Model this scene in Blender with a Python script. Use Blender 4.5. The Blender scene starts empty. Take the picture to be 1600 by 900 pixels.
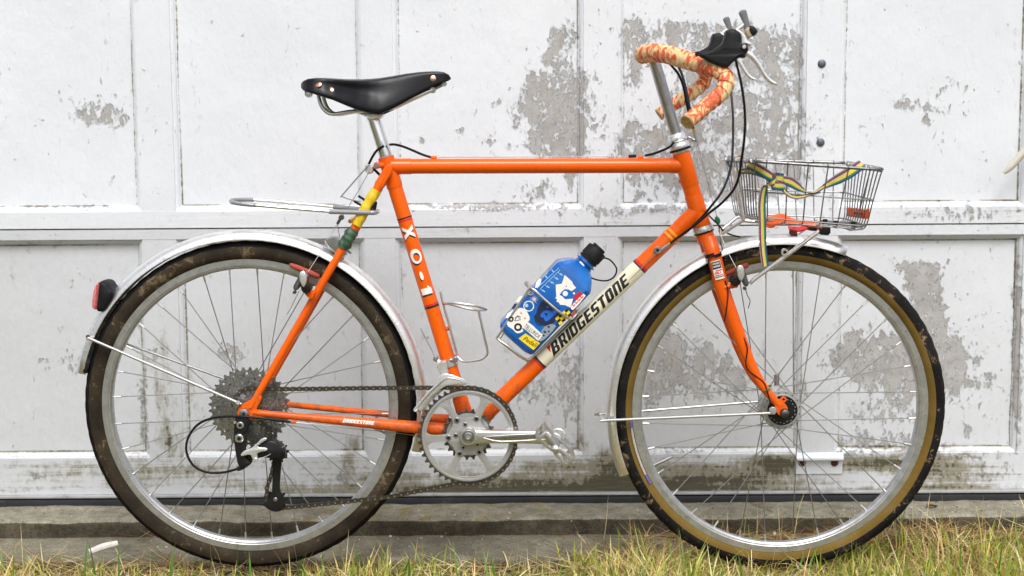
import bpy, bmesh, math, random
import numpy as np
from mathutils import Vector, Matrix
from mathutils.geometry import tessellate_polygon

R = math.radians
scene = bpy.context.scene
COL = scene.collection
random.seed(7)
rng = np.random.default_rng(7)

# ------------------------------------------------------------------ camera
F_PX, D, H = 2256.0, 2.756, 0.876
PITCH, ROLL = R(6.6), R(-0.35)
CAM = Vector((0.0, -D, H))
_fw = Vector((0, math.cos(PITCH), -math.sin(PITCH)))
_up0 = Vector((0, math.sin(PITCH), math.cos(PITCH)))
_rt = Vector((1, 0, 0)) * math.cos(ROLL) + _up0 * math.sin(ROLL)
_up = _up0 * math.cos(ROLL) - Vector((1, 0, 0)) * math.sin(ROLL)
cam_data = bpy.data.cameras.new('camera')
cam = bpy.data.objects.new('camera', cam_data)
COL.objects.link(cam)
m = Matrix((( _rt.x, _up.x, -_fw.x, CAM.x), (_rt.y, _up.y, -_fw.y, CAM.y), (_rt.z, _up.z, -_fw.z, CAM.z), (0, 0, 0, 1)))
cam.matrix_world = m
cam_data.sensor_width = 36.0
cam_data.lens = 36.0 * F_PX / 1600.0
cam_data.clip_start = 0.05
cam_data.clip_end = 500.0
cam_data.dof.use_dof = True
cam_data.dof.focus_distance = 2.80
cam_data.dof.aperture_fstop = 3.4
scene.camera = cam

# ------------------------------------------------------------------ light
SUN_EL, SUN_AZ = R(56), R(9)          # azimuth from -Y (camera side) towards +X
world = bpy.data.worlds.new('World')
scene.world = world
world.use_nodes = True
wn = world.node_tree
wn.nodes.clear()
sky = wn.nodes.new('ShaderNodeTexSky')
sky.sky_type = 'NISHITA'
sky.sun_disc = False
sky.sun_elevation = SUN_EL
sky.sun_rotation = math.pi - SUN_AZ
sky.air_density = 1.0
sky.dust_density = 6.0
sky.ozone_density = 1.0
hs = wn.nodes.new('ShaderNodeHueSaturation')
hs.inputs['Saturation'].default_value = 0.42
bg = wn.nodes.new('ShaderNodeBackground')
bg.inputs['Strength'].default_value = 0.125
wo = wn.nodes.new('ShaderNodeOutputWorld')
wn.links.new(sky.outputs[0], hs.inputs['Color'])
wn.links.new(hs.outputs[0], bg.inputs['Color'])
wn.links.new(bg.outputs[0], wo.inputs['Surface'])
sd = bpy.data.lights.new('sun', 'SUN')
sd.energy = 1.3
sd.angle = R(24)
sd.color = (1.0, 0.995, 0.985)
sun = bpy.data.objects.new('sun', sd)
COL.objects.link(sun)
sdir = Vector((math.sin(SUN_AZ) * math.cos(SUN_EL), -math.cos(SUN_AZ) * math.cos(SUN_EL), math.sin(SUN_EL)))
sun.rotation_euler = (-sdir).to_track_quat('-Z', 'Y').to_euler()
sun.location = sdir * 8
scene.view_settings.view_transform = 'Standard'
scene.view_settings.look = 'None'
scene.view_settings.gamma = 1.0
scene.view_settings.use_curve_mapping = False
scene.view_settings.exposure = 0.43

# ------------------------------------------------------------------ photo geometry helpers
def ray(px, py):
    u, v = (px - 800.0) / F_PX, (py - 450.0) / F_PX
    return _fw + _rt * u - _up * v
def V(px, py, Y=0.0):
    """point of the place seen at photo position (px, py) in the vertical plane y = Y"""
    d = ray(px, py)
    return CAM + d * ((Y + D) / d.y)
def VZ(px, py, z=0.0):
    d = ray(px, py)
    return CAM + d * ((z - H) / d.z)
def proj(x, y, z):
    """numpy: place -> photo pixel"""
    rx, ry, rz = x - CAM.x, y - CAM.y, z - CAM.z
    dp = rx * _fw.x + ry * _fw.y + rz * _fw.z
    u = (rx * _rt.x + ry * _rt.y + rz * _rt.z) / dp
    v = (rx * _up.x + ry * _up.y + rz * _up.z) / dp
    return 800 + u * F_PX, 450 - v * F_PX
MM = 0.001
PXM = 1.2415e-3                       # metres per photo pixel at the wheels' plane

# ------------------------------------------------------------------ object helpers
WLOC = {}
def finish(o, parent, wloc):
    COL.objects.link(o)
    WLOC[o.name] = Vector(wloc)
    if parent is not None:
        o.parent = parent
        o.location = Vector(wloc) - WLOC[parent.name]
    else:
        o.location = wloc
    return o
def empty(name, loc, parent=None):
    o = bpy.data.objects.new(name, None)
    o.empty_display_size = 0.05
    return finish(o, parent, loc)
def tag(o, label=None, cat=None, group=None, kind=None):
    if label: o['label'] = label
    if cat: o['category'] = cat
    if group: o['group'] = group
    if kind: o['kind'] = kind
    return o
def inst(name, mesh, parent, mat4):
    """object that shares a mesh, placed with a world matrix (parents are never rotated)"""
    o = bpy.data.objects.new(name, mesh)
    COL.objects.link(o)
    o.parent = parent
    pm = WLOC[parent.name]
    mm = mat4.copy()
    mm.translation = mat4.translation - pm
    o.matrix_basis = mm
    WLOC[o.name] = mat4.translation.copy()
    return o

def catmull(pts, n=6, closed=False):
    pts = [Vector(p) for p in pts]
    L = len(pts)
    if L < 3: return pts
    out = []
    rngi = range(L if closed else L - 1)
    for i in rngi:
        p1, p2 = pts[i], pts[(i + 1) % L]
        p0 = pts[i - 1] if (closed or i > 0) else p1 * 2 - p2
        p3 = pts[(i + 2) % L] if (closed or i + 2 < L) else p2 * 2 - p1
        for k in range(n):
            t = k / n
            out.append(0.5 * ((2 * p1) + (p2 - p0) * t + (2 * p0 - 5 * p1 + 4 * p2 - p3) * t * t + (3 * p1 - p0 - 3 * p2 + p3) * t ** 3))
    if not closed: out.append(pts[-1])
    return out
def lerp_list(vals, n):
    """resample a list of radii to n values"""
    if not hasattr(vals, '__len__'): return [vals] * n
    m_ = len(vals) - 1
    out = []
    for i in range(n):
        t = i / (n - 1) * m_
        k = min(int(t), m_ - 1)
        out.append(vals[k] + (vals[k + 1] - vals[k]) * (t - k))
    return out

class MB:
    def __init__(self): self.v, self.f, self.mi = [], [], []
    def add(self, vs, fs, mi=0):
        b = len(self.v)
        self.v += [tuple(p) for p in vs]
        for f in fs:
            self.f.append(tuple(b + i for i in f)); self.mi.append(mi)
        return self
    def tube(self, pts, r, seg=10, closed=False, cap=True, mi=0, sm=0, flat=1.0, flatdir=None, rfun=None, twist=0.0):
        if sm: 
            pts = catmull(pts, sm, closed)
        pts = [Vector(p) for p in pts]
        n = len(pts)
        rs = lerp_list(r, n)
        tang = []
        for i in range(n):
            a = pts[i - 1] if (i > 0 or closed) else pts[i]
            b = pts[(i + 1) % n] if (i < n - 1 or closed) else pts[i]
            t = (b - a)
            tang.append(t.normalized() if t.length > 1e-9 else Vector((0, 0, 1)))
        ref = Vector(flatdir) if flatdir is not None else (Vector((0, 1, 0)) if abs(tang[0].y) < 0.9 else Vector((1, 0, 0)))
        nrm = (ref - tang[0] * ref.dot(tang[0])).normalized()
        vs, fs = [], []
        s = 0.0
        for i in range(n):
            t = tang[i]
            base = ref if flatdir is not None else nrm
            nr = base - t * base.dot(t)
            nrm = nr.normalized() if nr.length > 1e-6 else nrm
            bn = t.cross(nrm)
            if i: s += (pts[i] - pts[i - 1]).length
            for k in range(seg):
                a = 2 * math.pi * k / seg + twist
                rr = rs[i] * (rfun(s, a) if rfun else 1.0)
                vs.append(pts[i] + nrm * (math.cos(a) * rr * flat) + bn * (math.sin(a) * rr))
        rings = n if closed else n - 1
        for i in range(rings):
            j = (i + 1) % n
            for k in range(seg):
                k2 = (k + 1) % seg
                fs.append((i * seg + k, i * seg + k2, j * seg + k2, j * seg + k))
        if cap and not closed:
            fs.append(tuple(reversed(range(seg))))
            fs.append(tuple((n - 1) * seg + k for k in range(seg)))
        return self.add(vs, fs, mi)
    def rod(self, a, b, r, seg=12, mi=0, cap=True):
        return self.tube([a, b], r, seg, mi=mi, cap=cap)
    def lathe(self, c, axis, prof, seg=32, closed=False, mi=0, mis=None, a0=0.0, a1=2 * math.pi, ref=None, rfun=None):
        """prof: (along axis, radius)"""
        ax = Vector(axis).normalized()
        rf = Vector(ref) if ref is not None else (Vector((1, 0, 0)) if abs(ax.x) < 0.9 else Vector((0, 0, 1)))
        e1 = (rf - ax * rf.dot(ax)).normalized()
        e2 = ax.cross(e1)
        full = abs(a1 - a0 - 2 * math.pi) < 1e-6
        ns = seg if full else seg + 1
        c = Vector(c)
        vs, n = [], len(prof)
        for s in range(ns):
            a = a0 + (a1 - a0) * s / seg
            d = e1 * math.cos(a) + e2 * math.sin(a)
            for j, (h, r) in enumerate(prof):
                rr = r + (rfun(s, j) if rfun else 0.0)
                vs.append(c + ax * h + d * rr)
        b = len(self.v)
        self.v += [tuple(p) for p in vs]
        for s in range(seg):
            s2 = (s + 1) % ns
            for j in range(n if closed else n - 1):
                j2 = (j + 1) % n
                self.f.append((b + s * n + j, b + s * n + j2, b + s2 * n + j2, b + s2 * n + j))
                self.mi.append(mis[j] if mis else mi)
        return self
    def disc(self, c, axis, r, h, seg=20, mi=0, bev=0.0):
        p = [(0, 0.0), (0, r - bev), (bev, r), (h - bev, r), (h, r - bev), (h, 0.0)] if bev else [(0, 0.0), (0, r), (h, r), (h, 0.0)]
        return self.lathe(c, axis, p, seg, mi=mi)
    def plate(self, loops, O, ex, ey, ez, t, mi=0):
        O, ex, ey, ez = Vector(O), Vector(ex), Vector(ey), Vector(ez)
        flat = [p for L in loops for p in L]
        tris = tessellate_polygon([[Vector((p[0], p[1], 0)) for p in L] for L in loops])
        n = len(flat)
        vs = [O + ex * p[0] + ey * p[1] for p in flat]
        fs = [tuple(tr) for tr in tris]
        if t:
            vs += [O + ex * p[0] + ey * p[1] + ez * t for p in flat]
            fs += [tuple(n + i for i in reversed(tr)) for tr in tris]
            b = 0
            for L in loops:
                k = len(L)
                for i in range(k):
                    j = (i + 1) % k
                    fs.append((b + i, b + j, n + b + j, n + b + i))
                b += k
        return self.add(vs, fs, mi)
    def pplate(self, pxl, Y, t, mi=0, sm=0):
        """plate whose outline is measured in the photograph, front at y=Y, thickness t away from the camera"""
        P = [V(x, y, Y) for x, y in pxl]
        if sm: P = catmull(P, sm, True)
        L = [(p.x, p.z) for p in P]
        return self.plate([L], (0, Y, 0), (1, 0, 0), (0, 0, 1), (0, 1, 0), t, mi)
    def pillow(self, pxl, Y, w, e, sm=4, mi=0, wfun=None, rings=((1.0, .95), (.93, .5), (.78, .16), (.5, .02), (0, 0))):
        """rounded solid: side outline from the photograph, half thickness w (along y), edge radius e"""
        P = [V(x, y, Y) for x, y in pxl]
        if sm: P = catmull(P, sm, True)
        Q = [Vector((p.x, p.z)) for p in P]
        n = len(Q)
        area = sum(Q[i].x * Q[(i + 1) % n].y - Q[(i + 1) % n].x * Q[i].y for i in range(n))
        sg = 1 if area > 0 else -1
        N = []
        for i in range(n):
            t = (Q[(i + 1) % n] - Q[i - 1])
            t = t.normalized() if t.length > 1e-9 else Vector((1, 0))
            N.append(Vector((-t.y, t.x)) * sg)
        lay = [(-yy, ins) for yy, ins in rings] + [(yy, ins) for yy, ins in reversed(rings[:-1])]
        vs, fs = [], []
        for yy, ins in lay:
            for i in range(n):
                q = Q[i] + N[i] * (ins * e)
                vs.append((q.x, Y + yy * w * (wfun(q.x) if wfun else 1.0), q.y))
        for l in range(len(lay) - 1):
            for i in range(n):
                j = (i + 1) % n
                fs.append((l * n + i, l * n + j, (l + 1) * n + j, (l + 1) * n + i))
        for l in (0, len(lay) - 1):
            tr = tessellate_polygon([[Vector((vs[l * n + i][0], vs[l * n + i][2], 0)) for i in range(n)]])
            fs += [tuple(l * n + i for i in t) for t in tr]
        return self.add(vs, fs, mi)
    def box(self, c, sx, sy, sz, rot=None, mi=0):
        vs = []
        for x in (-.5, .5):
            for y in (-.5, .5):
                for z in (-.5, .5):
                    p = Vector((x * sx, y * sy, z * sz))
                    if rot is not None: p = rot @ p
                    vs.append(Vector(c) + p)
        return self.add(vs, [(0, 1, 3, 2), (4, 6, 7, 5), (0, 4, 5, 1), (2, 3, 7, 6), (0, 2, 6, 4), (1, 5, 7, 3)], mi)
    def mesh(self, name, mats, origin=None, sharp=38, bevel=0.0):
        me = bpy.data.meshes.new(name)
        o = Vector(origin) if origin is not None else Vector((0, 0, 0))
        me.from_pydata([tuple(Vector(p) - o) for p in self.v], [], self.f)
        for mt in (mats if isinstance(mats, (list, tuple)) else [mats]): me.materials.append(mt)
        if any(self.mi): me.polygons.foreach_set('material_index', self.mi)
        bm = bmesh.new(); bm.from_mesh(me)
        bmesh.ops.remove_doubles(bm, verts=bm.verts, dist=1e-6)
        bmesh.ops.recalc_face_normals(bm, faces=bm.faces)
        if bevel:
            es = [e for e in bm.edges if len(e.link_faces) == 2 and e.calc_face_angle(0) > 0.5]
            bmesh.ops.bevel(bm, geom=es, offset=bevel, segments=2, profile=0.6, affect='EDGES', clamp_overlap=True)
        bm.to_mesh(me); bm.free()
        me.shade_smooth()
        if sharp: me.set_sharp_from_angle(angle=R(sharp))
        me.update()
        return me
    def build(self, name, mats, parent=None, sharp=38, bevel=0.0, origin=None):
        a = np.array(self.v)
        c = Vector((a.min(0) + a.max(0)) / 2) if origin is None else Vector(origin)
        me = self.mesh(name, mats, c, sharp, bevel)
        return finish(bpy.data.objects.new(name, me), parent, c)

# ------------------------------------------------------------------ materials
def newmat(name):
    mt = bpy.data.materials.new(name)
    mt.use_nodes = True
    nt = mt.node_tree
    return mt, nt, nt.nodes['Principled BSDF'], nt.nodes, nt.links
def nd(N, t, **kw):
    n = N.new(t)
    for k, v in kw.items():
        if k in ('operation', 'blend_type', 'data_type', 'feature', 'attribute_name', 'noise_dimensions', 'interpolation_type', 'wave_type', 'bands_direction', 'distance', 'use_clamp', 'clamp_factor', 'mode'): setattr(n, k, v)
        else: n.inputs[k].default_value = v
    return n
def coords(N, L, scale=(1, 1, 1), kind='Object'):
    tc = N.new('ShaderNodeTexCoord'); mp = N.new('ShaderNodeMapping')
    mp.inputs['Scale'].default_value = scale
    L.new(tc.outputs[kind], mp.inputs['Vector'])
    return mp.outputs[0]
def ramp(N, L, src, stops):
    r = N.new('ShaderNodeValToRGB')
    el = r.color_ramp.elements
    while len(el) < len(stops): el.new(0.5)
    for e, (p, c) in zip(el, stops):
        e.position = p; e.color = (*c, 1) if len(c) == 3 else c
    L.new(src, r.inputs[0])
    return r.outputs[0]
def mixc(N, L, fac, a, b, mode='MIX'):
    n = N.new('ShaderNodeMix'); n.data_type = 'RGBA'; n.blend_type = mode
    for sock, val in ((n.inputs[0], fac), (n.inputs[6], a), (n.inputs[7], b)):
        if hasattr(val, 'links') or hasattr(val, 'is_linked'): L.new(val, sock)
        elif isinstance(val, (tuple, list)): sock.default_value = (*val, 1) if len(val) == 3 else val
        else: sock.default_value = val
    return n.outputs[2]
def mth(N, L, op, a, b=None, c=None, clamp=False):
    n = N.new('ShaderNodeMath'); n.operation = op; n.use_clamp = clamp
    for i, val in enumerate((a, b, c)):
        if val is None: continue
        if hasattr(val, 'is_linked'): L.new(val, n.inputs[i])
        else: n.inputs[i].default_value = val
    return n.outputs[0]
def noise(N, L, vec, scale, detail=4, rough=.55, dist=0.0):
    n = nd(N, 'ShaderNodeTexNoise', Scale=scale, Detail=detail, Roughness=rough, Distortion=dist)
    L.new(vec, n.inputs['Vector'])
    return n.outputs['Fac']
def smooth(N, L, src, lo, hi):
    n = N.new('ShaderNodeMapRange'); n.interpolation_type = 'SMOOTHSTEP'
    n.inputs['From Min'].default_value = lo; n.inputs['From Max'].default_value = hi
    L.new(src, n.inputs['Value'])
    return n.outputs[0]
def bump(N, L, bs, h, strength=.3, dist=.001, chain=None):
    b = nd(N, 'ShaderNodeBump', Strength=strength, Distance=dist)
    L.new(h, b.inputs['Height'])
    if chain is not None: L.new(chain, b.inputs['Normal'])
    if bs is not None: L.new(b.outputs[0], bs.inputs['Normal'])
    return b.outputs[0]

def simple(name, col, rough=.5, metal=0.0, coat=0.0, var=.12, scale=60, bmp=0.0, bscale=300, dirt=None, dirtamt=.0, spec=None, kind='Object'):
    """base colour with small wear variation, optional dirt and fine relief"""
    mt, nt, bs, N, L = newmat(name)
    co = coords(N, L, kind=kind)
    f = noise(N, L, co, scale, 5, .6)
    c = ramp(N, L, f, [(.3, tuple(x * (1 - var) for x in col)), (.7, tuple(min(1, x * (1 + var)) for x in col))])
    if dirt:
        f2 = noise(N, L, co, scale * .45, 7, .65)
        c = mixc(N, L, smooth(N, L, f2, .62 - dirtamt, .78 - dirtamt * .6), c, dirt)
    L.new(c, bs.inputs['Base Color'])
    rr = noise(N, L, co, scale * 1.7, 3)
    mr = N.new('ShaderNodeMapRange'); mr.inputs['To Min'].default_value = max(.02, rough - .08); mr.inputs['To Max'].default_value = min(1, rough + .1)
    L.new(rr, mr.inputs['Value']); L.new(mr.outputs[0], bs.inputs['Roughness'])
    bs.inputs['Metallic'].default_value = metal
    if coat:
        bs.inputs['Coat Weight'].default_value = coat; bs.inputs['Coat Roughness'].default_value = .08
    if spec is not None: bs.inputs['Specular IOR Level'].default_value = spec
    if bmp:
        bump(N, L, bs, noise(N, L, co, bscale, 4), bmp, .001)
    return mt

M = {}
# door paint: peel and grime come as mesh attributes (where the paint has really gone), the ragged edge is noise
def paint_mat(name, lower=False, wood=False):
    mt, nt, bs, N, L = newmat(name)
    tc = N.new('ShaderNodeNewGeometry')
    co = tc.outputs['Position']
    pa = nd(N, 'ShaderNodeAttribute', attribute_name='peel').outputs['Fac']
    ga = nd(N, 'ShaderNodeAttribute', attribute_name='grime').outputs['Fac']
    mp = N.new('ShaderNodeMapping'); mp.inputs['Scale'].default_value = (1.0, 1.0, .62)
    L.new(co, mp.inputs['Vector'])
    n1 = noise(N, L, mp.outputs[0], 34, 9, .68, .6)
    n2 = noise(N, L, mp.outputs[0], 120, 6, .65, .3)
    fa_ = nd(N, 'ShaderNodeAttribute', attribute_name='fleck').outputs['Fac']
    nn = mth(N, L, 'ADD', mth(N, L, 'MULTIPLY', mth(N, L, 'SUBTRACT', n1, .5), 1.9), mth(N, L, 'MULTIPLY', mth(N, L, 'SUBTRACT', n2, .5), 1.5))
    pk = mth(N, L, 'ADD', pa, nn)
    mpf = N.new('ShaderNodeMapping'); mpf.inputs['Scale'].default_value = (1.0, 1.0, .58); mpf.inputs['Location'].default_value = (3.1, 0, 1.7)
    L.new(co, mpf.inputs['Vector'])
    n3 = noise(N, L, mpf.outputs[0], 95, 5, .6, .2)
    fk = mth(N, L, 'ADD', fa_, mth(N, L, 'ADD', mth(N, L, 'MULTIPLY', mth(N, L, 'SUBTRACT', n3, .53), 2.0), mth(N, L, 'MULTIPLY', mth(N, L, 'SUBTRACT', n2, .5), .5)))
    pk = mth(N, L, 'MAXIMUM', pk, fk)
    peel = smooth(N, L, pk, .485, .565)
    lip = smooth(N, L, pk, .36, .50)
    # bare board
    b1 = noise(N, L, co, 26, 7, .6)
    bare = ramp(N, L, b1, [(.25, (.31, .305, .30)), (.5, (.41, .405, .40)), (.75, (.50, .495, .49))])
    bare = mixc(N, L, smooth(N, L, noise(N, L, co, 300, 3), .5, .75), bare, (.25, .245, .235))
    rust = mixc(N, L, smooth(N, L, noise(N, L, co, 21, 6, .65), .52, .78), bare, (.36, .325, .28))
    # paint
    w1 = noise(N, L, co, 5.0, 6, .6)
    pw = ramp(N, L, w1, [(.3, (.705, .738, .785)), (.7, (.76, .792, .84))])
    fine = noise(N, L, mp.outputs[0], 75, 9, .75)
    pw = mixc(N, L, smooth(N, L, fine, .55, .85), pw, (.64, .64, .64))
    pw = mixc(N, L, mth(N, L, 'MULTIPLY', smooth(N, L, noise(N, L, mpf.outputs[0], 210, 6, .7), .64, .76), .40), pw, (.45, .44, .42))
    fm = nd(N, 'ShaderNodeAttribute', attribute_name='grey_tone').outputs['Fac']
    pw = mixc(N, L, mth(N, L, 'MULTIPLY', fm, mth(N, L, 'ADD', .72, mth(N, L, 'MULTIPLY', fine, .5))), pw, (.445, .46, .47))  # greys the paint by attribute, mostly below the section joint
    # grey dust and streaks where the attribute says so
    st = N.new('ShaderNodeMapping'); st.inputs['Scale'].default_value = (26, 26, 2.2) if not wood else (5, 26, 120)
    L.new(co, st.inputs['Vector'])
    stn = noise(N, L, st.outputs[0], 1.0, 6, .65)
    dirtn = mth(N, L, 'ADD', mth(N, L, 'ADD', mth(N, L, 'MULTIPLY', stn, 1.3), mth(N, L, 'MULTIPLY', n1, .9)), mth(N, L, 'SUBTRACT', mth(N, L, 'MULTIPLY', n2, .9), .8))
    g1 = smooth(N, L, mth(N, L, 'ADD', ga, mth(N, L, 'SUBTRACT', dirtn, .75)), .20, .72)
    pw = mixc(N, L, mth(N, L, 'MULTIPLY', g1, .92), pw, (.235, .215, .155))
    g2 = smooth(N, L, mth(N, L, 'ADD', ga, mth(N, L, 'ADD', mth(N, L, 'MULTIPLY', mth(N, L, 'SUBTRACT', stn, .5), 2.2), mth(N, L, 'MULTIPLY', mth(N, L, 'SUBTRACT', n2, .5), 2.2))), .82, 1.12)
    pw = mixc(N, L, g2, pw, (.075, .068, .048))
    lichen = mth(N, L, 'MULTIPLY', g1, smooth(N, L, noise(N, L, st.outputs[0], 2.6, 6, .7), .45, .75))
    pw = mixc(N, L, mth(N, L, 'MULTIPLY', lichen, .55), pw, (.20, .20, .085))
    # small chips scattered over the whole door
    vo = nd(N, 'ShaderNodeTexVoronoi', Scale=42.0, Randomness=1.0); L.new(mp.outputs[0], vo.inputs['Vector'])
    chip = mth(N, L, 'MULTIPLY', smooth(N, L, mth(N, L, 'ADD', vo.outputs['Distance'], mth(N, L, 'MULTIPLY', mth(N, L, 'SUBTRACT', n2, .5), .5)), .115, .095),
               smooth(N, L, mth(N, L, 'ADD', noise(N, L, co, 6, 2), mth(N, L, 'MULTIPLY', pa, .35)), .62, .68))
    allp = mth(N, L, 'MAXIMUM', peel, chip)
    ps = mixc(N, L, mth(N, L, 'MULTIPLY', lip, .0), pw, (.9, .9, .9))
    L.new(mixc(N, L, allp, ps, rust), bs.inputs['Base Color'])
    rg = mixc(N, L, allp, (.5, .5, .5), (.95, .95, .95))
    L.new(rg, bs.inputs['Roughness'])
    bs.inputs['Specular IOR Level'].default_value = .35
    hgt = mth(N, L, 'ADD', mth(N, L, 'MULTIPLY', lip, .5), mth(N, L, 'MULTIPLY', allp, -1.3))
    b0 = bump(N, L, None, hgt, .9, .0016)
    crk = noise(N, L, mp.outputs[0], 85, 9, .72)
    b2 = bump(N, L, None, crk, .50, .0026, b0)
    b3 = bump(N, L, None, noise(N, L, co, 4.5, 3), .25, .006, b2)
    if wood:
        b3 = bump(N, L, None, stn, .35, .0015, b3)
    L.new(b3, bs.inputs['Normal'])
    return mt
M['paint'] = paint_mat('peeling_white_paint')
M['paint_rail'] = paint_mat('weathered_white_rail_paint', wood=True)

def orange_mat(name):
    mt, nt, bs, N, L = newmat(name)
    g = N.new('ShaderNodeNewGeometry'); co = g.outputs['Position']
    sx = N.new('ShaderNodeSeparateXYZ'); L.new(co, sx.inputs[0])
    base = ramp(N, L, noise(N, L, co, 9, 4), [(.3, (.78, .102, .002)), (.7, (.84, .124, .003))])
    muck = smooth(N, L, mth(N, L, 'MULTIPLY', sx.outputs['Z'], -1.0), -.46, -.25)      # road dirt thrown up on the low tubes
    n = noise(N, L, co, 70, 8, .7)
    n2 = noise(N, L, co, 240, 6, .7)
    k1 = mth(N, L, 'ADD', n, mth(N, L, 'MULTIPLY', muck, .19))
    k2 = mth(N, L, 'ADD', n2, mth(N, L, 'MULTIPLY', muck, .13))
    c = mixc(N, L, mth(N, L, 'MULTIPLY', smooth(N, L, k1, .55, .76), .72), base, (.33, .085, .032))
    c = mixc(N, L, mth(N, L, 'MULTIPLY', smooth(N, L, k2, .70, .78), .8), c, (.30, .22, .15))
    L.new(c, bs.inputs['Base Color'])
    L.new(ramp(N, L, muck, [(0, (.28,) * 3), (1, (.46,) * 3)]), bs.inputs['Roughness'])
    L.new(mth(N, L, 'SUBTRACT', .22, mth(N, L, 'MULTIPLY', muck, .18)), bs.inputs['Coat Weight'])
    bs.inputs['Specular IOR Level'].default_value = .22
    bs.inputs['Coat Roughness'].default_value = .10
    bump(N, L, bs, noise(N, L, co, 60, 4), .06, .001)
    return mt
M['orange'] = orange_mat('orange_frame_paint')
M['cream'] = simple('cream_decal', (.78, .73, .56), .35, coat=.4, var=.05, dirt=(.45, .38, .25), dirtamt=-.03)
M['white_print'] = simple('white_print', (.82, .80, .76), .45, var=.03)
M['black_print'] = simple('black_print', (.012, .012, .016), .35, var=.05)
M['red_print'] = simple('red_print', (.60, .012, .02), .4, var=.05)
M['gold_print'] = simple('gold_print', (.85, .32, .01), .4, var=.05)
M['yellow_print'] = simple('yellow_print', (.83, .62, .02), .4, var=.04)
M['sky_print'] = simple('pale_blue_print', (.32, .60, .82), .4, var=.06)
M['navy_print'] = simple('navy_print', (.012, .018, .06), .4, var=.06)
M['blue_print'] = simple('bright_blue_print', (.012, .14, .62), .35, var=.06)
M['grey_print'] = simple('grey_print', (.25, .30, .36), .4, var=.06)
M['chrome'] = simple('polished_alloy', (.82, .82, .83), .22, 1.0, var=.03, scale=40, dirt=(.55, .54, .52), dirtamt=-.12)
M['alloy'] = simple('satin_alloy', (.74, .74, .74), .34, 1.0, var=.07, scale=60, dirt=(.40, .38, .34), dirtamt=.0, bmp=.05)
M['silver'] = simple('bright_silver', (.78, .78, .79), .26, .72, var=.02, scale=30)
M['hood'] = simple('black_hood_rubber', (.012, .012, .0145), .52, var=.25, scale=50, bmp=.15, bscale=500, dirt=(.028, .027, .027), dirtamt=.0, spec=.26)
M['alloy_white'] = simple('bright_brushed_alloy', (.43, .43, .425), .36, .5, var=.05, scale=80, dirt=(.45, .42, .36), dirtamt=-.02)
M['steel'] = simple('grey_steel', (.42, .42, .43), .33, 1.0, var=.15, scale=70, dirt=(.20, .18, .15), dirtamt=-.02)
M['spoke'] = simple('spoke_steel', (.36, .36, .36), .36, 1.0, var=.15)
M['wire'] = simple('galvanised_wire', (.27, .27, .275), .40, 1.0, var=.25, scale=120, dirt=(.11, .095, .085), dirtamt=.03)
M['dark_steel'] = simple('oily_dark_steel', (.15, .145, .14), .40, 1.0, var=.35, scale=160, dirt=(.05, .045, .04), dirtamt=.06, bmp=.2)
M['cog'] = simple('greasy_grey_sprocket_steel', (.36, .36, .365), .34, 1.0, var=.45, scale=260, dirt=(.045, .044, .043), dirtamt=.05, bmp=.4)
M['pedal'] = simple('dull_pedal_alloy', (.50, .49, .47), .38, .9, var=.15, scale=120, dirt=(.20, .18, .15), dirtamt=.03)
M['chain'] = simple('dirty_chain_steel', (.11, .095, .075), .42, .9, var=.4, scale=220, dirt=(.05, .042, .035), dirtamt=.06, bmp=.2)
M['copper'] = simple('copper_rivet', (.86, .50, .34), .28, 1.0, var=.06)
M['black_rubber'] = simple('black_rubber', (.009, .009, .011), .55, var=.3, scale=40, bmp=.12, bscale=260, dirt=(.03, .028, .026), dirtamt=-.04, spec=.22)
M['housing'] = simple('black_cable_housing', (.008, .008, .011), .42, var=.1, spec=.22)
M['black_alloy'] = simple('black_anodised_alloy', (.012, .012, .013), .36, .1, var=.3, scale=90, dirt=(.07, .062, .052), dirtamt=-.02, spec=.3)
M['leather'] = simple('black_saddle_leather', (.0075, .0075, .0105), .36, var=.3, scale=26, bmp=.10, bscale=420, dirt=(.024, .023, .024), dirtamt=-.02, spec=.27)
M['tan'] = simple('tan_tyre_wall', (.28, .165, .045), .72, var=.18, scale=30, dirt=(.13, .085, .04), dirtamt=.05)
M['cork'] = simple('cork_plug', (.42, .26, .10), .7, var=.2, scale=200, bmp=.3)
M['yellow_tape'] = simple('yellow_vinyl_tape', (.72, .50, .015), .42, var=.06, scale=40, bmp=.12, bscale=60, dirt=(.45, .30, .05), dirtamt=-.05)
M['green_tape'] = simple('dark_green_tape', (.035, .085, .045), .5, var=.25, scale=50, bmp=.3, bscale=80)
M['grey_vinyl'] = simple('grey_vinyl_sleeve', (.26, .27, .28), .5, var=.08)
M['blue_bottle'] = None
M['lens'] = None
M['orange_cloth'] = simple('orange_webbing', (.92, .13, .02), .7, var=.1, scale=120, bmp=.25, bscale=500)
M['seal'] = simple('black_door_seal', (.018, .019, .023), .5, var=.3, scale=25, dirt=(.14, .13, .115), dirtamt=-.02, bmp=.1)
M['seal_strip'] = simple('galvanised_strip', (.46, .47, .48), .5, .4, var=.15, scale=30, dirt=(.16, .14, .11), dirtamt=.02)
M['bolt'] = simple('zinc_bolt', (.13, .14, .17), .5, .6, var=.15)
M['rust'] = simple('rusty_screw', (.07, .015, .008), .8, var=.4, scale=200)
M['cream_plastic'] = simple('cream_enamel', (.56, .53, .46), .35, var=.05)
M['brown_leaf'] = simple('dry_brown_leaf', (.16, .075, .03), .75, var=.35, scale=120)
M['twig'] = simple('dry_twig', (.22, .14, .07), .8, var=.35, scale=120)
M['pale_stick'] = simple('bleached_stick', (.55, .53, .49), .7, var=.15, scale=90)
M['label_grey'] = simple('grey_shift_lever', (.14, .15, .16), .5, var=.1)
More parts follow.
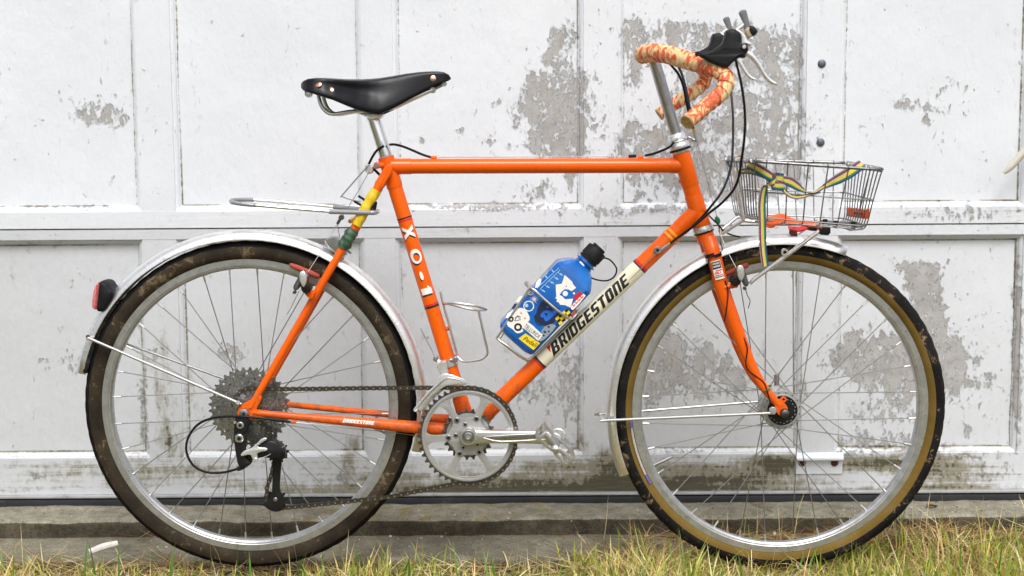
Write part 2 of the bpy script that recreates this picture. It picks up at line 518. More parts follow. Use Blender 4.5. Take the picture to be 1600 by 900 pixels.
M['brake_red'] = simple('dusty_red_brake_pad', (.36, .055, .035), .7, var=.2, scale=120, dirt=(.20, .10, .07), dirtamt=.03)
M['green_plastic'] = simple('green_plastic', (.02, .16, .06), .4, var=.1)

def bottle_mat():
    mt, nt, bs, N, L = newmat('blue_translucent_plastic')
    g = N.new('ShaderNodeNewGeometry')
    c = ramp(N, L, noise(N, L, g.outputs['Position'], 24, 4), [(.3, (.005, .115, .48)), (.7, (.012, .21, .68))])
    L.new(c, bs.inputs['Base Color'])
    bs.inputs['Roughness'].default_value = .2
    bs.inputs['Transmission Weight'].default_value = .3
    bs.inputs['Subsurface Weight'].default_value = .25
    bs.inputs['Subsurface Radius'].default_value = (.01, .02, .03)
    bs.inputs['Coat Weight'].default_value = .3
    return mt
M['blue_bottle'] = bottle_mat()
def lens_mat():
    mt, nt, bs, N, L = newmat('red_reflector_lens')
    co = coords(N, L)
    v = nd(N, 'ShaderNodeTexVoronoi', Scale=420.0); L.new(co, v.inputs['Vector'])
    L.new(ramp(N, L, v.outputs['Distance'], [(.2, (.45, .03, .04)), (.6, (.72, .22, .23))]), bs.inputs['Base Color'])
    bs.inputs['Roughness'].default_value = .12; bs.inputs['Coat Weight'].default_value = .8
    bump(N, L, bs, v.outputs['Distance'], .5, .001)
    return mt
M['lens'] = lens_mat()
def fender_mat():
    mt, nt, bs, N, L = newmat('hammered_aluminium')
    g = N.new('ShaderNodeNewGeometry'); co = g.outputs['Position']
    v = nd(N, 'ShaderNodeTexVoronoi', Scale=210.0, feature='SMOOTH_F1'); L.new(co, v.inputs['Vector'])
    n = noise(N, L, co, 40, 7, .65)
    c = ramp(N, L, noise(N, L, co, 12, 4), [(.3, (.86, .86, .86)), (.75, (.92, .92, .91))])
    c = mixc(N, L, smooth(N, L, n, .57, .75), c, (.50, .48, .44))
    L.new(c, bs.inputs['Base Color'])
    bs.inputs['Metallic'].default_value = .9
    L.new(ramp(N, L, n, [(.35, (.26,) * 3), (.7, (.40,) * 3)]), bs.inputs['Roughness'])
    bump(N, L, bs, v.outputs['Distance'], .13, .0022)
    return mt
M['fender'] = fender_mat()
def rim_mat():
    mt, nt, bs, N, L = newmat('worn_silver_rim')
    g = N.new('ShaderNodeNewGeometry'); co = g.outputs['Position']
    c = ramp(N, L, noise(N, L, co, 60, 6, .65), [(.35, (.46, .465, .48)), (.7, (.62, .625, .635))])
    c = mixc(N, L, smooth(N, L, noise(N, L, co, 150, 6, .7), .57, .75), c, (.20, .185, .165))
    L.new(c, bs.inputs['Base Color'])
    bs.inputs['Metallic'].default_value = .9; bs.inputs['Roughness'].default_value = .38
    bump(N, L, bs, noise(N, L, co, 500, 2), .08, .0005)
    return mt
M['rim'] = rim_mat()
def tyre_mat(name, base, mud, thr, scale=55):
    mt, nt, bs, N, L = newmat(name)
    g = N.new('ShaderNodeNewGeometry'); co = g.outputs['Position']
    n = noise(N, L, co, scale, 9, .72, .4)
    n2 = noise(N, L, co, 13, 4, .6)
    b = ramp(N, L, n2, [(.3, base[0]), (.7, base[1])])
    k = mth(N, L, 'ADD', n, mth(N, L, 'MULTIPLY', mth(N, L, 'SUBTRACT', n2, .5), .7))
    c = mixc(N, L, smooth(N, L, k, thr, thr + .14), b, mud)
    c = mixc(N, L, smooth(N, L, noise(N, L, co, 230, 5, .7), .66, .72), c, tuple(min(1, x * 1.7) for x in mud))
    L.new(c, bs.inputs['Base Color'])
    bs.inputs['Roughness'].default_value = .8
    bs.inputs['Specular IOR Level'].default_value = .12
    bump(N, L, bs, noise(N, L, co, 180, 6, .7), .5, .0016)
    return mt
M['tread_front'] = tyre_mat('black_tread_with_dried_mud', ((.006, .0055, .006), (.021, .019, .017)), (.27, .19, .105), .565)
M['tread_rear'] = tyre_mat('black_tread_dusty', ((.005, .0045, .005), (.012, .010, .009)), (.17, .12, .06), .64)
M['wall_rear'] = tyre_mat('brown_dusty_tyre_wall', ((.016, .0135, .011), (.056, .041, .025)), (.16, .120, .070), .565, 85)
M['wall_front'] = tyre_mat('tan_tyre_wall', ((.125, .080, .018), (.185, .118, .028)), (.17, .115, .055), .58, 70)
def tape_mat():
    mt, nt, bs, N, L = newmat('cream_and_orange_flame_bar_tape')
    g = N.new('ShaderNodeNewGeometry'); co = g.outputs['Position']
    mp = N.new('ShaderNodeMapping'); mp.inputs['Scale'].default_value = (1.35, .8, .55); mp.inputs['Rotation'].default_value = (0, .5, .4)
    L.new(co, mp.inputs['Vector'])
    n = noise(N, L, mp.outputs[0], 50, 3, .5, 1.7)
    big = noise(N, L, co, 12, 2)
    k = mth(N, L, 'ADD', n, mth(N, L, 'MULTIPLY', mth(N, L, 'SUBTRACT', big, .5), .35))
    c = ramp(N, L, k, [(.44, (.76, .55, .28)), (.475, (.76, .36, .13)), (.50, (.66, .12, .045)), (.61, (.60, .09, .04)), (.66, (.74, .26, .07)), (.71, (.76, .55, .27))])
    c = mixc(N, L, mth(N, L, 'MULTIPLY', smooth(N, L, noise(N, L, co, 55, 7, .7), .55, .8), .35), c, (.40, .25, .12))
    L.new(c, bs.inputs['Base Color']); bs.inputs['Roughness'].default_value = .6
    bump(N, L, bs, noise(N, L, co, 160, 5, .65), .5, .0012)
    return mt
M['tape'] = tape_mat()
def strap_mats():
    out = []
    for nm, c in (('grey', (.22, .22, .20)), ('purple', (.15, .035, .065)), ('white', (.55, .46, .40)), ('yellow', (.62, .49, .04)), ('green', (.025, .20, .07)), ('blue', (.015, .04, .17))):
        out.append(simple('ribbon_' + nm, c, .75, var=.12, scale=300, bmp=.25, bscale=900))
    return out
M['strap'] = strap_mats()
def concrete(name, c0, c1, moss=True):
    mt, nt, bs, N, L = newmat(name)
    g = N.new('ShaderNodeNewGeometry'); co = g.outputs['Position']
    n = noise(N, L, co, 22, 9, .72)
    c = ramp(N, L, n, [(.33, c0), (.66, c1)])
    c = mixc(N, L, mth(N, L, 'MULTIPLY', smooth(N, L, noise(N, L, co, 75, 8, .75), .50, .66), .65), c, tuple(x * .62 for x in c0))
    c = mixc(N, L, smooth(N, L, noise(N, L, co, 260, 4, .7), .60, .70), c, tuple(min(1, x * 1.35) for x in c1))
    c = mixc(N, L, smooth(N, L, noise(N, L, co, 330, 4), .54, .68), c, tuple(x * .5 for x in c0))
    mp = N.new('ShaderNodeMapping'); mp.inputs['Scale'].default_value = (1, 1, 1); L.new(co, mp.inputs['Vector'])
    c = mixc(N, L, mth(N, L, 'MULTIPLY', smooth(N, L, noise(N, L, co, 6, 7, .7), .55, .72), .7), c, (.085, .072, .045))
    # ochre lichen lies in a band near the middle of the sill
    sx = N.new('ShaderNodeSeparateXYZ'); L.new(co, sx.inputs[0])
    band = smooth(N, L, mth(N, L, 'ABSOLUTE', mth(N, L, 'ADD', sx.outputs['X'], .18)), .42, .1)
    if moss:
        k = mth(N, L, 'MULTIPLY', band, smooth(N, L, noise(N, L, co, 24, 6, .65), .50, .68))
        c = mixc(N, L, mth(N, L, 'MULTIPLY', k, .85), c, (.22, .16, .025))
    L.new(c, bs.inputs['Base Color']); bs.inputs['Roughness'].default_value = .92
    b1 = bump(N, L, None, noise(N, L, co, 45, 8, .7), .8, .006)
    L.new(bump(N, L, None, noise(N, L, co, 380, 3), .3, .001, b1), bs.inputs['Normal'])
    return mt
M['sill'] = concrete('weathered_concrete', (.135, .125, .085), (.34, .32, .25))
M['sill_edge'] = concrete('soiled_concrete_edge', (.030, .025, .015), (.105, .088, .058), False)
M['slab'] = concrete('mossy_concrete', (.115, .105, .070), (.27, .25, .185), False)
def soil_mat():
    mt, nt, bs, N, L = newmat('soil_and_thatch')
    g = N.new('ShaderNodeNewGeometry'); co = g.outputs['Position']
    c = ramp(N, L, noise(N, L, co, 30, 9, .7), [(.3, (.022, .015, .009)), (.5, (.06, .040, .020)), (.7, (.13, .09, .045))])
    far = smooth(N, L, noise(N, L, co, .8, 5), .35, .65)
    sx = N.new('ShaderNodeSeparateXYZ'); L.new(co, sx.inputs[0])
    lawn = smooth(N, L, mth(N, L, 'MULTIPLY', sx.outputs['Y'], -1.0), .35, .9)
    lc = mixc(N, L, far, (.085, .10, .03), (.14, .12, .05))
    L.new(mixc(N, L, lawn, c, lc), bs.inputs['Base Color']); bs.inputs['Roughness'].default_value = .95
    bump(N, L, bs, noise(N, L, co, 70, 8, .7), .8, .01)
    return mt
M['soil'] = soil_mat()
def grass_mat(name):
    mt, nt, bs, N, L = newmat(name)
    a = nd(N, 'ShaderNodeAttribute', attribute_name='blade').outputs['Color']
    L.new(a, bs.inputs['Base Color']); bs.inputs['Roughness'].default_value = .6
    bs.inputs['Specular IOR Level'].default_value = .3
    bs.inputs['Subsurface Weight'].default_value = .0
    tr = N.new('ShaderNodeBsdfTranslucent'); L.new(a, tr.inputs['Color'])
    mx = N.new('ShaderNodeMixShader'); mx.inputs[0].default_value = .25
    out = N['Material Output']
    L.new(bs.outputs[0], mx.inputs[1]); L.new(tr.outputs[0], mx.inputs[2]); L.new(mx.outputs[0], out.inputs['Surface'])
    return mt
M['grass'] = grass_mat('grass_blades')
# ================================================================== SETTING
YS, YP = 0.370, 0.386                      # faces of the door's stiles and of its sunk panels
SILL_Z = 0.036
def np_noise(x, z, s, seed):
    """cheap smooth value noise for building outlines"""
    r_ = np.random.default_rng(seed); tab = r_.random((64, 64))
    x, z = x * s, z * s
    i, j = np.floor(x).astype(int), np.floor(z).astype(int)
    fx, fz = x - i, z - j
    fx, fz = fx * fx * (3 - 2 * fx), fz * fz * (3 - 2 * fz)
    t = lambda a, b: tab[a % 64, b % 64]
    return (t(i, j) * (1 - fx) + t(i + 1, j) * fx) * (1 - fz) + (t(i, j + 1) * (1 - fx) + t(i + 1, j + 1) * fx) * fz

# bare patches where the paint has flaked off: x, y, half width, half height, strength
PEEL = [
 # upper left panel
 (172,188,20,14,.30),(126,183,18,12,.22),
 # panel above the top tube
 (878,160,36,60,.78),(835,158,36,24,.72),(880,215,30,36,.62),(850,226,36,20,.45),(880,50,20,22,.62),(862,78,20,18,.35),(903,190,8,60,.40),
 (838,302,30,14,.55),(888,275,9,28,.5),(740,170,8,12,.3),(720,203,9,9,.3),(660,218,9,8,.25),(765,221,12,8,.2),(850,180,64,56,.14),(780,160,9,6,.4),
 # panel behind the handlebar
 (1110,150,150,165,.26),(1085,48,62,24,.50),(1120,100,64,34,.50),(1180,92,46,40,.55),(1130,185,70,40,.50),(1205,205,42,60,.60),(993,60,18,44,.58),
 (990,150,16,50,.40),(988,232,22,34,.62),(1105,238,80,40,.66),(1065,205,46,40,.60),(1244,85,10,50,.55),(1236,190,12,40,.45),(1150,265,80,30,.55),(1000,255,26,40,.40),
 (1185,260,60,40,.45),(1225,140,20,60,.30),(1120,285,90,25,.40),
 (1015,165,34,44,-.55),(1172,138,24,18,-.40),(1160,215,16,22,-.30),(1060,90,22,18,-.25),(1110,22,120,12,-.40),(1212,112,16,20,-.30),(1090,160,30,16,-.2),(1215,240,18,20,-.3),
 # right upper panel
 (1413,163,14,9,.36),(1445,166,42,13,.12),
 # lower row
 (107,564,20,20,.25),(372,552,16,14,.30),
 (886,585,10,50,.36),(858,622,26,24,.22),(822,606,18,14,.22),(903,575,6,60,.50),(880,690,26,10,.45),
 (1018,556,22,34,.70),(1046,552,18,38,.68),(1030,570,50,60,.28),(1104,552,11,20,.66),(1150,596,18,26,.62),(1012,618,12,24,.60),(1078,597,14,14,.52),(1100,612,12,16,.52),(1085,580,90,50,.20),(1135,570,12,18,.4),(1205,555,20,30,.2),
 (1442,444,30,34,.80),(1452,498,20,46,.68),(1420,418,24,10,.40),(1373,563,66,38,.82),(1425,582,52,40,.82),(1466,552,28,34,.66),(1497,577,14,36,.55),(1330,540,14,30,.45),
 (1404,624,18,18,.45),(1380,690,56,12,.60),(1330,650,14,30,.25),(1350,652,10,12,.4),(1426,652,10,10,.45),(1400,500,90,90,.10),(1530,590,70,130,.14),(1548,592,9,12,.45),(1526,562,6,8,.4),(1512,672,7,12,.5),(1528,604,7,8,.45),(1590,560,8,130,.30),
 # frame members
 (238,552,10,26,.40),(226,650,6,50,.45),(216,600,8,60,.25),(780,323,60,6,.62),(690,322,60,4,.45),(1500,332,110,14,.36),(1020,326,60,7,.40),(930,330,110,9,.25),(100,323,90,4,.4),(1010,372,60,4,.2),
 (1590,560,7,150,.45),(330,716,9,3,.3),(1400,712,140,8,.45),(1060,706,80,6,.35),(1150,745,60,8,.2),(1490,740,50,10,.3),(60,745,12,6,.45),(180,742,10,6,.35),(530,745,30,9,.3),
]
GRIME = [
 (860,762,210,17,.95),(700,770,150,8,.85),(955,735,26,40,.72),(1000,763,70,12,.9),(880,728,50,8,.45),(1120,742,140,22,.62),(1110,762,130,9,.6),(1213,722,34,13,1.15),(1370,722,76,9,1.2),(1480,735,70,26,.72),(1450,765,150,8,.5),
 (1385,700,70,9,.55),(908,696,9,9,.7),(906,660,4,40,.30),(1253,600,6,110,.35),(224,640,5,80,.45),(556,690,8,14,.6),(545,715,8,30,.45),(255,690,30,14,.25),
 (100,735,110,30,.22),(430,765,130,7,.40),(330,735,120,30,.16),(600,750,50,20,.30),(110,376,110,5,.25),(40,385,40,14,.22),(300,600,24,70,.20),(240,600,22,100,.25),(780,324,70,5,.55),
 (1500,338,110,18,.28),(1590,560,6,140,.55),(1590,330,20,14,.2),(880,350,200,10,.12),(1040,352,160,10,.15),(800,562,800,190,.05),(300,735,800,36,.12),(800,740,820,20,.12),
]
# small separate flakes missing
FLECK = [
 (150,165,56,36,.20),(165,182,34,18,.22),(180,190,14,12,.28),(130,180,20,14,.18),(205,140,22,16,.12),(70,150,30,20,.02),
 (740,170,8,12,.32),(720,203,10,9,.32),(660,219,10,8,.30),(765,221,14,8,.36),(800,228,12,6,.3),(830,300,40,14,.25),(800,180,60,80,.0),
 (865,150,60,90,.06),(1110,150,150,160,.16),
 (1412,163,18,10,.34),(1445,168,40,12,.22),(1490,137,32,14,.24),(1448,190,6,9,.45),(1480,150,50,30,.05),(1541,251,7,6,.4),(1348,197,7,9,.35),
 (106,565,28,18,.30),(66,566,16,10,.15),(65,385,9,7,.25),(148,560,9,8,.25),(372,552,18,16,.36),(318,552,34,16,.14),(350,546,10,14,.25),
 (860,615,50,60,.20),(818,606,24,20,.28),(890,600,24,80,.22),(1030,570,60,70,.22),(1090,590,80,50,.20),(1148,597,20,26,.30),(1104,552,14,22,.30),(1185,545,30,30,.05),
 (1440,520,110,120,.10),(1530,600,60,120,.12),(1430,420,40,14,.22),(1350,645,40,30,.22),(1410,640,40,30,.2),(1380,690,60,12,.3),(1548,592,9,12,.4),(1526,562,7,8,.35),(1512,672,8,12,.42),
 (1590,560,8,140,.3),(238,552,12,26,.30),(226,650,8,60,.30),(780,323,70,6,.35),(1500,332,110,14,.22),(60,745,14,7,.4),(180,742,14,7,.3),(1060,706,90,6,.25),
]
GREY_TONE = [(400,560,1500,150,.0)]
ATTRS = (('peel', PEEL), ('grime', GRIME), ('fleck', FLECK))
def blobs(lst, px, py):
    out = np.zeros_like(px)
    for (bx, by, w, h, s) in lst:
        d2 = ((px - bx) / w) ** 2 + ((py - by) / h) ** 2
        out += s * np.exp(-d2 * .85)
    if lst is PEEL:
        cap = np.where((px > 970) & (px < 1256) & (py < 330), .575, np.where(px < 960, .64, .70))
        out = np.minimum(out, cap)
    if lst is FLECK: out = np.minimum(out * 1.6, .62)
    return out

garage = empty('garage_door', (0, YS, SILL_Z))
tag(garage, 'white panelled timber garage door with peeling paint behind the bicycle', 'garage door', kind='thing')

def wx(px, py=200): return V(px, py, YS).x
def wz(px, py): return V(px, py, YS).z
def board(name, x0, x1, z0, z1, y, t, mat, parent, step=.006, warp=.0):
    """timber board: finely divided face (so that worn areas can be mapped) and plain sides"""
    nx, nz = max(2, int((x1 - x0) / step)), max(2, int((z1 - z0) / step))
    far_ = z1 > 1.45 or x1 < -1.25 or x0 > 1.25
    if far_: nx, nz = 2, 2
    xs, zs = np.linspace(x0, x1, nx + 1), np.linspace(z0, z1, nz + 1)
    if not far_ and x0 < -1.3:
        xs = np.concatenate([[x0], np.linspace(-1.25, 1.25, int(2.5 / step)), [x1]]); nx = len(xs) - 1
    X, Z = np.meshgrid(xs, zs)
    Y = np.full_like(X, y)
    if warp: Y = Y + (np_noise(X + 9, Z + 5, 9, 3) - .5) * warp + (np_noise(X + 3, Z + 1, 40, 4) - .5) * warp * .3
    n = (nx + 1) * (nz + 1)
    vs = list(zip(X.ravel(), Y.ravel(), Z.ravel()))
    fs = []
    for j in range(nz):
        for i in range(nx):
            a = j * (nx + 1) + i
            fs.append((a, a + 1, a + nx + 2, a + nx + 1))
    B = [0, nx, n - 1, n - 1 - nx]
    vs += [(x0, y + t, z0), (x1, y + t, z0), (x1, y + t, z1), (x0, y + t, z1)]
    b = n
    row0 = list(range(nx + 1)); row1 = [nz * (nx + 1) + i for i in range(nx + 1)]
    c0 = [j * (nx + 1) for j in range(nz + 1)]; c1 = [j * (nx + 1) + nx for j in range(nz + 1)]
    fs += [tuple(reversed(row0)) + (b, b + 1), tuple(row1) + (b + 2, b + 3), tuple(c0) + (b + 3, b), tuple(reversed(c1)) + (b + 1, b + 2), (b + 3, b + 2, b + 1, b)]
    me = bpy.data.meshes.new(name)
    c = ((x0 + x1) / 2, y, (z0 + z1) / 2)
    me.from_pydata([(p[0] - c[0], p[1] - c[1], p[2] - c[2]) for p in vs], [], fs)
    va = np.array(vs)
    px, py = proj(va[:, 0], va[:, 1], va[:, 2])
    for nm, L in ATTRS:
        at = me.attributes.new(nm, 'FLOAT', 'POINT')
        at.data.foreach_set('value', blobs(L, px, py).astype(np.float32))
    at = me.attributes.new('grey_tone', 'FLOAT', 'POINT')
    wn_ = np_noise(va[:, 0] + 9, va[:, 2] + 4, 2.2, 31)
    fv = np.where(va[:, 2] < z_gap,   .54 + .36 * (wn_ - .5) - .14 * np.clip(va[:, 0] / .9, -1, 1), .06 + .10 * wn_ + .10 * np.clip((z_gap + .12 - va[:, 2]) / .12, 0, 1))  # lower section toned greyer than the upper, more so at left
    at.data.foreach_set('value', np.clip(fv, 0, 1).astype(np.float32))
    me.materials.append(mat)
    return finish(bpy.data.objects.new(name, me), parent, c)

PROF = [(-.0005, YS + .0005), (.0005, YS + .004), (.0035, YS + .0045), (.0075, YS + .0078), (.0095, YS + .0125), (.0118, YS + .0135), (.0119, YP - .0004), (.0140, YP - .0002), (.0142, YP + .003)]
def moulding(x0, x1, z0, z1, parent):
    """mitred moulding round a sunk panel"""
    mb = MB()
    n = 22
    vs, L = [], []
    for d, y in PROF:
        ring = []
        cs = [(x0 + d, z0 + d), (x1 - d, z0 + d), (x1 - d, z1 - d), (x0 + d, z1 - d)]
        for a in range(4):
            p, q = cs[a], cs[(a + 1) % 4]
            for k in range(n): ring.append((p[0] + (q[0] - p[0]) * k / n, y, p[1] + (q[1] - p[1]) * k / n))
        L.append(ring)
    N_ = 4 * n
    vs = [p for r_ in L for p in r_]
    fs = [(l * N_ + i, l * N_ + (i + 1) % N_, (l + 1) * N_ + (i + 1) % N_, (l + 1) * N_ + i) for l in range(len(L) - 1) for i in range(N_)]
    mb.add(vs, fs)
    o = mb.build('moulding', M['paint_rail'], parent, sharp=25)
    va = np.array(mb.v); me = o.data
    cc = np.empty(len(me.vertices) * 3); me.vertices.foreach_get('co', cc); cc = cc.reshape(-1, 3) + np.array(WLOC[o.name])
    px, py = proj(cc[:, 0], cc[:, 1], cc[:, 2])
    for nm, LL in ATTRS:
        val = blobs(LL, px, py)
        if nm == 'grime':      # dirt lies in the seam between moulding and panel
            dd_ = np.minimum(np.minimum(cc[:, 0] - x0, x1 - cc[:, 0]), np.minimum(cc[:, 2] - z0, z1 - cc[:, 2]))
            val = val + np.where(dd_ > .0116, .52 + .5 * (np_noise(cc[:, 0] + 5, cc[:, 2] + 5, 13, 9) - .5), 0)
        at = me.attributes.new(nm, 'FLOAT', 'POINT'); at.data.foreach_set('value', val.astype(np.float32))
    at = me.attributes.new('grey_tone', 'FLOAT', 'POINT'); at.data.foreach_set('value', np.where(cc[:, 2] < z_gap, .45, .05).astype(np.float32))
    return o

# column edges (openings between stiles), measured on the upper row
open_px = [(-1117, -824), (-771, -477), (-424, -130), (-77, 216), (270, 566), (615, 912), (966, 1259), (1313, 1606), (1660, 1953), (2007, 2300)]
opens = [(wx(a), wx(b)) for a, b in open_px]
zu_lo = wz(590, 328.5)             # upper row: bottom of the panel opening
z_gap = wz(590, 355.5)             # joint between the two door sections
zl_hi = wz(590, 372.0)             # lower row: top of the opening
zl_lo = wz(590, 713.0)
z_bot = wz(590, 769.5)
sec = z_gap - z_bot
zu_hi = z_gap + (zl_hi - z_bot) + .012
z_top = z_gap + sec
X0, X1 = opens[0][0] - .09, opens[-1][1] + .09
rows = [(zl_lo, zl_hi, z_bot, z_gap - .0016), (zu_lo, zu_hi, z_gap + .0016, z_top - .0016), (zu_lo + sec, zu_hi + sec, z_top + .0016, z_top + sec)]
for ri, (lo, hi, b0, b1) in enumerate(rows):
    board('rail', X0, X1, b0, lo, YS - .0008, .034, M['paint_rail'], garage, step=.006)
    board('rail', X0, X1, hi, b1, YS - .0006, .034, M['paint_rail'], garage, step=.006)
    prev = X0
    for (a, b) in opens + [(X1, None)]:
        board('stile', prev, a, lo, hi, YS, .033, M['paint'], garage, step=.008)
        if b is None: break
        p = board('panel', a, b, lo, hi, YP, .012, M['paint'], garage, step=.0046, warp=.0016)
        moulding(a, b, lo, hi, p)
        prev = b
# dark board behind the section joints
mb = MB().box(((X0 + X1) / 2, YS + .045, (z_bot + z_top + sec) / 2), X1 - X0, .01, z_top + sec - z_bot)
mb.build('backing_board', M['twig'], garage)
# bottom seal and its metal strip
zs0 = wz(590, 790.5); zs1 = wz(590, 775.0)
mb = MB()
mb.box(((X0 + X1) / 2, YS + .006, (zs0 + zs1) / 2 - .001), X1 - X0, .030, zs1 - zs0 - .001)
mb.build('weather_seal', M['seal'], garage, bevel=.004)
mb = MB(); mb.box(((X0 + X1) / 2, YS + .000, (zs1 + z_bot) / 2 + .0004), X1 - X0, .022, z_bot - zs1 - .0022)
mb.build('seal_strip', M['seal_strip'], garage, bevel=.0015)
# carriage bolts and the lift handle on the fourth stile
for bx, by in ((1284, 99.5), (1282, 222.5)):
    c = V(bx, by, YS)
    MB().lathe(c, (0, -1, 0), [(-.002, .0088), (.0012, .0088), (.0026, .0078), (.0040, .0050), (.0046, .0)], 24).build('bolt', M['bolt'], garage)
mb = MB()
a, b = V(1242, 707, YS).x, V(1316, 707, YS).x
z2, z3, z4 = wz(1278, 707), wz(1278, 719), wz(1278, 740)
lip = [(YS - .001, z4), (YS - .004, z4), (YS - .005, z3 + .002), (YS - .013, z3 + .001), (YS - .017, z3 + .004), (YS - .017, z3 + .009), (YS - .010, z2 - .002), (YS - .004, z2 + .001), (YS - .001, z2)]
vs = [(x, y, z) for x in (a, b) for y, z in lip]; n = len(lip)
mb.add(vs, [(i, (i + 1) % n, n + (i + 1) % n, n + i) for i in range(n)] + [tuple(range(n)), tuple(reversed(range(n, 2 * n)))])
lh = mb.build('lift_handle', M['paint'], garage, bevel=.001)
for px_ in (1253, 1304):
    MB().lathe(V(px_, 723, YS - .0045), (0, -1, 0), [(0, .0085), (.002, .008), (.0035, .005), (.004, 0)], 14).build('screw', M['rust'], lh)
# grip of the door's turn handle, reaching in at the right
mb = MB()
hy = YS - .055
pts = [V(1569, 270, hy), V(1578, 262, hy), V(1600, 237, hy), V(1640, 192, hy - .002), V(1668, 160, hy)]
mb.tube(pts, [.004, .0072, .0088, .0095, .010], 16, sm=5)
mb.rod(V(1668, 160, hy), V(1668, 160, YS), .010)
mb.disc(V(1668, 160, YS - .005), (0, 1, 0), .03, .006, 28)
mb.build('turn_handle', M['cream_plastic'], garage)
# jambs and wall beside and above the door, all outside the picture
for nm, xx in (('jamb', X0 - .07), ('jamb', X1 + .07)):
    MB().box((xx, YS + .01, 1.2), .138, .12, 2.4).build('door_jamb', M['paint_rail'], garage, bevel=.003)

# concrete sill in front of the door, slab below it
def slab(name, x0, x1, y0, y1, z1, z0, mat, nx=420, ny=14, amp=.004, rnd=.012, seed=1):
    """slab with a worn rounded front edge; y0 is the front"""
    prof = []
    for j in range(ny + 1): prof.append((y0 + rnd + (y1 - y0 - rnd) * (1 - j / ny), z1, 0))
    for k in range(1, 6):
        a = k / 5 * math.pi / 2
        prof.append((y0 + rnd - rnd * math.sin(a), z1 - rnd + rnd * math.cos(a), 1))
    for k in range(1, 7): prof.append((y0, z1 - rnd - (z1 - rnd - z0) * k / 6, 1))
    xs = np.linspace(x0, x1, nx + 1)
    n = len(prof)
    vs, fs = [], []
    for i, x in enumerate(xs):
        for j, (y, z, e) in enumerate(prof):
            q = float(np_noise(np.array([x + 7]), np.array([y + z * 1.7 + 3]), 22, seed)[0] - .5) + .5 * float(np_noise(np.array([x + 2]), np.array([y + z + 8]), 70, seed + 1)[0] - .5)
            vs.append((x, y + (q * amp * 2.0 if e else 0), z + q * amp * (1 if not e else .7)))
    for i in range(nx):
        for j in range(n - 1): fs.append((i * n + j, (i + 1) * n + j, (i + 1) * n + j + 1, i * n + j + 1))
    mb = MB().add(vs, fs)
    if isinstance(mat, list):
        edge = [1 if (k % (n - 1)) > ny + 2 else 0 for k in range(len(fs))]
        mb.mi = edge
    return tag(mb.build(name, mat, None, sharp=0), kind='structure')
ysf = VZ(660, 837, 0.0).y
slab('sill', -2.4, 2.4, ysf, YS + .05, SILL_Z, -.05, [M['sill'], M['sill_edge']], nx=640, amp=.0036, rnd=.010)
slab('slab', -2.4, 2.4, ysf - .16, ysf + .05, 0.0, -.06, M['slab'], nx=480, ny=10, amp=.003, rnd=.008, seed=5)

# ground: one sheet out to the horizon
xs = np.concatenate([[-120, -30, -8, -3], np.linspace(-1.6, 1.6, 161), [3, 8, 30, 120]])
ys = np.concatenate([[-120, -30, -8, -3, -1.5], np.linspace(-.75, ysf + .02, 60), [.6, 3, 30, 120]])
XX, YY = np.meshgrid(xs, ys)
def soil_height(x, y):
    base = -.012 + (np_noise(x + 20, y + 20, 9, 11) - .5) * .014 + (np_noise(x + 20, y + 20, 32, 12) - .5) * .008
    ridge = np.clip((x - .30) / .55, 0, 1) * np.clip(1 - np.abs(y - .14) / .14, 0, 1) * .028      # litter banked up at the right
    return base + ridge - np.clip((y - ysf + .01) / .03, 0, 1) * .08
ZZ = np.where((np.abs(XX) < 2) & (YY > -1.2) & (YY < ysf + .05), soil_height(XX, YY), -.012)
ZZ = np.where(YY > ysf + .01, -.09, ZZ)
nx, ny = len(xs), len(ys)
me = bpy.data.meshes.new('ground')
me.from_pydata(list(zip(XX.ravel(), YY.ravel(), ZZ.ravel())), [], [(j * nx + i, j * nx + i + 1, (j + 1) * nx + i + 1, (j + 1) * nx + i) for j in range(ny - 1) for i in range(nx - 1)])
me.materials.append(M['soil']); me.shade_smooth()
tag(finish(bpy.data.objects.new('ground', me), None, (0, 0, 0)), kind='structure')

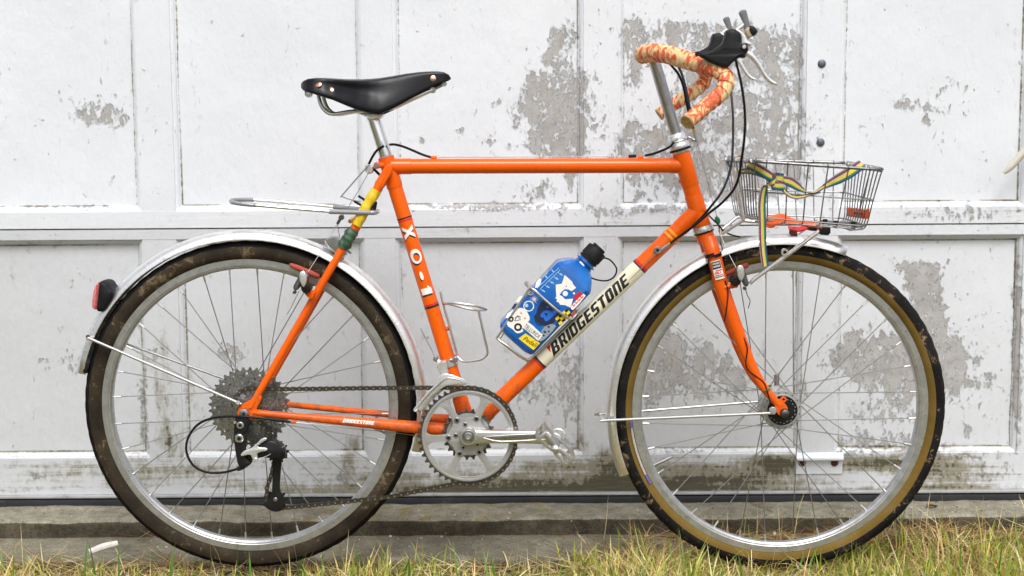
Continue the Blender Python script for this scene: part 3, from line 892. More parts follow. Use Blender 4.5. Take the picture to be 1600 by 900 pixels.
# ------------------------------------------------------------------ grass and litter (real blades)
def blades(name, x, y, z, length, width, lean, azim, bend, color, seg=4, label=None, cat=None):
    """vectorised blades: each a tapering ribbon that bends over along its length"""
    n = len(x)
    t = np.linspace(0, 1, seg + 1)
    th = lean[:, None] + bend[:, None] * t[None, :]            # angle from vertical along the blade
    ds = length[:, None] / seg
    hx = np.concatenate([np.zeros((n, 1)), np.cumsum(np.sin(th[:, :-1]) * ds, 1)], 1)
    hz = np.concatenate([np.zeros((n, 1)), np.cumsum(np.cos(th[:, :-1]) * ds, 1)], 1)
    w = width[:, None] * np.clip(np.array([.75, 1.0, .85, .55, .04, .03, .02])[:seg + 1] if seg == 4 else 1 - .85 * t, .03, 1)[None, :]
    ca, sa = np.cos(azim)[:, None], np.sin(azim)[:, None]
    cx, cy = x[:, None] + hx * ca, y[:, None] + hx * sa
    cz = z[:, None] + hz
    tw = azim + np.pi / 2 + rng.normal(0, .5, n)
    ox, oy = np.cos(tw)[:, None] * w / 2, np.sin(tw)[:, None] * w / 2
    P = np.stack([np.stack([cx - ox, cy - oy, cz], -1), np.stack([cx + ox, cy + oy, cz], -1)], 2)     # n, seg+1, 2, 3
    P = P.reshape(n, (seg + 1) * 2, 3)
    verts = P.reshape(-1, 3)
    q = []
    for k in range(seg): q.append([2 * k, 2 * k + 1, 2 * k + 3, 2 * k + 2])
    q = np.array(q)
    F = (q[None] + (np.arange(n) * (seg + 1) * 2)[:, None, None]).reshape(-1, 4)
    me = bpy.data.meshes.new(name)
    me.vertices.add(len(verts)); me.vertices.foreach_set('co', verts.astype(np.float32).ravel())
    me.loops.add(F.size); me.loops.foreach_set('vertex_index', F.astype(np.int32).ravel())
    me.polygons.add(len(F)); me.polygons.foreach_set('loop_start', (np.arange(len(F)) * 4).astype(np.int32)); 
    at = me.attributes.new('blade', 'FLOAT_COLOR', 'POINT')
    c = np.repeat(np.concatenate([color, np.ones((n, 1))], 1)[:, None, :], (seg + 1) * 2, 1).reshape(-1, 4)
    at.data.foreach_set('color', c.astype(np.float32).ravel())
    me.update(calc_edges=True); me.validate()
    me.shade_smooth()
    me.materials.append(M['grass'])
    o = finish(bpy.data.objects.new(name, me), None, (0, 0, 0))
    tag(o, label, cat, kind='stuff')
    return o
GREENS = np.array([(.30, .36, .045), (.25, .33, .04), (.40, .42, .07), (.46, .44, .09), (.17, .27, .04)])
STRAWS = np.array([(.74, .60, .28), (.64, .48, .19), (.82, .72, .44), (.50, .34, .13), (.70, .60, .25)])
BROWNS = np.array([(.20, .095, .030), (.28, .15, .05), (.10, .055, .022), (.36, .23, .10), (.24, .105, .035)])
def pick(pal, n):
    c = pal[rng.integers(0, len(pal), n)]
    return np.clip(c * rng.uniform(.75, 1.25, (n, 1)) * rng.uniform(.93, 1.07, (n, 3)), 0, 1)
# density and height of the turf along x (metres), read off the photograph's grass line
def turf_h(x):
    px_ = x / PXM + 800
    return np.interp(px_, [-100, 0, 150, 260, 330, 440, 470, 560, 620, 700, 800, 880, 930, 1000, 1060, 1150, 1250, 1330, 1400, 1480, 1540, 1700],
                          [.8, .75, .62, .45, .40, .45, .80, .70, .70, .55, .45, .50, .95, 1.25, 1.0, .72, .72, .85, 1.15, 1.2, 1.25, 1.2])
n = 78000
x = rng.uniform(-1.35, 1.35, n); y = rng.uniform(-.75, .085, n)
clump = np_noise(x + 30, y + 30, 17, 21) * .7 + np_noise(x + 30, y + 30, 55, 22) * .5
keep = (rng.random(n) < np.clip(clump * 1.5 - .28, .06, 1)) & ((y < .03 + np.clip((x - .12) * .5, 0, .055)) | (rng.random(n) < .25))
keep &= ~((np.abs(np.abs(x) - .512) < .10) & (np.abs(y) < .022))
keep &= ~((y > -.03) & (x < .1) & (rng.random(n) < .30))
x, y = x[keep], y[keep]; n = len(x)
h = (.25 + .85 * turf_h(x)) * rng.gamma(6.0, .0080, n) * (.75 + .5 * np_noise(x + 30, y + 30, 14, 23))
h *= np.where(x < .1, 1.2, 1.08)
h *= np.where(y > -.10, .72 + .28 * np.clip((x - .1) / .2, 0, 1), 1.0)
h = np.minimum(h, .125)
dry = rng.random(n) < np.clip(.52 + .25 * (np_noise(x + 50, y + 50, 8, 24) - .5) * 3, .1, .8)
col_ = np.where(dry[:, None], pick(STRAWS, n), pick(GREENS, n))
lean = np.abs(rng.normal(.18, .42, n)) + np.where(dry, .42, 0)
blades('grass', x, y, soil_height(x, y) - .004, h, rng.uniform(.0016, .0042, n), lean, rng.uniform(0, 2 * np.pi, n), rng.normal(.55, .45, n), col_,
       label='short green and straw coloured grass in front of the wheels', cat='grass')
# thatch: dry stems lying over each other
n = 34000
x = rng.uniform(-1.3, 1.35, n); y = rng.uniform(-.45, ysf - .004, n)
px_ = x / PXM + 800
lit = np.interp(px_, [-100, 0, 300, 420, 600, 860, 930, 1000, 1600], [.55, .5, .45, .40, .30, .30, .75, 1, 1])
ylim = np.interp(px_, [-100, 0, 250, 420, 560, 860, 930, 1060, 1600], [.11, .10, .075, .05, .045, .04, .12, .226, .226])
foot = (y > ysf - .020) & (rng.random(n) < .9)
keep = ((rng.random(n) < lit) & (y < ylim + rng.normal(0, .012, n)) | foot) & (y < ysf - .003)
x, y = x[keep], y[keep]; n = len(x)
z = soil_height(x, y) + rng.uniform(-.002, .014, n)
br = rng.random(n) < np.where(y > ysf - .03, .93, np.where(y > .05, .70, .45))
col_ = np.where(br[:, None], pick(BROWNS, n), pick(STRAWS, n))
blades('dry_grass_litter', x, y, z, rng.uniform(.03, .12, n), rng.uniform(.0009, .0028, n), rng.normal(1.45, .16, n), np.where(rng.random(n) < .7, rng.normal(0, .45, n) + np.pi * rng.integers(0, 2, n), rng.uniform(0, 6.28, n)), rng.normal(.12, .3, n), col_,
       label='matted brown dry grass along the edge of the concrete', cat='dry grass')
# tall thin dry stalks
n = 210
x = np.concatenate([rng.uniform(-1.0, .15, 75), rng.uniform(.15, 1.1, 135)]); y = np.concatenate([rng.uniform(-.12, .06, 75), rng.uniform(-.10, .2, 135)])
col_ = pick(STRAWS, n)
blades('dry_grass_stalks', x, y, soil_height(x, y) - .004, rng.uniform(.05, .125, n), rng.uniform(.0010, .0018, n), np.abs(rng.normal(.3, .3, n)), rng.uniform(0, 6.28, n), rng.normal(.3, .4, n), col_,
       label='thin dry grass stalks standing above the turf', cat='grass stalks')
# broad fresh green blades that stand out singly
spots = [(463, 862), (168, 850), (150, 838), (185, 845), (20, 850), (60, 860), (130, 845), (265, 866), (235, 866), (372, 850), (392, 868), (715, 855), (762, 868), (885, 838), (775, 872), (560, 858), (628, 866), (1262, 850), (1246, 862), (1160, 868), (1232, 872), (962, 842), (1040, 870), (1310, 868), (1500, 850), (1560, 840), (1440, 862), (1580, 862), (480, 868), (640, 872)]
x = np.array([s[0] for s in spots]); 
pts_ = [V(px, 893, -.07 + random.uniform(-.05, .05)) for px, py in spots]
hh = np.array([max(.02, V(px, py - 6, p.y).z + .012) for (px, py), p in zip(spots, pts_)])
xx = np.array([p.x for p in pts_]); yy = np.array([p.y for p in pts_]); n = len(spots)
blades('fresh_grass_blades', xx, yy, soil_height(xx, yy) - .004, hh * 1.06, rng.uniform(.0042, .0062, n), np.abs(rng.normal(.05, .12, n)), rng.uniform(0, 6.28, n), rng.normal(.35, .2, n), np.clip(pick(np.array([(.10, .24, .03), (.13, .27, .04), (.08, .19, .03)]), n), 0, 1),
       label='broad fresh green grass blades standing singly', cat='grass blades')

# small loose things on the concrete
def leaf(px, py, z, L, w, rot, mat, label, name='dry_leaf', group=None, curl=.004):
    c = VZ(px, py, z)
    mb = MB(); n = 9; vs = []
    for i in range(n):
        t = i / (n - 1); ww = w * math.sin(math.pi * min(1, t * 1.02 + .02)) ** .7 * .5 + .0004
        for s in (-1, 0, 1):
            vs.append(Vector(((t - .5) * L, s * ww, curl * (abs(s) * 1.1 + math.sin(t * 5) * .5) + .0022)))
    mr = Matrix.Rotation(rot, 3, 'Z')
    mb.add([c + mr @ v for v in vs], [(i * 3 + k, i * 3 + k + 1, i * 3 + k + 4, i * 3 + k + 3) for i in range(n - 1) for k in range(2)])
    o = mb.build(name, mat, None, sharp=0)
    return tag(o, label, 'leaf', group)
leaf(1456, 793, SILL_Z, .026, .012, .3, M['brown_leaf'], 'curled rust brown leaf on the sill right of the front wheel')
leaf(1470, 831, .022, .03, .014, -.4, M['brown_leaf'], 'brown leaf among dry grass below the sill at far right')
leaf(700, 838, .003, .02, .009, .9, M['brown_leaf'], 'small dark leaf on the slab between the wheels')
leaf(432, 822, .002, .016, .010, .2, M['brown_leaf'], 'dark leaf on the slab inside the rear wheel')
mb = MB(); a = VZ(797, 826, .004); b = VZ(858, 829, .004)
mb.tube([a, a.lerp(b, .3) + Vector((0, 0, .012)), a.lerp(b, .6) + Vector((0, .004, .011)), b], [.0012, .0016, .0013, .0008], 7, sm=5)
tag(mb.build('twig', simple('red_brown_twig', (.26, .075, .03), .8), None), 'thin red brown twig lying below the sill right of the pedal', 'twig')
mb = MB(); a = VZ(1172, 786, SILL_Z + .002); b = VZ(1208, 800, SILL_Z + .002)
mb.tube([a, a.lerp(b, .5) + Vector((-.004, 0, .002)), b], [.0008, .0012, .0007], 6, sm=5)
tag(mb.build('twig', M['twig'], None), 'dark curved twig on the sill behind the front wheel', 'twig')
mb = MB(); a = V(140, 863, .0); b = V(184, 849, .02)
mb.tube([a, a.lerp(b, .5) + Vector((0, 0, .002)), b], [.0065, .0075, .006], 9, sm=4)
tag(mb.build('stick', M['pale_stick'], None), 'short bleached stick in the grass behind the rear wheel', 'stick')
mb = MB()
for k in range(170):
    px = random.uniform(-40, 1640); py = random.choice([random.uniform(789, 822) - px * .006, random.uniform(838, 856)]) if px < 950 else random.uniform(783, 806)
    c = VZ(px, py, SILL_Z if py < 825 else 0.0) + Vector((0, 0, .0006)); w = random.uniform(.0012, .0040); an = random.uniform(0, 6)
    pts = [(math.cos(an + q * 1.26) * w * random.uniform(.5, 1), math.sin(an + q * 1.26) * w * random.uniform(.5, 1)) for q in range(5)]
    tl_ = random.uniform(-.3, .3)
    mb.add([c + Vector((x, y, .0012 + x * tl_)) for x, y in pts] + [c + Vector((x, y, .0002)) for x, y in pts], [(0, 1, 2, 3, 4)] + [(q, (q + 1) % 5, 5 + (q + 1) % 5, 5 + q) for q in range(5)], mi=0 if random.random() < .45 else 1)
tag(mb.build('crumbs', [M['pale_stick'], M['brown_leaf']], None, sharp=20), 'tiny paint flakes and dark crumbs scattered over the concrete sill', 'crumbs', kind='stuff')
pebbles = [(52, 838, .003), (300, 836, .0035), (690, 839, .003), (905, 838, .003), (470, 836, .005), (610, 839, .004), (1010, 838, .005), (1210, 834, .004), (86, 832, .006), (94, 831, .0045), (207, 830, .004), (228, 829, .0035), (563, 832, .006), (128, 837, .007), (1128, 834, .005), (1134, 836, .006), (1400, 838, .006)]
for i, (px, py, r_) in enumerate(pebbles):
    c = VZ(px, py, .002 if px < 1000 else .012)
    o = MB().lathe(c, (0, 0, 1), [(-r_ * .3, .0), (-r_ * .2, r_ * .8), (r_ * .3, r_), (r_ * .8, r_ * .6), (r_ * .95, 0)], 8, rfun=lambda s, j: random.uniform(-.25, .15) * r_).build('pebble', M['pale_stick'], None)
    tag(o, 'tiny pale stone chip lying at the foot of the concrete sill', 'pebble', 'pale stone chips below the sill')
# ================================================================== BICYCLE
WR, WF = V(392.5, 633.5, 0), V(1217.5, 636.5, 0)
bike = empty('bicycle', ((WR.x + WF.x) / 2, 0, 0))
tag(bike, 'orange touring bicycle with silver mudguards and wire front basket before a garage door', 'bicycle', kind='thing')
YAX = Vector((0, 1, 0))
def mir(p): return Vector((p[0], -p[1], p[2]))
O_ = M['orange']

# ------------------------------------------------------------------ frame
BB = V(733.5, 670.5, 0)
frame = empty('frame', V(612, 258, 0), bike)
ST_T = V(606.3, 257, 0)
TT_R, TT_F = V(608, 260, 0), V(1070, 258.5, 0)
HT_T, HT_B = V(1064.0, 238, 0), V(1097.0, 353, 0)
DT_F = V(1089, 331, 0)
def along(a, b, t): return Vector(a).lerp(Vector(b), t)
MB().rod(TT_R, TT_F, .0143, 28).build('top_tube', O_, frame)
MB().rod(DT_F, BB, .0159, 30).build('down_tube', O_, frame)
MB().rod(along(ST_T, BB, -.012), BB, .0143, 28).build('seat_tube', O_, frame)
MB().rod(HT_T, HT_B, .0162, 30).build('head_tube', O_, frame)
def lug(A, B, r, name='lug'):
    A, B = Vector(A), Vector(B)
    d = (B - A); l = d.length
    return MB().lathe(A, d, [(0, r - .0004), (0, r + .0009), (l * .985, r + .0009), (l, r + .0007), (l, r - .0004)], 30).build(name, O_, frame)
lug(along(TT_R, TT_F, -.004), along(TT_R, TT_F, .075), .0143)
lug(along(TT_F, TT_R, -.004), along(TT_F, TT_R, .052), .0143)
lug(along(DT_F, BB, -.02), along(DT_F, BB, .075), .0159)
lug(along(ST_T, BB, -.028), along(ST_T, BB, .085), .0145)
lug(along(HT_T, HT_B, 0), along(HT_T, HT_B, .45), .0162)
lug(along(HT_B, HT_T, 0), along(HT_B, HT_T, .42), .0162)
MB().lathe(BB - YAX * .035, YAX, [(0, .0165), (.001, .0196), (.069, .0196), (.070, .0165)], 32).build('bottom_bracket_shell', O_, frame)
lug(along(BB, ST_T, .02), along(BB, ST_T, .12), .0146)
lug(along(BB, DT_F, .02), along(BB, DT_F, .085), .0162)
# seat cluster ears and binder bolt
mb = MB()
for s in (-1, 1):
    mb.rod(V(605, 257, .008 * s), V(589.5, 258.5, .008 * s), .0062, 14)
mb.rod(V(589, 258.5, -.016), V(589, 258.5, .016), .0068, 18)
mb.build('seat_clamp_ear', O_, frame)
mb = MB(); mb.disc(V(588.5, 258.5, -.0185), YAX, .0052, .037, 16, bev=.001); mb.disc(V(588.5, 258.5, -.0192), YAX, .0026, .003, 6)
mb.build('binder_bolt', M['steel'], frame)
for s in (-1, 1):
    a = V(607, 264, -.0195); b = V(391, 637, -.066)
    if s > 0: a, b = mir(a), mir(b)
    d = (b - a).normalized()
    mb = MB()
    mb.tube([a - d * .004, a + d * .006, a + d * .02, along(a, b, .5), along(a, b, .93), b], [.0035, .0082, .0078, .0074, .0068, .006], 18)
    mb.build('seat_stay', O_, frame)
    p = [V(396, 644.5, -.066), V(420, 646.8, -.065), V(534, 657.3, -.048), V(631, 666, -.032), V(700, 671, -.018)]
    if s > 0:
        p = [V(404, 626, .064), V(454, 632.5, .061), V(613, 648, .034), V(700, 656, .018)]
        mb = MB().tube(p, [.0055, .0058, .0066, .011], 16, sm=4)
    else:
        mb = MB().tube(p, [.0052, .0060, .0088, .0116, .0118], 18, sm=5)
    mb.build('chain_stay', O_, frame)
    mb = MB().pillow([(600, 263), (604, 257.5), (610, 256.8), (613.5, 262), (611, 272), (604, 283), (595, 297), (584, 291.5), (592, 275)], -.0245, .0040, .0025, sm=2)
    if s > 0: mb.v = [(x, -y, z) for x, y, z in mb.v]; mb.f = [tuple(reversed(f)) for f in mb.f]
    mb.build('seat_stay_cap', O_, frame)
# dropouts
dr = [(378, 632), (386, 628), (396, 622), (403, 618), (409, 621), (403, 634), (401, 640), (409, 641.5), (414, 645), (412, 652), (398, 652), (392, 656), (384, 660), (376, 661), (372, 655), (371, 646), (373, 638)]
for s in (-1, 1):
    mb = MB().pplate(dr, -.0695, .006, sm=3)
    if s > 0: mb.v = [(x, -y, z) for x, y, z in mb.v]; mb.f = [tuple(reversed(f)) for f in mb.f]
    mb.build('dropout', O_, frame, bevel=.0008)
# stiffening bridge, cable stops, brake bosses, bottle bosses
MB().rod(V(527, 397, -.020), V(527, 397, .020), .0055, 14).build('seat_stay_bridge', O_, frame)
def stop(px, py, Y, L=.011, ax=(1, 0, 0), r=.0038, name='cable_stop'):
    c = V(px, py, Y); ax = Vector(ax).normalized()
    mb = MB().lathe(c - ax * L / 2, ax, [(0, 0), (0, r), (L, r), (L, 0)], 12)
    return mb.build(name, O_, frame, bevel=.0005)
stop(678, 246.5, 0); stop(1001, 246, 0); stop(459, 659.5, -.062, .010, (1, 0, .03), .0032)
MB().rod(V(1062, 283.5, -.004), V(1068, 282, 0), .004, 12).build('cable_stop', O_, frame)
for pts in (((474, 460), (490, 458)), ):
    mb = MB().pplate([(475.5, 459), (481, 452), (492, 457), (488, 467), (483, 467)], -.066, .016); mb.build('brake_boss', O_, frame, bevel=.001)
# painted pin stripes
def band(A, B, t0, t1, r, mat, name, off=.0003):
    a, b = along(A, B, t0), along(A, B, t1); l = (b - a).length
    return MB().lathe(a, b - a, [(0, r - .0005), (0, r + off), (l, r + off), (l, r - .0005)], 36).build(name, mat, frame)
def tpos(A, B, px):  # parameter on tube nearest to a photo column
    lo, hi = 0.0, 1.0
    for _ in range(40):
        m_ = (lo + hi) / 2; p = along(A, B, m_); q = proj(p.x, p.y, p.z)[0]
        qa = proj(A.x, A.y, A.z)[0]; qb = proj(B.x, B.y, B.z)[0]
        if (q < px) == (qa < qb): lo = m_
        else: hi = m_
    return (lo + hi) / 2
def bandpx(A, B, x0, x1, r, mat, name, off=.0003): return band(A, B, tpos(A, B, x0), tpos(A, B, x1), r, mat, name, off)
dA, dB = BB, DT_F
bandpx(dA, dB, 845.5, 998, .0159, M['cream'], 'white_band', .0004)
for x0, x1, mt_ in ((841.2, 843.4, 'red_print'), (843.4, 845.5, 'black_print'), (998, 1000, 'black_print'), (1000, 1003, 'red_print')):
    bandpx(dA, dB, x0, x1, .0159, M[mt_], 'pin_stripe', .00045)
for x0, x1 in ((1045.5, 1048.5), (1051.0, 1054.0)): bandpx(dA, dB, x0, x1, .0159, M['gold_print'], 'pin_stripe', .0017)
for x0, x1, mt_ in ((631.6, 632.3, 'black_print'), (632.7, 633.4, 'red_print'), (673.0, 673.7, 'red_print'), (673.9, 674.9, 'black_print')):
    bandpx(ST_T, BB, x0, x1, .0143, M[mt_], 'pin_stripe')
# tape bound round the near seat stay
sa, sb = V(607, 264, -.0195), V(391, 637, -.066)
def wrap(x0, x1, r, mat, name, label, lump=.0):
    a, b = along(sa, sb, tpos(sa, sb, x0)), along(sa, sb, tpos(sa, sb, x1)); l = (b - a).length
    n = 26; prof = [(0, r - .002)]
    for k in range(n + 1):
        t = k / n
        prof.append((l * t, r + .0008 * (1 if int(t * 6.99) % 2 else 0) + lump * math.sin(math.pi * t)))
    prof.append((l, r - .002))
    o = MB().lathe(a, b - a, prof, 24, rfun=lambda s, j: .0007 * math.sin(s * 1.3 + j * .7) + lump * .45 * math.sin(s * .55 + j * .35)).build(name, mat, frame)
    tag(o, label); return o
wrap(588, 556, .0098, M['yellow_tape'], 'tape_wrap', 'yellow tape wrap on the seat stay')
wrap(552.5, 535, .0098, M['green_tape'], 'tape_wrap', 'dark green tape wrap below the yellow one', .0022)

# lettering ---------------------------------------------------------
def ring(o, i): return [('ring', o, i)]
def oct_(x0, y0, x1, y1, c, c2=None):
    c2 = c if c2 is None else c2
    return [(x0 + c, y0), (x1 - c, y0), (x1, y0 + c2), (x1, y1 - c2), (x1 - c, y1), (x0 + c, y1), (x0, y1 - c2), (x0, y0 + c2)]
sT, sV = .20, .29
def L_(ch):
    r = lambda x0, y0, x1, y1: [[(x0, y0), (x1, y0), (x1, y1), (x0, y1)]]
    if ch == 'I': return r(0, 0, sV, 1), .26
    if ch == 'E': return r(0, 0, sV, 1) + r(sV, 0, .68, sT) + r(sV, .41, .62, .58) + r(sV, 1 - sT, .68, 1), .68
    if ch == 'T': return r(0, 1 - sT, .70, 1) + r(.22, 0, .22 + sV, 1 - sT), .70
    if ch == 'O': return [[oct_(0, 0, .74, 1, .12), oct_(sV, sT, .74 - sV, 1 - sT, .05)]], .74
    if ch == 'D': return [[[(0, 0), (.60, 0), (.74, .14), (.74, .86), (.60, 1), (0, 1)], [(sV, sT), (.46, sT), (.49, .24), (.49, .76), (.46, 1 - sT), (sV, 1 - sT)]]], .74
    if ch == 'N': return [[(0, 0), (sV, 0), (sV, 1 - sT), (.48, 1 - sT), (.48, 0), (.74, 0), (.74, .88), (.62, 1), (0, 1)]], .74
    if ch == 'S': return [[(.0, 0), (.58, 0), (.70, .12), (.70, .46), (.60, .57), (sV, .57), (sV, 1 - sT), (.70, 1 - sT), (.70, 1), (.12, 1), (0, .88), (0, .50), (.11, .40), (.44, .40), (.44, sT), (0, sT)]], .70
    if ch == 'G': return [[(.12, 0), (.74, 0), (.74, .52), (.40, .52), (.40, .38), (.50, .38), (.50, sT), (sV, sT), (sV, 1 - sT), (.74, 1 - sT), (.74, 1), (.12, 1), (0, .88), (0, .12)]], .74
    if ch == 'R': return [[[(0, 0), (sV, 0), (sV, .36), (.36, .36), (.50, 0), (.78, 0), (.62, .40), (.72, .52), (.72, .88), (.60, 1), (0, 1)], [(sV, .52), (.46, .52), (.48, .56), (.48, .80), (.46, .83), (sV, .83)]]], .74
    if ch == 'B': return [[[(-.10, -.16), (.10, 0), (.62, 0), (.74, .12), (.74, .42), (.65, .53), (.72, .62), (.72, .92), (.60, 1.04), (.06, 1.04)], [(.27, sT), (.46, sT), (.48, .24), (.48, .40), (.45, .45), (.30, .45)], [(.31, .60), (.45, .60), (.47, .66), (.47, .82), (.44, .86), (.33, .86)]]], .76
    if ch == 'X': return [[(0, 0), (.24, 0), (.40, .32), (.58, 0), (.84, 0), (.55, .52), (.80, 1), (.56, 1), (.42, .70), (.26, 1), (.0, 1), (.27, .50)]], .86
    if ch == '1': return [[(.10, 0), (.40, 0), (.40, 1), (.16, 1), (.0, .66), (.10, .66)]], .42
    if ch == '-': return [oct_(.0, .40, .46, .60, .10, .06)], .48
    return [], .4
def on_tube(polys, A, B, r, t0, h, mat, name, parent, up_sign=1, slant=0.0, off=.0006, shift=0.0, cut=7, width_scale=1.0):
    """polys in letter units -> thin print wrapped on the tube A-B; the text runs from A to B"""
    A, B = Vector(A), Vector(B)
    ax = (B - A).normalized()
    mid = along(A, B, t0)
    tw = (CAM - mid); tw = (tw - ax * tw.dot(ax)).normalized()
    up = tw.cross(ax) * 1.0
    if up.z * up_sign < 0: up = -up
    bm = bmesh.new()
    for poly in polys:
        loops = poly if isinstance(poly[0][0], (tuple, list)) else [poly]
        flat = [p for l in loops for p in l]
        tr = tessellate_polygon([[Vector((p[0], p[1], 0)) for p in l] for l in loops])
        vs = [bm.verts.new((p[0], p[1], 0)) for p in flat]
        for t in tr:
            try: bm.faces.new([vs[i] for i in t])
            except ValueError: pass
    for k in range(1, cut):
        y = -.2 + 1.4 * k / cut
        bmesh.ops.bisect_plane(bm, geom=bm.verts[:] + bm.edges[:] + bm.faces[:], plane_co=(0, y, 0), plane_no=(0, 1, 0), dist=1e-5)
    bm.verts.ensure_lookup_table()
    vs, idx = [], {}
    for i, v in enumerate(bm.verts):
        idx[v] = i
        u, w = v.co.x * width_scale * h, (v.co.y - .5) * h + shift
        u += slant * w
        ph = w / r
        vs.append(mid + ax * u + (tw * math.cos(ph) + up * math.sin(ph)) * (r + off))
    fs = [tuple(idx[v] for v in f.verts) for f in bm.faces]
    bm.free()
    mb = MB().add(vs, fs)
    return mb.build(name, mat, parent, sharp=0)
# downtube name: from px 862 to px 984 along the tube
tA, tB = tpos(BB, DT_F, 863.5), tpos(BB, DT_F, 980)
Ltxt = (along(BB, DT_F, tB) - along(BB, DT_F, tA)).length
word = 'BRIDGESTONE'
wd = [L_(c)[1] for c in word]; gap = .115
tot = sum(wd) + gap * (len(word) - 1)
h_ = .0218
ws = Ltxt / (tot * h_)
u = 0
for i, c in enumerate(word):
    big = 1.0 if c != 'B' else 1.0
    pol = L_(c)[0]
    def sh(p): return [(q[0] + u, q[1]) for q in p]
    P2 = [[sh(l) for l in poly] if isinstance(poly[0][0], (tuple, list)) else sh(poly) for poly in pol]
    on_tube(P2, BB, DT_F, .0163, tA, h_, M['black_print'], 'letter', frame, 1, .42, .0005, 0, 7, ws)
    u += wd[i] + gap
on_tube([[(-.42, 1.06), (.02, 1.06), (-.19, .42)]], BB, DT_F, .0163, tA, h_, M['red_print'], 'red_flash', frame, 1, .42, .0005, 0, 7, ws)
# model letters down the seat tube (tops to the right), with their black drop shadow
for cpx, ch, hh, wsc in ((635.6, 'X', .0222, 1.42), (647.0, 'O', .0222, 1.62), (657.6, '-', .0222, 1.30), (664.3, '1', .0215, 1.95)):
    t = tpos(ST_T, BB, cpx)
    for dx, dy, mt_, of in ((.085, -.06, 'black_print', .0003), (0, 0, 'white_print', .0006)):
        if ch == 'O':
            n = 26
            o = [(.37 + .40 * math.cos(2 * math.pi * k / n), .5 + .5 * math.sin(2 * math.pi * k / n)) for k in range(n)]
            i_ = [(.41 + .23 * math.cos(2 * math.pi * k / n), .53 + .28 * math.sin(2 * math.pi * k / n)) for k in range(n)]
            pol = [[o, i_]]
        elif ch == '-':
            n = 16
            pol = [[(.27 + .30 * math.cos(2 * math.pi * k / n), .46 + .15 * math.sin(2 * math.pi * k / n)) for k in range(n)]]
        else: pol = L_(ch)[0]
        P2 = [[[(q[0] + dx, q[1] + dy) for q in l] for l in poly] if isinstance(poly[0][0], (tuple, list)) else [(q[0] + dx, q[1] + dy) for q in poly] for poly in pol]
        on_tube(P2, ST_T, BB, .0143, t, hh, M[mt_], 'letter' if mt_ == 'white_print' else 'letter_shadow', frame, 1, .0, of, -.0005, 9, wsc)
# small white name on the chain stay
cA, cB = V(534, 657.3, -.048), V(631, 666, -.032)
u = 0
polys = []
for i, c in enumerate(word):
    for poly in L_(c)[0]:
        polys.append([[(q[0] + u, q[1]) for q in l] for l in poly] if isinstance(poly[0][0], (tuple, list)) else [(q[0] + u, q[1]) for q in poly])
    u += wd[i] + .12
on_tube(polys, cA, cB, .0091, tpos(cA, cB, 536), .0062, M['white_print'], 'lettering', frame, 1, .3, .0014, 0.0005, 3, .0062 and (48 * PXM) / (u * .0062))

# ------------------------------------------------------------------ headset, stem, fork
FA = (HT_T - HT_B).normalized()
def stack(c, prof, mat, name, parent, seg=32): return MB().lathe(c, FA, prof, seg).build(name, mat, parent)
headset = empty('headset', HT_T, bike)
stack(HT_T, [(0, .012), (0, .0185), (.0035, .0190), (.0038, .0178)], M['silver'], 'cup', headset)
stack(HT_T + FA * .0036, [(0, .012), (0, .0205), (.0024, .0208), (.0048, .0205), (.0048, .012)], M['black_rubber'], 'seal_ring', headset)
stack(HT_T + FA * .0082, [(0, .012), (0, .0206), (.002, .0212), (.008, .0205), (.0105, .0185), (.0125, .0165), (.0125, .012)], M['silver'], 'top_race', headset)
stack(HT_T + FA * .0208, [(0, .012), (0, .0176), (.0016, .0186), (.003, .0178), (.003, .012)], M['alloy'], 'washer', headset)
stack(HT_T + FA * .0240, [(0, .012), (0, .0178), (.001, .0188), (.010, .0186), (.0125, .0165), (.0135, .0120)], M['silver'], 'lock_nut', headset, 8)
# cable hanger reaching forward
mb = MB(); a = HT_T + FA * .0225
mb.tube([a + Vector((.012, 0, 0)), V(1076, 214.5, -.004), V(1083, 218.5, -.004), V(1089, 218, -.004)], [.0035, .0028, .0032, .0032], 10, sm=4)
mb.rod(V(1086, 212, -.004), V(1089, 222, -.004), .004, 12)
mb.build('cable_hanger', M['steel'], headset)
MB().rod(V(1083.5, 201, -.004), V(1085, 206.5, -.004), .0034, 12).build('barrel_adjuster', simple('brass', (.55, .36, .08), .35, 1.0), headset)
MB().rod(V(1084.8, 206, -.004), V(1087, 213, -.004), .0042, 12).build('barrel_adjuster', M['steel'], headset)
stack(HT_B - FA * .0035, [(0, .012), (0, .0190), (.0035, .0184)], M['silver'], 'lower_cup', headset)
stack(HT_B - FA * .0105, [(0, .012), (0, .0198), (.0030, .0206), (.0068, .0198), (.0068, .012)], M['silver'], 'lower_cup', headset)
stack(HT_B - FA * .0135, [(0, .012), (0, .0196), (.0028, .0196), (.0028, .012)], M['black_rubber'], 'seal_ring', headset)
stem_t = V(1019, 84, 0)
stem = MB().tube([HT_T + FA * .03, stem_t], [.0112, .0111], 26).build('stem', M['steel'], bike)

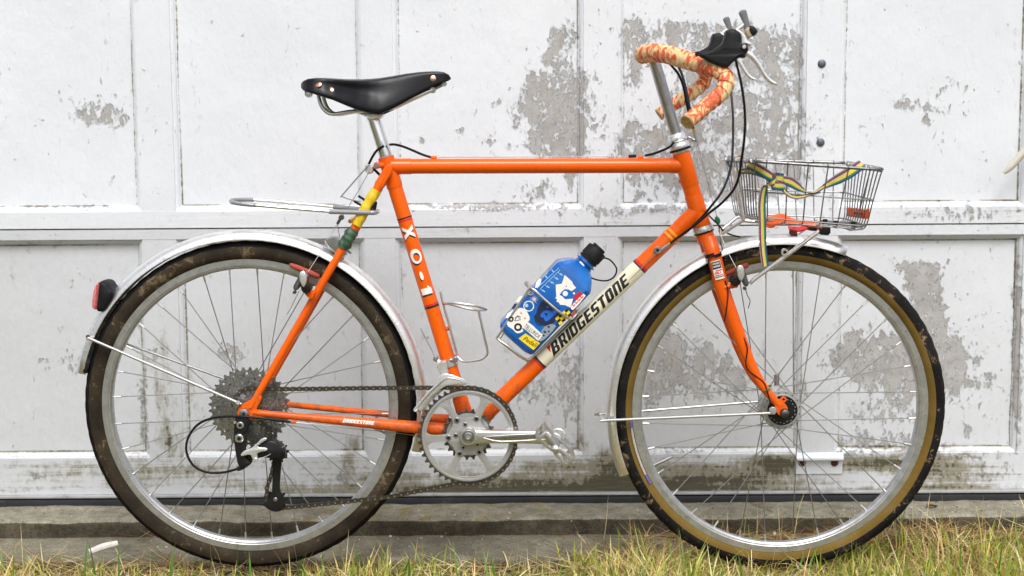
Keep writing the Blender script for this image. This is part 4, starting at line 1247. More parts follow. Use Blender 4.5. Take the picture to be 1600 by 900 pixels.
fork = empty('fork', V(1103, 368, 0), bike)
cr = HT_B - FA * .0136
mb = MB().lathe(cr - FA * .020, FA, [(0, 0), (0, .0150), (.002, .0168), (.018, .0176), (.020, .0166), (.020, 0)], 30)
mb.build('fork_crown', O_, fork)
bl = [(1107.5, 374, -.018), (1110.5, 384, -.026), (1114.5, 396, -.032), (1122.6, 429, -.036), (1128, 449, -.038), (1148.5, 506, -.043), (1171, 564, -.047), (1189, 599, -.049), (1209, 624, -.050), (1217, 633, -.050)]
blr = [.0150, .0148, .0143, .0139, .0137, .0125, .0102, .0088, .0074, .0065]
for s in (-1, 1):
    p = [V(x, y, Y) for x, y, Y in bl]
    if s > 0: p = [mir(q) for q in p]
    MB().tube(p, blr, 20, sm=4, flat=.80, flatdir=(0, 1, 0)).build('fork_blade', O_, fork)
    fd = [(1213, 628), (1219, 624), (1226, 630), (1231, 638), (1229, 647), (1221, 650), (1214, 645), (1211, 636)]
    mb = MB().pplate(fd, -.054, .006, sm=3)
    # eyelet above the axle
    e = V(1224.5, 624.5, -.054)
    mb.lathe(e, YAX, [(0, .0026), (0, .0058), (.005, .0058), (.005, .0026)], 18, closed=True)
    if s > 0: mb.v = [(x, -y, z) for x, y, z in mb.v]; mb.f = [tuple(reversed(f)) for f in mb.f]
    mb.build('dropout', O_, fork, bevel=.0006)
    mb = MB().rod(V(1132, 449, -.045), V(1152, 445, -.045), .0052, 14)
    if s > 0: mb.v = [(x, -y, z) for x, y, z in mb.v]; mb.f = [tuple(reversed(f)) for f in mb.f]
    mb.build('brake_boss', O_, fork)
# maker's label on the near blade and black wrappings
fa, fb = V(1112.8, 392, -.0325), V(1126, 442, -.0375)
def bl_patch(polys, t, h, mat, name, ws=1.0, off=.0012):
    return on_tube(polys, fa, fb, .0136, t, h, mat, name, fork, 1, 0, off - .0022, .0010, 7, ws)
r_ = lambda x0, y0, x1, y1: [(x0, y0), (x1, y0), (x1, y1), (x0, y1)]
bl_patch([r_(0, 0, 1.95, 1)], .30, .0185, M['white_print'], 'maker_label', 1.0, .0026)
bl_patch([r_(.08, .05, .86, .95)], .30, .0185, M['black_print'], 'label_box', 1.0, .0029)
marks = [r_(.20 + .30 * k, .15 + .105 * j, .38 + .30 * k, .21 + .105 * j) for k in range(2) for j in range(7)]
bl_patch(marks, .30, .0185, M['white_print'], 'label_marks', 1.0, .0032)
bl_patch([r_(.98, .30, 1.10, .92), r_(1.18, .10, 1.26, .55), r_(1.18, .66, 1.38, .74), r_(1.30, .15, 1.38, .60), r_(1.48, .12, 1.58, .88)], .30, .0185, M['red_print'], 'label_marks', 1.0, .0029)
bl_patch([r_(1.66, .05, 1.75, .95)], .30, .0185, M['black_print'], 'label_marks', 1.0, .0029)
mb = MB()
c0, c1 = V(1104, 400.5, -.031), V(1122, 395, -.031)
def around(c, axis, r, n=20, a0=0, a1=2 * math.pi, rise=0):
    ax = Vector(axis).normalized(); e1 = (Vector((0, -1, 0)) - ax * Vector((0, -1, 0)).dot(ax)).normalized(); e2 = ax.cross(e1)
    return [c + e1 * math.cos(a0 + (a1 - a0) * k / n) * r + e2 * math.sin(a0 + (a1 - a0) * k / n) * r + ax * rise * k / n for k in range(n + 1)]
fax = fb - fa
mb.tube(around(V(1114, 396, -.0318), fax, .0152, 22, 0, 2 * math.pi, .004), .0016, 8)
mb.tube(around(V(1114.5, 399, -.0320), fax, .0152, 22, 0, 2 * math.pi, .003), .0016, 8)
mb.build('cord_binding', M['housing'], fork)
# thin wire running down the near blade, green tie at its foot
mb = MB().tube([V(1125, 378, -.03), V(1128, 392, -.035), V(1110, 402, -.047), V(1107, 412, -.046), V(1112, 430, -.040)], .0010, 7, sm=5)
mb.tube([V(1133, 438, -.048), V(1137.5, 455, -.051), V(1135.5, 480, -.0545), V(1132, 502, -.053)], .0012, 7, sm=6)
mb.tube([V(1162, 527, -.052), V(1168, 545, -.058), V(1166.5, 575, -.057), V(1192, 596, -.056), V(1199, 612, -.058), V(1203, 628, -.057), V(1204, 638, -.054)], .0012, 7, sm=6)
mb.build('lamp_wire', M['housing'], fork)
mb = MB().tube(around(V(1198.5, 607, -.0495), V(1212, 626, -.05) - V(1190, 598, -.05), .0096, 20), .0014, 8, closed=False)
mb.build('cable_tie', M['green_plastic'], fork)

# ------------------------------------------------------------------ wheels
def polar(c, r, a, Y=0.0): return Vector((c.x + r * math.cos(a), c.y + Y, c.z + r * math.sin(a)))
def make_spoke_mesh(L, name):
    mb = MB()
    mb.rod((0, 0, 0), (0, 0, L - .013), .00098, 7)
    mb.rod((0, 0, L - .013), (0, 0, L), .0019, 8, mi=1)
    return mb.mesh(name, [M['spoke'], M['alloy']])
def wheel(c, rear):
    w = empty('wheel', c, bike)
    # tyre
    Rc, aa = .3010, .0186
    th = R(66) if rear else R(94)
    prof, mis = [], []
    angs = np.linspace(-R(142), R(142), 37)
    for k, a in enumerate(angs):
        rr = aa * (1.0 if abs(a) > th else 1.035)
        prof.append((math.sin(a) * rr * .98, Rc + math.cos(a) * rr - (0.0006 if abs(a) < .1 else 0)))
        mis.append(0 if abs((a + angs[min(k + 1, 36)]) / 2) > th else 1)
    prof += [(.0085, .2815), (-.0085, .2815)]; mis += [0, 0, 0]
    nseg = 260
    def knob(s, j):
        if j > 36: return 0.0
        a = angs[j]
        flat_ = 0.0
        zc = 1 if abs(a) < th else 0
        if not zc: return 0.0
        q = (s + int(abs(a) * 9)) % 4
        return .0010 if (q < 2 and abs(a) > .22) else 0.0
    mb = MB().lathe(c, YAX, prof, nseg, closed=True, mis=mis, rfun=knob, ref=(1, 0, 0))
    mb.build('tyre', [M['wall_rear'], M['tread_rear']] if rear else [M['wall_front'], M['tread_front']], w, sharp=0)
    if not rear:
        # remains of a blue and white label on the tyre wall at lower left
        n = 26; vs = []
        for k in range(n + 1):
            a = R(184) + R(26) * k / n
            vs += [polar(c, .2875, a, -.0176), polar(c, .2915, a, -.0184)]
        mb = MB().add(vs, [(2 * k, 2 * k + 1, 2 * k + 3, 2 * k + 2) for k in range(n)], 0)
        mb.mi = [1 if k < 3 or k > 21 else 0 for k in range(n)]
        mb.build('tyre_label', [simple('worn_pale_label', (.40, .38, .36), .6, var=.2, scale=200), simple('blue_label', (.10, .10, .38), .6, var=.2, scale=200)], w, sharp=0)
    # rim
    h = .0118
    rp = [(-h, .2858), (-h + .0004, .2862), (-h + .0016, .2858), (-h + .002, .2800), (0, .2765), (h - .002, .2800), (h - .0016, .2858), (h - .0004, .2862), (h, .2858),
          (h - .0003, .2742), (h - .0012, .2732), (h - .0016, .2705), (h - .0046, .2675), (0, .2668), (-h + .0046, .2675), (-h + .0016, .2705), (-h + .0012, .2732), (-h + .0003, .2742)]
    MB().lathe(c, YAX, rp, 200, closed=True).build('rim', M['rim'], w, sharp=30)
    # hub
    if rear:
        fl, yn, yf = .0240, -.0165, .0330
        mb = MB().lathe(c, YAX, [(-.050, 0), (-.050, .006), (-.020, .006), (-.020, .018), (yn - .0018, .0275), (yn + .0018, .0275), (yn + .004, .016), (0, .0140), (yf - .004, .016), (yf - .0018, .0275), (yf + .0018, .0275), (yf + .003, .015), (.050, .012), (.052, .006), (.066, .006), (.066, 0)], 36)
        mb.build('hub', M['alloy'], w)
    else:
        fl, yn, yf = .0335, -.026, .026
        mb = MB().lathe(c, YAX, [(-.031, .0288), (-.0335, .0292), (-.0335, .0305), (yn - .0025, .0312), (yn - .0025, .0372), (yn - .0010, .0380), (yn + .0016, .0376), (yn + .003, .031), (yn + .006, .0290), (yf - .006, .0290), (yf - .003, .031), (yf - .0016, .0376), (yf + .0010, .0380), (yf + .0025, .0372), (yf + .0025, .012), (.050, .010), (.052, 0)], 56)
        mb.build('hub', M['alloy_white'], w)
        mb = MB().lathe(c, YAX, [(-.0320, 0), (-.0320, .0287), (-.030, .0289)], 44); mb.build('hub_plate', M['black_alloy'], w)
        mb = MB()
        for k in range(22):
            a = 2 * math.pi * k / 22
            if 2.2 < a < 3.6: continue
            p = polar(c, .0235 + .002 * (k % 2), a, -.0323)
            mb.box(p, .0030, .0006, .0012, Matrix.Rotation(-a + math.pi / 2, 3, 'Y'))
        mb.build('hub_marking', M['grey_print'], w)
        mb = MB()
        for k in range(16):
            a = 2 * math.pi * (k + .5) / 16
            mb.disc(polar(c, .0348, a, yn - .0035), YAX, .0013, .002, 8)
        mb.build('spoke_head', M['dark_steel'], w)
    # axle nut and skewer
    if rear:
        mb = MB().lathe(c - YAX * .0705, YAX, [(-.0085, 0), (-.0085, .0055), (-.0075, .0086), (-.002, .0092), (0, .0092), (0, 0)], 26)
        mb.disc(c - YAX * .0800, YAX, .0032, .003, 6, mi=1)
        mb.build('axle_nut', [M['steel'], M['black_alloy']], w)
        MB().rod(c - YAX * .07, c + YAX * .074, .0025, 10).build('axle', M['steel'], w)
    else:
        mb = MB().lathe(c - YAX * .0545, YAX, [(-.0085, 0), (-.0085, .0045), (-.007, .0072), (-.001, .0086), (0, .0090), (0, 0)], 26)
        mb.build('axle_nut', M['dark_steel'], w)
        MB().rod(c - YAX * .055, c + YAX * .060, .0045, 12).build('axle', M['steel'], w)
        mb = MB().lathe(c + YAX * .0555, YAX, [(0, 0), (0, .009), (.008, .008), (.008, 0)], 20)
        mb.build('axle_nut', M['steel'], w)
        mb = MB().tube([c + Vector((.008, .060, .012)), c + Vector((.006, .062, .032)), c + Vector((.006, .064, .053))], [.004, .005, .0058], 12, sm=3, flat=.55)
        mb.build('quick_release_lever', M['steel'], w)
    # 32 crossed spokes sharing one mesh per wheel side
    cache = {}
    d3 = R(67.5)
    for k in range(32):
        a = 2 * math.pi * (k + .5) / 32 + (.03 if rear else .012)
        near = k % 2 == 0
        j = k // 2
        ah = a + (d3 if j % 2 == 0 else -d3) * (1 if rear else 1)
        yy = yn if near else yf
        yo = (.0022 if j % 2 == 0 else -.0022)
        p0 = polar(c, fl, ah, yy + yo); p1 = polar(c, .2668, a, -.0015 if near else .0015)
        dvec = p1 - p0; L = dvec.length
        key = round(L, 4)
        if key not in cache: cache[key] = make_spoke_mesh(L, 'spoke')
        q = dvec.to_track_quat('Z', 'Y').to_matrix().to_4x4()
        q.translation = p0
        inst('spoke', cache[key], w, q)
    # valve
    a = R(-150) if not rear else R(95)
    a = R(205) if not rear else R(100)
    p0, p1 = polar(c, .268, a), polar(c, .232 if not rear else .255, a)
    if not rear:
        mb = MB().rod(p0, p1, .0032, 12); mb.rod(p1, polar(c, .226, a), .0020, 10); mb.build('valve', M['steel'], w)
    return w
rear_wheel = wheel(WR, True)
front_wheel = wheel(WF, False)

# ------------------------------------------------------------------ mudguards
def guard(c, a0, a1, Ro, name, n=150, half=.0235, taper=True):
    f = MB()
    prof = []
    for k in range(15):
        t = -1 + 2 * k / 14
        prof.append((t * half, Ro - (1 - math.sqrt(max(0, 1 - (abs(t) * .985) ** 2.0))) * .0215))
    lip = [(half - .0002, prof[-1][1] - .0010), (half - .0022, prof[-1][1] + .0006)]
    full = prof + lip
    inner = [(y * .955, r - .0010) for y, r in reversed(prof)]
    full = [( -half + .0022, prof[0][1] + .0006), (-half + .0002, prof[0][1] - .0010)] + full + inner
    m_ = len(full)
    vs, fs = [], []
    for i in range(n + 1):
        t = i / n
        a = a0 + (a1 - a0) * t
        e = min(t, 1 - t) * n
        wsc = 1.0 if e > 4 else .55 + .45 * math.sin(e / 4 * math.pi / 2)
        for y, r in full:
            vs.append(polar(c, r, a, y * wsc))
    for i in range(n):
        for j in range(m_):
            j2 = (j + 1) % m_
            fs.append((i * m_ + j, i * m_ + j2, (i + 1) * m_ + j2, (i + 1) * m_ + j))
    fs += [tuple(range(m_)), tuple(reversed(range(n * m_, (n + 1) * m_)))]
    return f.add(vs, fs).build(name, M['fender'], bike, sharp=40, origin=c)
rg = guard(WR, R(168.5), R(-16), .3425, 'mudguard')
tag(rg, 'hammered silver rear mudguard')
fgd = guard(WF, R(68), R(203.5), .3375, 'mudguard')
tag(fgd, 'hammered silver front mudguard')
def stay(p, parent, r=.0028, mat='alloy_white', name='mudguard_stay'):
    return MB().tube(p, r, 12, sm=4).build(name, M[mat], parent)
a, b = V(141, 529.5, -.031), V(377, 631.5, -.073)
stay([a + Vector((-.002, .012, .002)), a, along(a, b, .03), along(a, b, .5), b], rg)
stay([mir(a) + Vector((-.002, -.012, .002)), mir(a), along(mir(a), mir(b), .5), mir(b)], rg, .0021, 'steel')
MB().rod(V(137, 526, -.022), V(137, 526, .022), .0035, 12).build('stay_bolt', M['rust'], rg)
MB().rod(V(372, 629, -.077), V(372, 629, -.062), .004, 14).build('stay_bolt', M['steel'], rg)
MB().pplate([(134, 570), (140, 566), (138, 576), (131, 584), (129, 580)], -.02, .04).build('mudguard_tip', M['black_rubber'], rg, bevel=.001)
a, b = V(942, 657.2, -.030), V(1211, 645.3, -.058)
stay([a + Vector((-.003, .012, .006)), a, along(a, b, .03), along(a, b, .5), b], fgd)
stay([mir(a) + Vector((-.003, -.012, .006)), mir(a), along(mir(a), mir(b), .5), mir(b)], fgd, .0024, 'alloy')
MB().rod(V(941, 656, -.022), V(941, 656, .022), .0035, 12).build('stay_bolt', M['steel'], fgd)
mb = MB().disc(V(1208, 642, -.0605), YAX, .0070, .008, 18, bev=.0012); mb.disc(V(1208, 641.5, -.0618), YAX, .0028, .003, 6)
mb.build('stay_bolt', M['alloy_white'], fgd)
# bracket joining the rear guard to the stays
mb = MB().pillow([(508, 376), (520, 369), (534, 374), (543, 392), (538, 400), (524, 394)], -.008, .020, .003, sm=2); mb.build('guard_bracket', M['steel'], rg)
mb = MB()
for px, py in ((511, 382), (517, 374)): mb.rod(V(px, py, -.022), V(px + 14, py + 6, -.022), .0038, 12)
mb.build('guard_clip', M['alloy'], rg)
mb = MB().rod(V(529, 400, -.018), V(541, 396, -.018), .003, 10); mb.rod(V(543, 392, -.024), V(549, 396, -.024), .002, 8); mb.build('guard_bolt', M['dark_steel'], rg)
# tail lamp on the rear guard
tl = empty('tail_lamp', V(168, 461, 0), bike)
body = [(160, 439.5), (167, 437), (174, 440), (178, 446), (184, 453), (183, 462), (177, 472), (170, 482), (161, 485), (156, 482), (155.5, 470), (157, 452)]
MB().pillow(body, 0, .030, .007, sm=3).build('lamp_housing', M['black_rubber'], tl)
lens = [(156.5, 441), (161, 438.5), (162, 448), (160, 468), (157.5, 481), (151, 480), (149, 474), (150.5, 458), (153, 447)]
MB().pillow(lens, -.001, .0335, .005, sm=3).build('lamp_lens', M['lens'], tl)
MB().disc(V(161, 484, -.014), YAX, .004, .028, 14, bev=.0008).build('screw', M['alloy'], tl)
MB().pplate([(176, 452), (186, 455), (186, 464), (178, 470)], -.012, .024).build('lamp_bracket', M['black_rubber'], tl, bevel=.001)

# ------------------------------------------------------------------ saddle
saddle = empty('saddle', V(577, 182, 0), bike)
def interp(x, xs, ys): return float(np.interp(x, xs, ys))
SXp = [471, 474, 480, 490, 505, 523, 543, 559, 575, 593, 612, 634, 652, 668, 684, 694, 701, 704.5]
TOP = [131, 126.5, 123.6, 122.3, 122.2, 123.2, 124.0, 124.0, 123.2, 121.6, 118.6, 114.9, 112.8, 111.6, 111.3, 112.8, 116.5, 121.5]
BOT = [137, 141, 143.2, 146, 150.5, 156, 164.5, 171, 175.5, 178.3, 170.5, 158.5, 148.5, 139.5, 131.5, 128.0, 125.5, 123.5]
HWT = [.050, .060, .068, .075, .077, .072, .060, .046, .035, .0265, .0220, .0190, .0175, .0165, .0155, .0140, .0105, .0050]   # half width of the top
HWB = [.052, .066, .076, .084, .087, .083, .073, .062, .053, .046, .038, .0285, .0225, .0195, .0175, .0150, .0110, .0052]   # half width at the skirt
n_st = 72
secs = []
xs_ = np.concatenate([np.linspace(471, 480, 8), np.linspace(481.5, 690, 52), np.linspace(692, 704.5, 12)])
NP = 25
vs, fs = [], []
for i, px in enumerate(xs_):
    zt = V(px, interp(px, SXp, TOP), 0).z
    hb = interp(px, SXp, HWB); ht = interp(px, SXp, HWT)
    x_ = V(800 + (px - 800) * (D - hb * .85) / D, 130, 0).x
    zb = V(px, interp(px, SXp, BOT), -hb).z
    drop = zt - zb
    for k in range(NP):
        t = -1 + 2 * k / (NP - 1)
        a_ = abs(t)
        if a_ < .5:
            yy = ht * math.sin(a_ / .5 * math.pi / 2 * .9) / math.sin(math.pi / 2 * .9); zz = zt - drop * .10 * (1 - math.cos(a_ / .5 * math.pi / 2))
        else:
            q = (a_ - .5) / .5
            yy = ht + (hb - ht) * (q ** .8) - .0125 * math.sin(math.pi * min(1, q * 1.5)) * math.exp(-((px - 552) / 42) ** 2); zz = zt - drop * (.10 + .90 * (q ** 1.08))
        vs.append((x_, math.copysign(yy, t), zz))
NS = len(xs_)
for i in range(NS - 1):
    for k in range(NP - 1): fs.append((i * NP + k, i * NP + k + 1, (i + 1) * NP + k + 1, (i + 1) * NP + k))
fs.append(tuple(range(NP)))
mb = MB().add(vs, fs)
so = mb.build('saddle_leather', M['leather'], saddle, sharp=0)
sm_ = so.modifiers.new('thick', 'SOLIDIFY'); sm_.thickness = .0045; sm_.offset = -1
def saddle_pt(px, py, out=.0):
    """point on the near flank at photo position"""
    best = None
    for k in range(0, 13):
        t = -1 + 2 * k / (NP - 1)
    lo = None
    for y in np.linspace(-.09, -.008, 120):
        p = V(px, py, y)
        xx = 800 + p.x / PXM
        for _ in range(3): xw = 800 + (800 + p.x / PXM - 800) * D / (D - interp(xx, SXp, HWB) * .85); xx = xw
        zt = interp(xx, SXp, TOP)
        hb = interp(xx, SXp, HWB); ht = interp(xx, SXp, HWT)
        ztw = V(xx, zt, 0).z; zb = V(xx, interp(xx, SXp, BOT), -hb).z
        q = min(1, max(0, ((ztw - p.z) / (ztw - zb) - .10) / .9)) ** (1 / 1.08)
        sy = -(ht + (hb - ht) * q ** .8)
        if y > sy: return V(px, py, y - out)
    return V(px, py, -.05)
def rivet(px, py, nrm, r=.0062):
    c = saddle_pt(px, py, -.001)
    MB().lathe(c, nrm, [(-.001, r), (.0012, r), (.0024, r * .75), (.003, 0)], 22).build('rivet', M['copper'], saddle)
rivet(498, 132.5, (-.35, -.75, .55)); rivet(517, 141, (-.15, -.85, .5)); rivet(677, 122.6, (.10, -1, .12), .0066)

rails = [(497, 146, .034), (500, 160, .036), (507, 172, .037), (520, 178.3, .036), (551, 174, .030), (585, 172, .026), (612, 168, .022), (634, 158.5, .019), (650, 151.5, .016), (662, 146, .013), (674, 141, .010), (679, 139, .008)]
for s in (-1, 1):
    p = [V(x, y, -Y) if s < 0 else mir(V(x, y, -Y)) for x, y, Y in rails]
    MB().tube(p, .0038, 12, sm=5).build('saddle_rail', M['alloy'], saddle)
mb = MB().lathe(V(482, 147.5, -.062), (.25, 1, 0), [(0, .0022), (0, .0060), (.005, .0060), (.005, .0022)], 20, closed=True); mb.lathe(V(481, 147, .058), (-.25, 1, 0), [(0, .0022), (0, .0060), (.005, .0060), (.005, .0022)], 20, closed=True)
mb.build('bag_loop', M['chrome'], saddle)
mb = MB().rod(V(676, 141, -.013), V(676, 141, .013), .006, 14); mb.rod(V(676, 140, 0), V(694, 131, 0), .0035, 10); mb.disc(V(694, 131, -.008), YAX, .0048, .016, 12)
mb.build('tension_bolt', M['steel'], saddle)
mb = MB().box(V(487, 141, 0), .012, .11, .012); mb.build('cantle_plate', M['black_alloy'], saddle, bevel=.002)
# seat post
sp = empty('seat_post', V(602, 246, 0), bike)
d = (V(579, 186, 0) - V(603, 246, 0)).normalized()
MB().tube([V(607, 258, 0), V(603.5, 247, 0), V(584.5, 187, 0), V(580, 180, 0)], [.0126, .0126, .0124, .0112], 28).build('post', M['chrome'], sp)
mb = MB().pillow([(560, 175.5), (572, 175), (598, 176.5), (600, 181), (594, 186.5), (583, 187.5), (572, 182.5), (561, 178.5)], 0, .022, .004, sm=2)
mb.build('post_head', M['alloy'], sp)
mb = MB().rod(V(572, 178, -.03), V(572, 178, .03), .0042, 14); mb.build('clamp_bolt', M['steel'], sp)
MB().lathe(V(603, 246, 0), d, [(0, .0126), (0, .0128), (.004, .0128), (.004, .0126)], 24).build('post_mark', M['grey_print'], sp)
rr_ = [[(.02 + .26 * k, .2 + .3 * j), (.2 + .26 * k, .2 + .3 * j), (.2 + .26 * k, .36 + .3 * j), (.02 + .26 * k, .36 + .3 * j)] for k in range(3) for j in range(2)]
on_tube(rr_, V(584.5, 187, 0), V(603.5, 247, 0), .0127, .58, .014, M['grey_print'], 'post_print', sp, 1, 0, .0004, 0, 4, 1.0)

# ------------------------------------------------------------------ handlebar
bar = empty('handlebar', stem_t, bike)
def tape_r(s, a):
    q = (s + a / (2 * math.pi) * .016) % .016
    return 1.0 + .13 * (q / .016) ** 1.5 - .03
near = [(1003.5, 86, -.002), (1010, 84, -.030), (1022, 82.5, -.062), (1040, 84.5, -.100), (1062, 90.5, -.140), (1085, 98, -.175), (1104, 104, -.203), (1122, 110.5, -.216), (1132.5, 119, -.223), (1134.5, 131, -.228), (1126, 146.5, -.234), (1110, 160, -.243), (1092, 175.5, -.258), (1073.5, 190.5, -.280)]
P = [V(*p) for p in near]
MB().tube(P, [.0152, .0160, .0160, .0160, .0158, .0150, .0142, .0138, .0138, .0138, .0135, .0130, .0128, .0124], 24, sm=22, rfun=tape_r).build('bar_tape', M['tape'], bar)
dd = (P[-1] - P[-2]).normalized()
MB().lathe(P[-1] - dd * .002, dd, [(0, .006), (0, .0128), (.002, .0131), (.0038, .0122), (.0042, .0095), (.0030, .0085), (.0030, .004), (.0042, .003), (.0042, 0)], 26).build('bar_plug', M['cork'], bar)
far = [(1003.5, 86, .002), (1010, 83.5, .045), (1020, 82.5, .080), (1045, 88, .130), (1070, 96, .180), (1088, 101, .212), (1098, 107, .234), (1103, 117, .246), (1099, 129, .252), (1086, 142, .256), (1068, 154, .256), (1049, 166, .254), (1030, 179, .252)]
P = [V(*p) for p in far]
MB().tube(P, [.0148, .0150, .0148, .0145, .0140, .0138, .0138, .0138, .0138, .0135, .0130, .0128, .0124], 24, sm=22, rfun=tape_r).build('bar_tape', M['tape'], bar)
dd = (P[-1] - P[-2]).normalized()
MB().lathe(P[-1] - dd * .002, dd, [(0, .006), (0, .0128), (.002, .0131), (.0038, .0122), (.0042, 0)], 24).build('bar_plug', M['cork'], bar)
# stem clamp ears behind the bar
mb = MB().pillow([(1001, 80), (1008, 77), (1012, 84), (1010, 95), (1004, 97), (1001, 92), (1004, 87)], .0, .020, .002, sm=2)
mb.disc(V(1004, 94, -.022), YAX, .004, .044, 14, bev=.001); mb.disc(V(1001, 82.5, -.020), YAX, .0042, .040, 14, bev=.001)
mb.build('stem_clamp', M['dark_steel'], bar)
mb = MB().tube([V(1007, 97, -.012), V(1012, 101, -.014), V(1013, 105.5, -.014)], .0009, 6, sm=4); mb.tube([V(1017, 98, -.014), V(1013, 103, -.016), V(1008, 105, -.016)], .0009, 6, sm=4)
mb.build('zip_tie', M['yellow_print'], bar)

def brake_lever(s):
    """near lever measured in the photograph; the far one is the same lever on the other end of the bar"""
    Y = -.222
    bl_ = empty('brake_lever', V(1130, 85, Y) if s < 0 else V(1112, 82, .225), bike)
    parts = []
    def put(mb, name, mat, bev=0.0, label=None):
        if s > 0:
            # place the twin: same shape in the place, moved across the bar
            dx = V(1104, 104, .218).x - V(1110, 106, -.205).x; dz = V(1104, 104, .218).z - V(1110, 106, -.205).z
            mb.v = [(x + dx - .012, -y, z + dz + .002) for x, y, z in mb.v]; mb.f = [tuple(reversed(f)) for f in mb.f]
        return mb.build(name, mat, bl_, bevel=bev)
    hood = [(1085, 84.5), (1091, 82.2), (1100, 80.8), (1110, 78.5), (1118, 75), (1126.5, 69), (1130.5, 60), (1132.5, 51.5), (1137, 46.8), (1146, 45.5), (1153.5, 50), (1157, 58), (1156, 67), (1164, 69.5), (1168, 74.5), (1167.5, 81), (1164, 85), (1163, 90.5), (1156, 90.5), (1149, 94), (1142, 100), (1136, 105.5), (1127, 105.5), (1115, 100.5), (1100, 92.5), (1091, 87.5)]
    xa, xb = V(1085, 84, Y).x, V(1132, 84, Y).x
    put(MB().pillow(hood, Y, .0175, .0062, sm=3, wfun=lambda x: .34 + .66 * min(1, max(0, (x - xa) / (xb - xa)))), 'hood', M['hood'])
    body = [(1133, 48), (1140, 46), (1150, 45), (1158, 49), (1165, 55), (1168, 63), (1172, 66), (1174, 70), (1171, 73), (1164, 70), (1157, 71), (1156, 62), (1154, 54), (1144, 51)]
    put(MB().pillow(body, Y, .0095, .003, sm=2), 'lever_body', M['silver'])
    blade = [(1158, 79.5), (1166, 78.5), (1174, 82), (1182, 90), (1189, 100), (1194, 110), (1200, 119), (1207, 125.5), (1213.5, 129), (1214, 133), (1207, 132.5), (1198, 127), (1190, 117), (1184, 107), (1177, 97), (1169, 89.5), (1159, 85)]
    put(MB().pillow(blade, Y, .0080, .0035, sm=3), 'lever_blade', M['silver'])
    mb = MB().disc(V(1163, 73.5, Y - .0195), YAX, .0056, .039, 18, bev=.0012); put(mb, 'pivot_bolt', M['black_alloy'])
    mb = MB().disc(V(1163, 73, Y - .0215), YAX, .0034, .004, 16, bev=.0008); put(mb, 'pivot_cap', M['silver'])
    # shift lever on its mount
    mb = MB().rod(V(1150, 48, Y - .002), V(1164, 37, Y - .002), .0040, 12); mb.rod(V(1154, 52, Y - .004), V(1170, 60, Y - .004), .0045, 12); put(mb, 'shifter_arm', M['silver'])
    mb = MB().pillow([(1168, 44), (1172, 40), (1178, 42), (1183, 49), (1180, 55), (1174, 57), (1169, 51)], Y - .002, .011, .003, sm=2); put(mb, 'shifter_body', M['black_alloy'])
    mb = MB().pillow([(1163, 47), (1171, 42), (1177, 53), (1170, 60), (1166, 56)], Y - .006, .006, .002, sm=2); put(mb, 'shifter_washer', simple('tan_washer', (.42, .34, .24), .5, .3))
    lv = [(1154.5, 21), (1157, 16.5), (1163, 15.2), (1166, 17.5), (1168, 25), (1172, 40), (1173.5, 46), (1168, 48), (1163, 46), (1161, 36), (1157, 27)]
    put(MB().pillow(lv, Y - .002, .0055, .003, sm=3), 'shift_lever', M['label_grey'])
    return bl_
brake_lever(-1); brake_lever(1)
# ------------------------------------------------------------------ cables
def cable(pts, r=.0024, mat='housing', name='cable', sm=7, parent=None):
    return MB().tube([V(*p) for p in pts], r, 9, sm=sm).build(name, M[mat], parent or bike)
cable([(1148, 90, -.222), (1151, 100, -.222), (1158, 130, -.215), (1163, 165, -.205), (1164, 200, -.190), (1160, 240, -.165), (1151, 287, -.135), (1131, 314, -.105), (1108, 333, -.070), (1085, 352.5, -.030), (1063, 368.5, -.020), (1046, 381.5, -.019)])
cable([(1140, 118, .20), (1142, 139, .19), (1145, 175, .16), (1145.5, 205, .12), (1144.5, 240, .05), (1140, 269, 0), (1128, 299, -.03), (1112, 321, -.045), (1098, 338, -.036), (1082, 354, -.024)])
cable([(1042, 92, -.085), (1047, 100, -.06), (1060, 116, -.04), (1068, 136, -.03), (1073, 162, -.020), (1077, 178, -.012), (1081.5, 192, -.006), (1083, 201, -.004)])
cable([(1052, 92, .06), (1060, 104, .05), (1066, 118, .035), (1072, 140, .015), (1077, 165, 0), (1081, 185, .004), (1082, 200, .002)])
cable([(1007.5, 243, 0), (1020, 240.5, -.004), (1035, 235, -.010), (1047, 229, -.018), (1053, 222, -.020)], .0024)
cable([(982, 244.2, 0), (994, 243.8, 0)], .0030, name='cable_end_cap')
cable([(675, 246.3, 0), (660, 241.5, 0), (634, 230.5, 0), (618, 226, -.008), (609, 226, -.016)], .0024)
cable([(600, 228, -.016), (590, 234, -.014), (582, 245, -.010), (576.5, 256, -.006)], .0024)
cable([(584, 264, -.006), (590, 270, -.004), (594, 274, 0)], .0026)
cable([(682, 245.5, 0), (840, 245.2, 0), (998, 245.0, 0)], .0008, 'steel')
# gear cable along the down tube
cable([(1034, 389.5, -.0175), (1025, 396, -.018), (850, 572, -.006), (752, 667, .0)], .0008, 'steel')
cable([(1030, 399, .004), (840, 577, .008), (760, 655, .008)], .0008, 'steel')
mb = MB().rod(V(1032, 391, -.018), V(1043, 383, -.019), .0036, 12)
mb.build('barrel_adjuster', M['steel'], bike)
MB().rod(V(1042.5, 383.5, -.019), V(1047, 380, -.019), .0028, 12).build('barrel_adjuster', bpy.data.materials['brass'], bike)
mb = MB().disc(V(1027.5, 391, -.0225), YAX, .0072, .008, 18, bev=.0015); mb.disc(V(1027.5, 391, -.0240), YAX, .003, .003, 8, mi=1)
mb.build('shifter_boss', [M['steel'], M['black_alloy']], bike)
